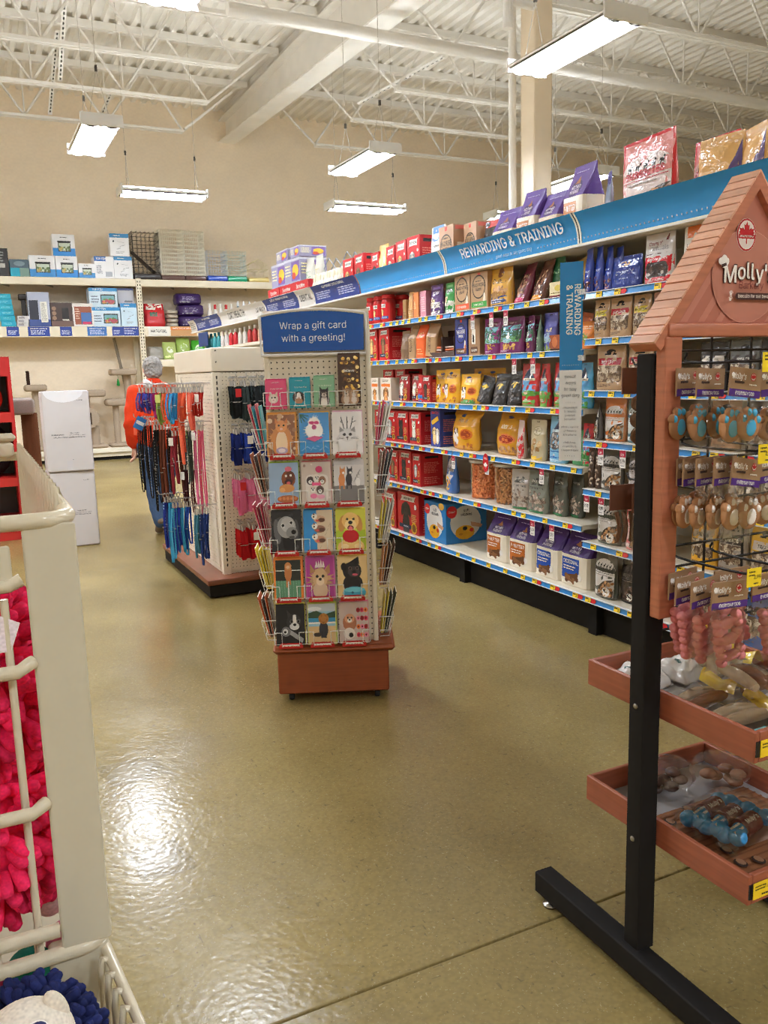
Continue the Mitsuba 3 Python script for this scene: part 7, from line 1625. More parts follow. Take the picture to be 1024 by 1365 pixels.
# gable: stud, sill bar, roof boards, painted panel
m = Mesh(); m.box(1.352, 1.402, 1.372, 1.404, .93, 1.56, WOODC, r=.004); m.put(part(st, 'wooden_stud'), 'wood')
m = Mesh(); m.box(1.844, 1.894, 1.372, 1.404, .93, 1.56, WOODC, r=.004); m.put(part(st, 'wooden_stud'), 'wood')
m = Mesh(); m.box(1.36, 1.885, 1.37, 1.404, 1.558, 1.588, WOODC, r=.004); m.put(part(st, 'sill_bar'), 'wood')
PK, LO, TH = np.array([1.622, 1.922]), np.array([1.322, 1.546]), .026
for s, nm in ((1, 'roof_slab'), (-1, 'roof_slab')):
    d = (PK - LO) * [s, 1]; L = np.linalg.norm(d); d /= L; nn = np.array([-d[1], d[0]]) * s
    lo = LO if s > 0 else np.array([2 * PK[0] - LO[0], LO[1]])
    a, b = lo, PK
    rs_ = part(st, nm); m = Mesh()
    inn = [a - nn * TH, np.array([PK[0], PK[1] - TH / abs(d[0])])]
    pts = [a - nn * .003, np.array([PK[0], PK[1] - .003 / abs(d[0])]), inn[1], inn[0]]
    fr = frame([0, 1.455, 0], [1, 0, 0], [0, 0, 1]); m.prism(pts, fr, .078, WOODC); m.put(rs_, 'wood')
    n = 20; g = np.random.default_rng(9)
    for q in range(n):                       # thin boards across the slope
        u0, u1 = L * q / n + .0009, L * (q + 1) / n - .0009
        p0, p1 = a + d * u0, a + d * u1
        up = nn * (.0006 + .0014 * g.uniform())
        ring = [p0 - nn * .003, p1 - nn * .003, p1 + up, p0 + up * 1.6]
        m = Mesh(); m.prism(ring if s > 0 else ring[::-1], fr, .078, shade_of((218, 166, 140), g.uniform(.93, 1.04))); m.put(f'{rs_}__roof_board' + (f'_{q:03d}' if q else ''), 'wood')
pan = part(st, 'gable_panel', 'pink-brown painted gable panel with the shop lettering')
tri = [(1.372, 1.588), (1.872, 1.588), (1.622, 1.895)]
frp = frame([0, 1.398, 0], [1, 0, 0], [0, 0, 1])
m = Mesh(); m.prism(tri, frp, .006, (176, 108, 90)); m.put(pan, 'card')
GW, GH = .5, .31
a = Art(GW, GH, .00035); gx = lambda x: (x - 1.372) / GW; gz = lambda z: (z - 1.588) / GH
def inside(pts): return [(gx(x), gz(z)) for x, z in pts]
for k in range(9):
    x0 = 1.41 + k * .052
    t0, t1 = np.array([x0, 1.592]), np.array([x0 + .02, 1.592]); dd = np.array([.09, .115])
    def lim(p):
        e = 1.0
        for _ in range(40):
            q = p + dd * e
            if q[1] < 1.588 + (.25 - abs(q[0] - 1.622)) * (.307 / .25) - .012: break
            e -= .025
        return p + dd * max(e, 0)
    e0, e1 = lim(t0), lim(t1)
    if e0[1] > 1.6: a.poly(inside([t0, t1, e1, e0]), (188, 124, 106))
E_ = (184, 120, 102)
a.ell(gx(1.604), gz(1.692), .108 / GW, .103 / GH, (196, 136, 118), 28); a.ell(gx(1.604), gz(1.692), .106 / GW, .101 / GH, E_, 28)
RD = (176, 30, 36)
a.ell(gx(1.597), gz(1.782), .031 / GW, .036 / GH, (196, 180, 172), 24); a.ell(gx(1.597), gz(1.782), .030 / GW, .035 / GH, RD, 24); a.ell(gx(1.597), gz(1.782), .0265 / GW, .0315 / GH, (222, 206, 198), 24)
leaf(a, gx(1.597), gz(1.785), .026 / GH, RD); a.rect(gx(1.572), gz(1.774), gx(1.622), gz(1.783), RD); a.text('MADE IN CANADA', gx(1.597), gz(1.7765), .0045 / GH, WHITE, w=.085)
for o, c in ((.0016, (70, 40, 36)), (0, (232, 224, 216))):
    x = 1.528
    for ch, h, dz in (('M', .036, -.006), ('o', .033, .002), ('l', .034, .003), ('l', .034, .001), ('y', .034, -.002), ("'", .034, .0), ('s', .032, -.004)):
        tt = text_tris(ch, True); w = tt[..., 0].max() * h * 1.02
        a.text(ch, gx(x + w / 2 + o), gz(1.684 + dz - o), h / GH * (1.12 if o else 1.0), c); x += w + .003
for x, z, r in ((1.515, 1.722, .008), (1.524, 1.727, .009), (1.531, 1.722, .008), (1.523, 1.716, .009)): a.ell(gx(x), gz(z), r / GW, None, (236, 230, 224), 12)
a.poly(inside([(1.516, 1.708), (1.531, 1.713), (1.529, 1.719), (1.515, 1.715)]), (60, 40, 36))
a.text('Barkery', gx(1.61), gz(1.664), .016 / GH, (110, 40, 36), w=.17, bold=False)
a.rrect(gx(1.56), gz(1.640), gx(1.70), gz(1.655), (66, 38, 36), .45); a.text('biscuits for our best buds', gx(1.63), gz(1.6445), .0075 / GH, (222, 206, 198), w=.25)
for x, z in ((1.545, 1.652), (1.668, 1.672), (1.54, 1.64)): a.ell(gx(x), gz(z), .004 / GW, None, (222, 206, 198), 8); [a.ell(gx(x + .006 * math.cos(q)), gz(z + .006 * math.sin(q)), .0017 / GW, None, (222, 206, 198), 6) for q in (.5, 1.2, 1.9, 2.6)]
m = Mesh(); a.onto(m, frame([1.372, 1.3917, 1.588], [1, 0, 0], [0, 0, 1])); m.put(f'{pan}__lettering', 'card')
# two wooden trays
def tray(z, lb):
    x0, x1, y0, y1, h = 1.402, 1.842, 1.14, 1.672, .066
    k = part(st, 'tray', lb)
    m = Mesh(); m.box(x0 + .012, x1 - .012, y0 + .012, y1 - .012, z, z + .008, (150, 146, 146)); m.put(k, 'paper')
    for q, b in enumerate(((x0, x0 + .014, y0, y1), (x1 - .014, x1, y0, y1), (x0 + .014, x1 - .014, y0, y0 + .014), (x0 + .014, x1 - .014, y1 - .014, y1))):
        m = Mesh(); m.box(*b, z - .004, z + h, WOODD, r=.003); m.put(f'{k}__wall' + (f'_{q:03d}' if q else ''), 'wood')
    m = Mesh(); m.box(x0 + .002, x1, y0 - .003, y0, z + .012, z + .046, (26, 24, 24)); m.put(f'{k}__ticket_rail', 'gloss')
    m = Mesh(); m.box(x0 + .012, x0 + .075, y0 - .0045, y0 - .003, z + .01, z + .048, (240, 204, 40)); a = Art(.063, .038, .0002); a.greek(.08, .5, .6, .85, 2, (90, 74, 30), 2); a.text('7.49', .7, .55, .22, (50, 44, 30), w=.4); a.greek(.4, .12, .9, .32, 1, (60, 50, 40), 3); a.onto(m, frame([x0 + .012, y0 - .0046, z + .01], [1, 0, 0], [0, 0, 1])); m.put(f'{k}__yellow_ticket', 'paper')
tray(.672, 'upper wooden tray'); tray(.344, 'lower wooden tray')

def film_bag(m, w, h, d, z0, y=0.0, seed=0):
    """A crinkled clear bag, front and back sheets, hanging from z0 down."""
    for s in (-1, 1):
        u, v = np.meshgrid(np.linspace(-1, 1, 11), np.linspace(0, 1, 13), indexing='ij')
        b = np.sqrt(np.clip(1 - u ** 2, 0, 1)) * np.sin(np.clip(v * 1.08, 0, 1) * math.pi) ** .6
        p = np.stack([u * w / 2 * (.92 + .1 * v), y + s * d / 2 * b + (meshkit.noise(np.stack([u * 4 + seed, v * 6, u * 0 + s], -1), seed) - .5) * .009, z0 - v * h], -1)
        m.grid(p, WHITE, flip=s > 0)
def bone_mesh(m, at_, L, r, c, rot=None):
    at_ = np.asarray(at_, float); R = np.eye(3) if rot is None else np.asarray(rot)
    m.ball(at_, (L * .38, r * .8, r * .82), c, 2, R)
    for sx in (-1, 1):
        for sz in (-1, 1): m.ball(at_ + R @ [sx * L * .36, 0, sz * r * .62], (r * .85, r * .85, r * .78), c, 2)
def rotm(ax, deg): return np.array(T().rotate(ax, deg).matrix)[:3, :3]
def header_art(a):
    a.part('purple_strip'); a.rect(0, 0, 1, .26, (74, 40, 120)); a.text('EVERYDAY DOG', .5, .075, .12, WHITE, w=.6)
    a.part('logo'); a.text("Molly's", .28, .6, .2, (60, 40, 34), w=.44); a.text("Molly's", .275, .61, .2, (232, 224, 214), w=.44); a.ell(.07, .74, .05, None, WHITE, 8); a.rect(.14, .46, .44, .54, (60, 42, 36))
    a.part('badge'); a.ell(.72, .72, .085, None, (176, 36, 40), 14); a.ell(.72, .72, .07, None, (206, 190, 176), 14); leaf(a, .72, .72, .13, (176, 36, 40)); a.greek(.6, .4, .88, .5, 1, (220, 210, 196), 2)
def hang_bag(label, x, y, ztop, rz, tilt, kind, seed, w=.1, full=True):
    k = thing('hanging_treat_bag', label, 'treat bag'); t = at(x, y, ztop, rz, 0, tilt); hw, hh = w, .06
    m = Mesh(); m.box(-hw / 2, hw / 2, -.002, .002, -hh, 0, (150, 118, 88)); m.put(part(k, 'header_card', 'kraft header card with a purple strip'), 'paper', t)
    a = Art(hw, hh, .0001); header_art(a); print_parts(k, a, frame([-hw / 2, -.0022, -hh], [1, 0, 0], [0, 0, 1]), 'paper', None, t)
    g = np.random.default_rng(seed)
    if kind == 'bones':
        for q in range(3):
            m = Mesh(); bone_mesh(m, (g.uniform(-.006, .006) + .008 * q, -.002, -hh - .032 - q * .037), .086, .0145, shade_of((206, 128, 130), g.uniform(.94, 1.05)), rotm([0, 1, 0], -14 + g.uniform(-5, 5))); m.put(part(k, 'bone_biscuit', 'pink bone biscuit'), 'rubber', t)
        h = .15
    else:
        ic = (70, 166, 206) if kind == 'blue' else (226, 220, 214) if kind == 'white' else (110, 72, 50)
        h = .125
        for q in range(2):
            cx, cz, yy = (-.026, -hh - .055, .004) if q == 0 else (.016, -hh - .05, -.009)
            cx += g.uniform(-.004, .004)
            b = part(k, 'paw_biscuit', 'brown paw biscuit'); m = Mesh(); c = shade_of((168, 122, 86), g.uniform(.92, 1.06))
            m.ball((cx, yy, cz - .008), (.036, .009, .033), c, 2)
            toes = [(-.024, .006), (-.009, .02), (.01, .02), (.025, .006)]
            for dx, dz in toes: m.ball((cx + dx * 1.1, yy, cz + dz), (.0115, .008, .0115), c, 1)
            m.put(b, 'rubber', t)
            m = Mesh(); m.ball((cx, yy - .007, cz - .012), (.016, .006, .018), ic, 2)
            for dx, dz in toes: m.ball((cx + dx * .95, yy - .005, cz + dz), (.0075, .0055, .0085), ic, 1)
            m.put(f'{b}__icing', 'gloss', t); labels[f'{b}__icing'] = {'label': {'blue': 'bright blue icing', 'white': 'white icing'}.get(kind, 'brown icing')}
    if full:
        m = Mesh(); film_bag(m, w * 1.02, h, .04, -hh + .004, 0, seed); m.put(part(k, 'clear_bag', 'clear crinkled bag'), 'clear_film', t)
    return k
def grid_hook(x, z, L=.2):
    m = Mesh(); m.tube(curve([[x, 1.43, z + .04], [x, 1.42, z + .018], [x, 1.43 - L, z + .018], [x, 1.42 - L, z + .032]], 4), .003, BLK, 5); m.put(part(st, 'peg_hook'), 'paint')
    m = Mesh(); m.box(x - .018, x + .024, 1.408 - L, 1.410 - L, z - .006, z + .034, (240, 210, 40)); a = Art(.042, .04, .0002); a.greek(.1, .55, .55, .9, 2, (96, 80, 30), 2); a.text('2.99', .7, .42, .2, (50, 44, 30), w=.5); a.greek(.45, .1, .9, .25, 1, (60, 50, 40), 4); a.onto(m, frame([x - .018, 1.4078 - L, z - .006], [1, 0, 0], [0, 0, 1])); m.put(part(st, 'yellow_ticket', 'yellow price ticket'), 'paper')
for x, z in ((1.472, 1.486), (1.60, 1.486), (1.472, 1.298), (1.60, 1.298), (1.455, 1.036), (1.575, 1.036)): grid_hook(x, z)
hang_bag('clear bag of paw biscuits with blue icing in front on the top row', 1.462, 1.255, 1.488, 4, 6, 'blue', 1)
hang_bag('clear bag of blue-iced paw biscuits behind the front one, top row', 1.425, 1.315, 1.49, 10, 2, 'blue', 2)
hang_bag('clear bag of paw biscuits at the back of the top row by the stud', 1.418, 1.37, 1.492, 14, 0, 'blue', 3, full=False)
hang_bag('clear bag of brown-iced paw biscuits at the right edge of the top row', 1.575, 1.27, 1.488, -4, -3, 'brown', 4)
hang_bag('clear bag of paw biscuits with white icing, frontmost in the second row', 1.478, 1.255, 1.298, 6, 9, 'white', 5)
for q, (x, y) in enumerate(((1.445, 1.285), (1.425, 1.315), (1.418, 1.345), (1.43, 1.375))):
    hang_bag('clear bag of white-iced paw biscuits, %s behind the frontmost of the second row' % ('first', 'second', 'third', 'fourth')[q], x, y, 1.302 - .002 * q, 16, 2 - q, 'white', 6 + q, full=q < 2)
hang_bag('clear bag of white-iced biscuits at the right edge of the second row', 1.60, 1.29, 1.296, -6, -6, 'white', 11)
hang_bag('clear bag of three pink bone biscuits, frontmost in the third row', 1.437, 1.25, 1.036, 4, 4, 'bones', 12, .118)
for q, (x, y) in enumerate(((1.405, 1.29), (1.4, 1.33), (1.42, 1.37))):
    hang_bag('clear bag of pink bone biscuits, %s behind the frontmost of the third row' % ('first', 'second', 'third')[q], x, y, 1.038, 12, 0, 'bones', 13 + q, .11, q < 1)
hang_bag('clear bag of pink bone biscuits at the right edge of the third row', 1.575, 1.26, 1.036, -6, -4, 'bones', 17, .115)
hang_bag('clear bag of pink bone biscuits between the two front bags of the third row', 1.53, 1.33, 1.036, 0, 0, 'bones', 18, .11, False)
# bags on the far side of the stand, seen left of the post
def back_bag(label, x, y, z, kind, seed):
    k = thing('hanging_treat_bag', label, 'treat bag'); g = np.random.default_rng(seed); t = at(x, y, z, 168)
    m = Mesh(); m.box(-.05, .05, -.002, .002, -.066, 0, (112, 70, 52)); m.put(part(k, 'header_card', 'brown back of the header card'), 'paper', t)
    if kind == 'round':
        for q in range(3): m = Mesh(); m.ball((g.uniform(-.004, .004), 0, -.09 - q * .042), (.026, .011, .022), (112, 82, 62), 2); m.put(part(k, 'round_biscuit'), 'rubber', t)
    else:
        for q in range(4): m = Mesh(); m.tube(curve([[-.03 + q * .02, .0, -.07], [-.03 + q * .018, .006, -.11], [-.034 + q * .02, -.004, -.15]], 5), [.006] * 11, shade_of((128, 92, 70), g.uniform(.85, 1.1)), 7); m.put(part(k, 'chew_strip'), 'rubber', t)
    m = Mesh(); film_bag(m, .1, .15, .03, -.06, 0, seed); m.put(part(k, 'clear_bag', 'clear crinkled bag'), 'clear_film', t)
back_bag('bag of round brown biscuits hanging behind the black post, upper one', 1.53, 1.64, 1.495, 'round', 30)
back_bag('bag of brown chew strips hanging behind the black post, lower left one', 1.497, 1.64, 1.20, 'strip', 31)
back_bag('bag of brown chew strips hanging behind the black post, lower right one', 1.535, 1.60, 1.195, 'strip', 32)
for x, z in ((1.53, 1.503), (1.52, 1.21)):
    m = Mesh(); m.tube([[x, 1.44, z], [x, 1.66, z], [x, 1.67, z + .015]], .003, BLK, 5); m.put(part(st, 'peg_hook'), 'paint')
# goods in the trays
ZT1, ZT2 = .681, .353
def pillow_bag(label, x, y, z, w, h, d, rz, col, film, art=None, seed=0):
    """A filled bag lying in a tray."""
    k = thing('rawhide_bag', label, 'treat bag')
    u, v = np.meshgrid(np.linspace(-1, 1, 15), np.linspace(-1, 1, 15), indexing='ij')
    b = (np.clip(1 - u ** 4, 0, 1) * np.clip(1 - v ** 4, 0, 1)) ** .5
    wr = (meshkit.fbm(np.stack([u * 3 + seed, v * 3, u * 0], -1), 3, seed) - .5)
    top = np.stack([u * w / 2, v * h / 2, .004 + d * b * (.8 + .7 * wr)], -1); bot = np.stack([u * w / 2, v * h / 2, .001 + 0 * b], -1)
    t = at(x, y, z, rz)
    m = Mesh(); m.grid(top, col); m.grid(bot, col, flip=True); m.put(k, film, t)
    if art:
        a = Art(w, h, .0005); art(a)
        def fn(X, Y, off=0.0):
            U, V = np.clip(X / w * 2 - 1, -1, 1), np.clip(Y / h * 2 - 1, -1, 1)
            bb = (np.clip(1 - U ** 4, 0, 1) * np.clip(1 - V ** 4, 0, 1)) ** .5
            ww = meshkit.fbm(np.stack([U * 3 + seed, V * 3, U * 0], -1), 3, seed) - .5
            return np.stack([U * w / 2, V * h / 2, .004 + d * bb * (.8 + .7 * ww) + off + .0012], -1)
        print_parts(k, a, fn, film, .012, t)
    return k
pillow_bag('white bag lettered Cute! lying at the back left of the upper tray', 1.49, 1.575, ZT1, .13, .12, .06, 12, (226, 224, 222), 'film', lambda a: (a.text('Cute!', .45, .45, .22, (80, 140, 150), w=.55), a.ell(.85, .85, .1, .08, (226, 200, 80))), 1)
pillow_bag('second white bag beside the Cute! bag in the upper tray', 1.615, 1.56, ZT1 + .006, .1, .11, .05, 10, (214, 212, 208), 'film', lambda a: a.text('e', .4, .4, .2, (90, 130, 130)), 2)
def rawhide(label, x, y, rz, tip, seed, z=ZT1):
    k = thing('rawhide_bag', label, 'treat bag'); g = np.random.default_rng(seed); t = at(x, y, z, rz)
    for q in range(2):
        m = Mesh(); m.tube(curve([[-.07, -.02 + .035 * q, .018], [0, -.024 + .04 * q, .024], [.07, -.018 + .032 * q, .018]], 5), [.01, .013, .014, .015, .016, .016, .016, .015, .014, .013, .01], ((222, 212, 196), (150, 104, 76), (206, 190, 168))[(seed + q) % 3], 10); m.put(part(k, 'rawhide_roll'), 'rubber', t)
    u, v = np.meshgrid(np.linspace(-1, 1, 15), np.linspace(-1, 1, 11), indexing='ij')
    b = (np.clip(1 - u ** 4, 0, 1) * np.clip(1 - v ** 4, 0, 1)) ** .5
    w = meshkit.fbm(np.stack([u * 4 + seed, v * 4, u * 0], -1), 3, seed)
    m = Mesh(); m.grid(np.stack([u * .092, v * .05, .003 + .05 * b * (.6 + .6 * w)], -1), WHITE); m.put(part(k, 'clear_bag', 'clear crinkled bag'), 'clear_film', t)
    if tip:
        m = Mesh(); f = np.linspace(0, 1, 6); m.grid(np.array([[[.06 + .045 * s, -.05 + .1 * e, .03 + .028 * math.sin(3.1 * s) + .012 * math.sin(7 * e + 3 * s)] for e in (0, .5, 1)] for s in f]), (236, 206, 70)); m.put(part(k, 'yellow_label', 'yellow folded label'), 'film', t)
rawhide('clear bag of tan rawhide with a yellow label beside the post', 1.52, 1.40, 6, True, 40); rawhide('clear bag of rawhide in the middle of the upper tray', 1.52, 1.285, -4, True, 41)
rawhide('clear bag of white rawhide at the front of the upper tray', 1.63, 1.19, 3, False, 42); rawhide('clear bag of rawhide under the pink bones in the upper tray', 1.72, 1.41, 4, False, 43); rawhide('clear bag of rawhide on top of the pile in the upper tray', 1.60, 1.345, 76, False, 46, ZT1 + .058); rawhide('clear bag with a yellow label at the right of the upper tray', 1.725, 1.53, -5, True, 44)
pillow_bag('white bag with teal print at the front right of the upper tray', 1.725, 1.295, ZT1, .17, .09, .045, 4, (216, 212, 206), 'film', lambda a: (a.greek(.15, .4, .75, .65, 1, (70, 140, 140), 2), a.ell(.8, .6, .08, .1, (226, 190, 80))), 3)
pillow_bag('small white and teal packet at the front corner of the upper tray', 1.475, 1.19, ZT1, .09, .05, .03, 6, (120, 176, 176), 'film', None, 4)
def clamshell(label, x, y, rz, col, seed):
    k = thing('clamshell_pack', label, 'biscuit pack'); t = at(x, y, ZT2, rz); g = np.random.default_rng(seed)
    for q in range(7):
        m = Mesh(); m.ball((g.uniform(-.04, .04), g.uniform(-.035, .035), .018 + .012 * (q % 3)), (.022, .02, .012), shade_of(col, g.uniform(.8, 1.2)), 2); m.put(part(k, 'biscuit'), 'rubber', t)
    m = Mesh(); m.lathe([(0, .001), (.066, .001), (.07, .004), (.078, .04), (.085, .044), (.085, .046), (.075, .072), (.066, .08), (0, .083)], WHITE, 20, (0, 0, 0), sy=.85); m.put(part(k, 'clear_shell', 'clear plastic shell'), 'clear_plastic', t)
clamshell('clear domed pack of dark brown biscuits at the back of the lower tray', 1.60, 1.58, 10, (78, 54, 44), 50); clamshell('clear domed pack of biscuits at the right of the lower tray', 1.75, 1.53, -20, (140, 96, 72), 51)
k = thing('tray_card', 'brown printed card lying in the lower tray', 'card'); t = at(1.60, 1.365, ZT2 + .001, 0)
m = Mesh(); m.box(-.145, .2, -.16, .13, 0, .0015, (140, 92, 62)); m.put(k, 'card', t)
a = Art(.345, .29, .0002); [a.rect(0, i / 14, 1, i / 14 + .02, (122, 78, 52)) for i in range(14)]
for x, y in ((.1, .85), (.2, .72), (.34, .93), (.16, .3), (.42, .85), (.12, .12), (.25, .08)): a.ell(x, y, .04, .06, (60, 44, 36), 12); a.ell(x + .01, y + .01, .028, .045, (150, 110, 84), 12)
a.rect(.3, .25, .8, .6, (170, 140, 124)); a.line(.45, .85, .62, .95, .02, (206, 180, 150)); m = Mesh(); a.onto(m, frame([-.145, -.16, .0016], [1, 0, 0], [0, 1, 0])); m.put(part(k, 'print'), 'card', t)
k = thing('bone_pack', 'clear pack of three bright blue bone biscuits in the lower tray', 'biscuit pack'); t = at(1.585, 1.36, ZT2 + .006, 12)
for q in range(3):
    m = Mesh(); bone_mesh(m, (0, -.05 + q * .048, .03), .19, .026, (60, 150, 210), rotm([1, 0, 0], 78)); m.put(part(k, 'blue_bone'), 'gloss', t)
    m = Mesh(); m.tube([[-.03, -.05 + q * .048, .032], [.034, -.05 + q * .048, .032]], .0245, (116, 62, 54), 12); m.put(part(k, 'paper_band', 'brown paper band with white lettering'), 'paper', t)
    a = Art(.06, .03, .0004); a.text("Molly's", .5, .3, .36, WHITE, w=.86); m = Mesh(); a.onto(m, lambda X, Y, o=0.0: np.stack([X - .028, -.05 + q * .048 - (.0252 + o) * np.cos(.5 + Y / .0245), .032 + (.0252 + o) * np.sin(.5 + Y / .0245)], -1), .01); m.put(part(k, 'print'), 'paper', t)
    a = Art(.05, .024, .0004); a.greek(0, 0, 1, 1, 2, WHITE, q); m = Mesh(); a.onto(m, lambda X, Y, o=0.0: np.stack([X - .085, -.05 + q * .048 - .0245 * np.cos(.6 + Y / .0245), .032 + .0245 * np.sin(.6 + Y / .0245) + o], -1), .012); m.put(part(k, 'icing_text', 'white icing squiggle'), 'gloss', t)
u, v = np.meshgrid(np.linspace(-1, 1, 15), np.linspace(-1, 1, 15), indexing='ij'); b = (np.clip(1 - u ** 6, 0, 1) * np.clip(1 - v ** 6, 0, 1)) ** .5
m = Mesh(); m.grid(np.stack([u * .12, v * .09, .012 + .055 * b + (meshkit.fbm(np.stack([u * 4, v * 4, u * 0], -1), 3, 4) - .5) * .012], -1), WHITE); m.put(part(k, 'clear_bag', 'clear crinkled wrap'), 'clear_film', t)
# goods on the nearest shelves, seen through the wire grid
for k, (y, z, w, h, c, x) in enumerate(((2.83, 1.375, .16, .22, (40, 36, 38), 3.06), (2.66, 1.375, .16, .22, (90, 92, 92), 3.06), (2.5, 1.375, .15, .22, (44, 40, 44), 3.06), (2.36, 1.375, .15, .2, (70, 120, 90), 3.06), (2.85, .536, .16, .27, (226, 170, 50), 3.06), (2.68, .536, .16, .26, (150, 140, 132), 3.06), (2.5, .536, .17, .25, (222, 176, 60), 3.06), (2.34, .536, .15, .24, (190, 150, 100), 3.06),
        (2.8, SB, .2, .28, (226, 180, 60), 3.06), (2.55, SB, .2, .28, (60, 90, 150), 3.06), (2.84, .835, .17, .23, (110, 96, 84), 3.06), (2.64, .835, .17, .23, (150, 130, 110), 3.06), (2.45, .835, .17, .23, (90, 80, 76), 3.06), (2.75, 1.104, .17, .24, (150, 110, 80), 3.06), (2.55, 1.104, .17, .24, (80, 76, 80), 3.06))):
    cn = 'yellow' if c[0] > 200 else 'dark' if sum(c) < 150 else 'green' if c[1] > c[0] + 20 else 'blue' if c[2] > c[0] + 40 else 'brown'
    B('%s treat pouch behind the stand on the %s, %s from the left' % (cn, {1.375: 'third shelf', .536: 'sixth shelf', SB: 'bottom shelf', .835: 'fifth shelf', 1.104: 'fourth shelf'}[z], {2.8: 'first', 2.6: 'second', 2.4: 'third', 2.2: 'last'}[[q for q in (2.8, 2.6, 2.4, 2.2) if y >= q - .06][0]]), pouch, y, z, w, h, .06, c, a_kraft((60, 50, 50) if k % 2 else (210, 200, 190), 'TREATS'), x=x)
# ---------------------------------------------------------------- toy bin at the left, close to the camera
IV = (206, 196, 172)
bn = thing('toy_bin', 'cream coated wire toy bin in the left foreground', 'wire bin')
BX, BY0, BY1, BX0, ZR, ZB = .082, .912, 1.76, -.62, 1.36, .875
def wire(nm, pts, r, closed=False, sides=8): m = Mesh(); m.tube(pts, r, IV, sides, closed); m.put(part(bn, nm), 'gloss')
def rr(x0, x1, y0, y1, z, r=.03):
    p = []
    for cx, cy, a0 in ((x1 - r, y1 - r, 0), (x0 + r, y1 - r, 90), (x0 + r, y0 + r, 180), (x1 - r, y0 + r, 270)): p += [[cx + r * math.cos(math.radians(q)), cy + r * math.sin(math.radians(q)), z] for q in np.linspace(a0, a0 + 90, 6)]
    return p
wire('top_rim', rr(BX0, BX, BY0, BY1, ZR), .0085, True, 12); wire('bottom_rim', rr(BX0, BX, BY0, BY1, ZB), .0085, True, 10)
for k in range(19):
    y = BY0 + .065 + k * .042
    wire('side_wire', curve([[BX, y, ZR], [BX - .008, y, ZR - .012], [BX - .008, y, ZB]], 3), .0036, sides=6)
for z in (1.24, 1.12, 1.0): wire('cross_wire', [[BX - .008, BY0 + .02, z], [BX - .008, BY1 - .02, z]], .0045, sides=6)
for k in range(11):
    x = BX - .085 - k * .058
    if k != 0: wire('front_wire', [[x + .03, BY0 + .004, ZB], [x + .03, BY0 + .004, ZR - .08]], .0042, sides=6)
wire('front_wire', [[.012, BY0 + .012, ZB], [.012, BY0 + .012, ZR - .08]], .0042, sides=6)
for z in (1.207, 1.05): wire('front_bar', [[.033, BY0 - .001, z + .006], [.028, BY0 - .005, z + .005], [.018, BY0 - .008, z], [-.6, BY0 - .008, z]], .0075, sides=8)
wire('front_bar', [[.033, BY0 - .002, .906], [-.6, BY0 - .002, .906]], .0085)
wire('front_bar', [[.03, BY0 - .003, 1.302], [.018, BY0 - .004, 1.297], [-.6, BY0 - .004, 1.296]], .007)
m = Mesh(); m.box(.034, BX + .004, BY0 - .003, BY0 + .003, ZB + .004, ZR - .004, (196, 188, 166), r=.0025); m.put(part(bn, 'corner_plate', 'flat cream corner plate'), 'gloss')
m = Mesh(); m.box(BX0, .022, BY0 - .004, BY0 + .001, 1.3, 1.338, (200, 192, 170), r=.002); m.put(part(bn, 'label_plate', 'flat cream label plate'), 'gloss')
m = Mesh(); m.box(.02, BX, BY0, BY0 + .03, .05, ZB, (190, 182, 160), r=.004); m.put(part(bn, 'leg'), 'gloss')
for x, y in ((BX0, BY0), (BX0, BY1 - .03), (BX - .06, BY1 - .03)):
    m = Mesh(); m.box(x, x + .06, y, y + .03, 0, ZB, (190, 182, 160), r=.004); m.put(part(bn, 'leg'), 'gloss')
m = Mesh(); m.box(BX - .045, BX - .015, BY1 - .03, BY1, ZR, ZR + .03, IV, r=.006); m.box(BX - .05, BX - .01, BY1 - .035, BY1 + .005, ZR + .03, ZR + .045, IV, r=.006); m.put(part(bn, 'post_cap'), 'gloss')
for k in range(12): wire('floor_wire', [[BX0, BY0 + .04 + k * .07, ZB + .006], [BX, BY0 + .04 + k * .07, ZB + .006]], .004, sides=5)
m = Mesh(); m.box(.02, BX, BY0, BY0 + .03, 0, .06, (190, 182, 160)); m.put(part(bn, 'leg'), 'gloss')
# lower front basket
LY0, LY1, LZ, LB = .46, .93, .864, .62
lx = lambda y: .078 + (.93 - y) * .1
wire('basket_rim', [[lx(LY1), LY1, LZ], [lx(LY0), LY0, LZ], [-.6, LY0, LZ]], .0062, sides=10); wire('basket_rim', [[lx(LY1), LY1, LB], [lx(LY0), LY0, LB], [-.6, LY0, LB], [-.6, LY1 - .05, LB]], .006, True)
for k in range(16):
    y = LY1 - .01 - k * .029; wire('basket_wire', curve([[lx(y) - .002, y, LZ], [lx(y) - .012, y, LZ - .014], [lx(y) - .012, y, LB]], 3), .0036, sides=6)
for z in (.8, .74, .68): wire('basket_wire', [[lx(LY1) - .016, LY1, z], [lx(LY0) - .016, LY0, z]], .004, sides=6)
for k in range(7): wire('basket_wire', [[-.6, LY0 + .03 + k * .06, LB + .004], [.07, LY0 + .03 + k * .06, LB + .004]], .004, sides=5)
for k in range(8): wire('back_wire', [[.01 - .06 * k, LY1 + .02, LB], [.01 - .06 * k, LY1 + .02, ZB]], .004, sides=5)
for z in (.80, .74): wire('back_wire', [[.02, LY1 + .02, z], [-.5, LY1 + .02, z]], .0045, sides=6)
m = Mesh(); m.box(lx(.75) + .008, lx(.75) + .02, .73, .78, LZ - .055, LZ - .003, (214, 206, 186), r=.005); m.put(part(bn, 'clip'), 'gloss')

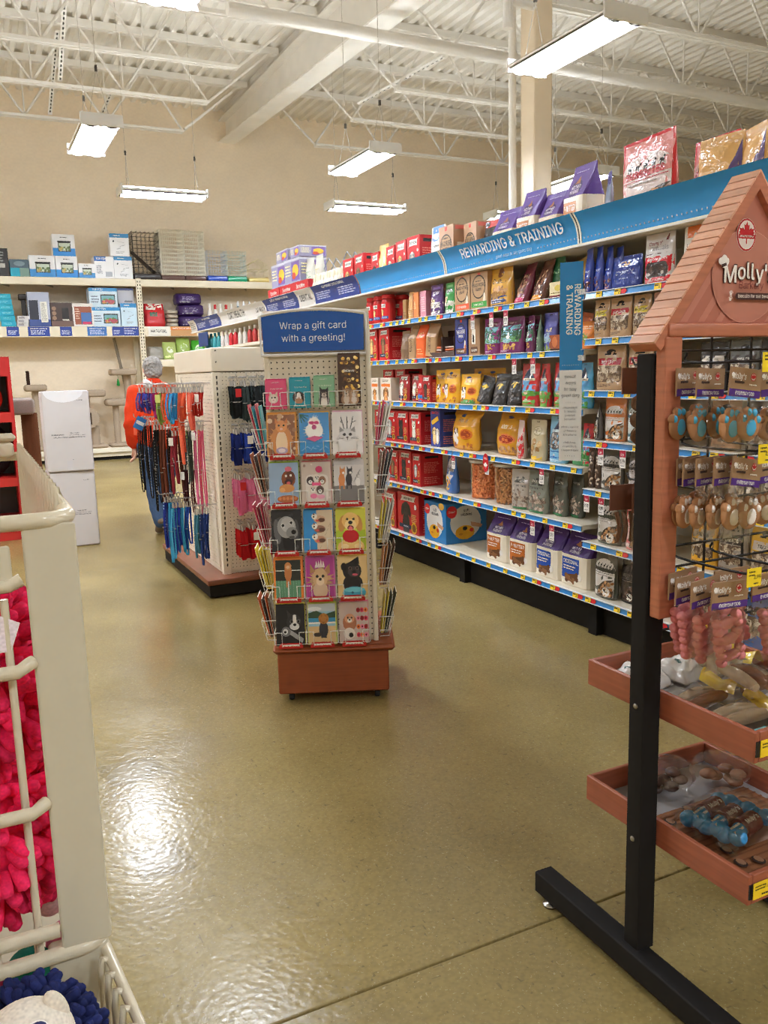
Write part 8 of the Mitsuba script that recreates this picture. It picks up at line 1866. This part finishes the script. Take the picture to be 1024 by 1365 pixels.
def noodles(c, R, n, L, r, col, seed, keep=None, smooth_=2):
    """Chenille tufts standing on an ellipsoid."""
    g = np.random.default_rng(seed); m = Mesh(); c, R = np.asarray(c, float), np.asarray(R, float)
    m.ball(c, R * .97, col, 2)
    i = np.arange(n) + .5; ph = np.arccos(1 - 2 * i / n); th = math.pi * (1 + 5 ** .5) * i
    for p, t in zip(ph, th):
        d = np.array([math.cos(t) * math.sin(p), math.sin(t) * math.sin(p), math.cos(p)]) + g.normal(0, .06, 3)
        d /= np.linalg.norm(d)
        if keep is not None and not keep(d): continue
        o = c + R * d; dd = d + g.normal(0, .38, 3) + [0, 0, -.25]; dd /= np.linalg.norm(dd)
        e = o + dd * L * g.uniform(.7, 1.2)
        m.tube([o, o + (e - o) * .6, o + (e - o) * .9, e], [r * .9, r, r * .85, r * .3], shade_of(col, g.uniform(.86, 1.12)), 6)
    return m
PINK = (228, 44, 92)
for k, (c, R, n) in enumerate((((-.03, 1.06, 1.15), (.085, .1, .10), 420), ((-.035, 1.03, .985), (.09, .09, .085), 380), ((-.16, 1.05, 1.1), (.1, .1, .14), 260), ((.0, 1.22, 1.06), (.07, .09, .15), 260))):
    key = thing('plush_toy', 'hot pink shaggy plush toy in the wire bin, %s' % ('upper one by the corner plate', 'lower one by the corner plate', 'cut off by the left edge', 'behind the front two')[k], 'toy')
    noodles(c, R, n, .032, .0088, PINK, 60 + k).put(key, 'cloth')
m = Mesh(); fr = frame([-.035, BY0 + .01, 1.225], [1, 0, .12], [.1, 0, 1]); m.prism([(0, 0), (.05, -.006), (.058, .022), (.036, .036), (0, .03)], fr, .0015, (226, 214, 220)); m.put(part('plush_toy', 'white_tag', 'white fabric tag'), 'cloth')
for k, (x, y, z, r, c, w) in enumerate(((-.0, 1.0, .8, .03, (30, 120, 100), 'green'), (.045, 1.02, .815, .026, (206, 120, 150), 'pale pink'), (-.06, 1.0, .79, .035, (206, 70, 120), 'pink'), (.03, 1.06, .855, .02, (206, 170, 170), 'dusty pink'))):
    lump('small %s soft toy in the lower level behind the hedgehog' % w, 'soft_toy', (x, y, z), (r, r, r * 1.1), c, 'toy')
m = Mesh(); m.box(-.6, .07, .96, 1.7, .68, .69, (180, 172, 150)); m.put(part(bn, 'lower_deck'), 'gloss')
# navy hedgehog plush in the lower basket
hg = thing('hedgehog_plush', 'navy shaggy plush hedgehog with a cream face in the lower basket', 'toy')
HC = np.array([-.004, .79, .845])
V3 = np.array([.0, -.8, .6]); R1, U1 = np.array([1.0, 0, 0]), np.array([0, .6, .8])
noodles(HC, (.054, .054, .076), 620, .018, .0052, (32, 40, 88), 70, lambda d: not (d @ V3 > .62 and d[0] < .35)).put(hg, 'cloth')
F = HC + np.array([-.006, -.040, .06])
m = Mesh(); m.ball(F, (.042, .034, .042), (222, 214, 200), 3, None, lambda v: v * (1 + .05 * meshkit.noise(v * 2.5, 3)[:, None])); m.ball(F + R1 * -.026 + U1 * .004 + V3 * .008, (.022, .018, .019), (222, 214, 200), 2); m.put(part(hg, 'face', 'cream face'), 'cloth')
for a_, b_ in ((.010, .012), (-.006, -.0165)):
    o = F + R1 * a_ + U1 * b_ + V3 * .0365
    q = part(hg, 'eye'); m = Mesh(); fr3 = np.stack([R1, U1, V3], 1)
    m.ball(o, (.0095, .007, .004), (236, 232, 226), 2, fr3); m.ball(o + V3 * .0022 + R1 * .001, (.0075, .0058, .003), (38, 46, 96), 2, fr3); m.ball(o + V3 * .0044 + R1 * .0015, (.0042, .0035, .0018), (14, 14, 22), 2, fr3); m.ball(o + V3 * .0058 - R1 * .001 + U1 * .002, (.0015, .0014, .001), WHITE, 1, fr3); m.put(q, 'gloss')
m = Mesh(); m.ball(F - R1 * .045 + U1 * .016 + V3 * .012, (.0105, .0105, .010), (24, 24, 30), 2); m.put(part(hg, 'nose', 'black nose'), 'cloth')
m = Mesh(); m.tube(curve([F - R1 * .03 - U1 * .012 + V3 * .028, F - R1 * .022 - U1 * .02 + V3 * .028, F - R1 * .014 - U1 * .022 + V3 * .03], 3), .001, (40, 40, 50), 4); m.put(part(hg, 'mouth'), 'cloth')
m = Mesh(); m.ball(F + R1 * .028 + U1 * .024 + V3 * .016, (.0095, .008, .019), (216, 206, 190), 2, rotm([0, 1, 0], -20)); m.put(part(hg, 'ear', 'cream ear'), 'cloth')
m = Mesh(); m.ball(F - R1 * .034 + U1 * .034 + V3 * .004, (.012, .009, .013), (214, 204, 190), 2); m.put(part(hg, 'ear', 'cream ear'), 'cloth')
k = thing('toy_tag', 'yellow card tag with white letters beside the hedgehog', 'tag'); fr = frame(F + np.array([-.093, -.03, -.03]), [1, .1, 0], [0, .5, .85]); m = Mesh(); m.prism([(0, 0), (.05, 0), (.05, .05), (.042, .056), (0, .056)], fr, .0015, (226, 158, 30)); m.put(k, 'card')
a = Art(.05, .056, .0003); a.text('GPP', .72, .5, .2, WHITE, w=.5); m = Mesh(); a.onto(m, lambda X, Y, o=0.0: fr(X, Y, .0016 + o)); m.put(part(k, 'lettering'), 'card')
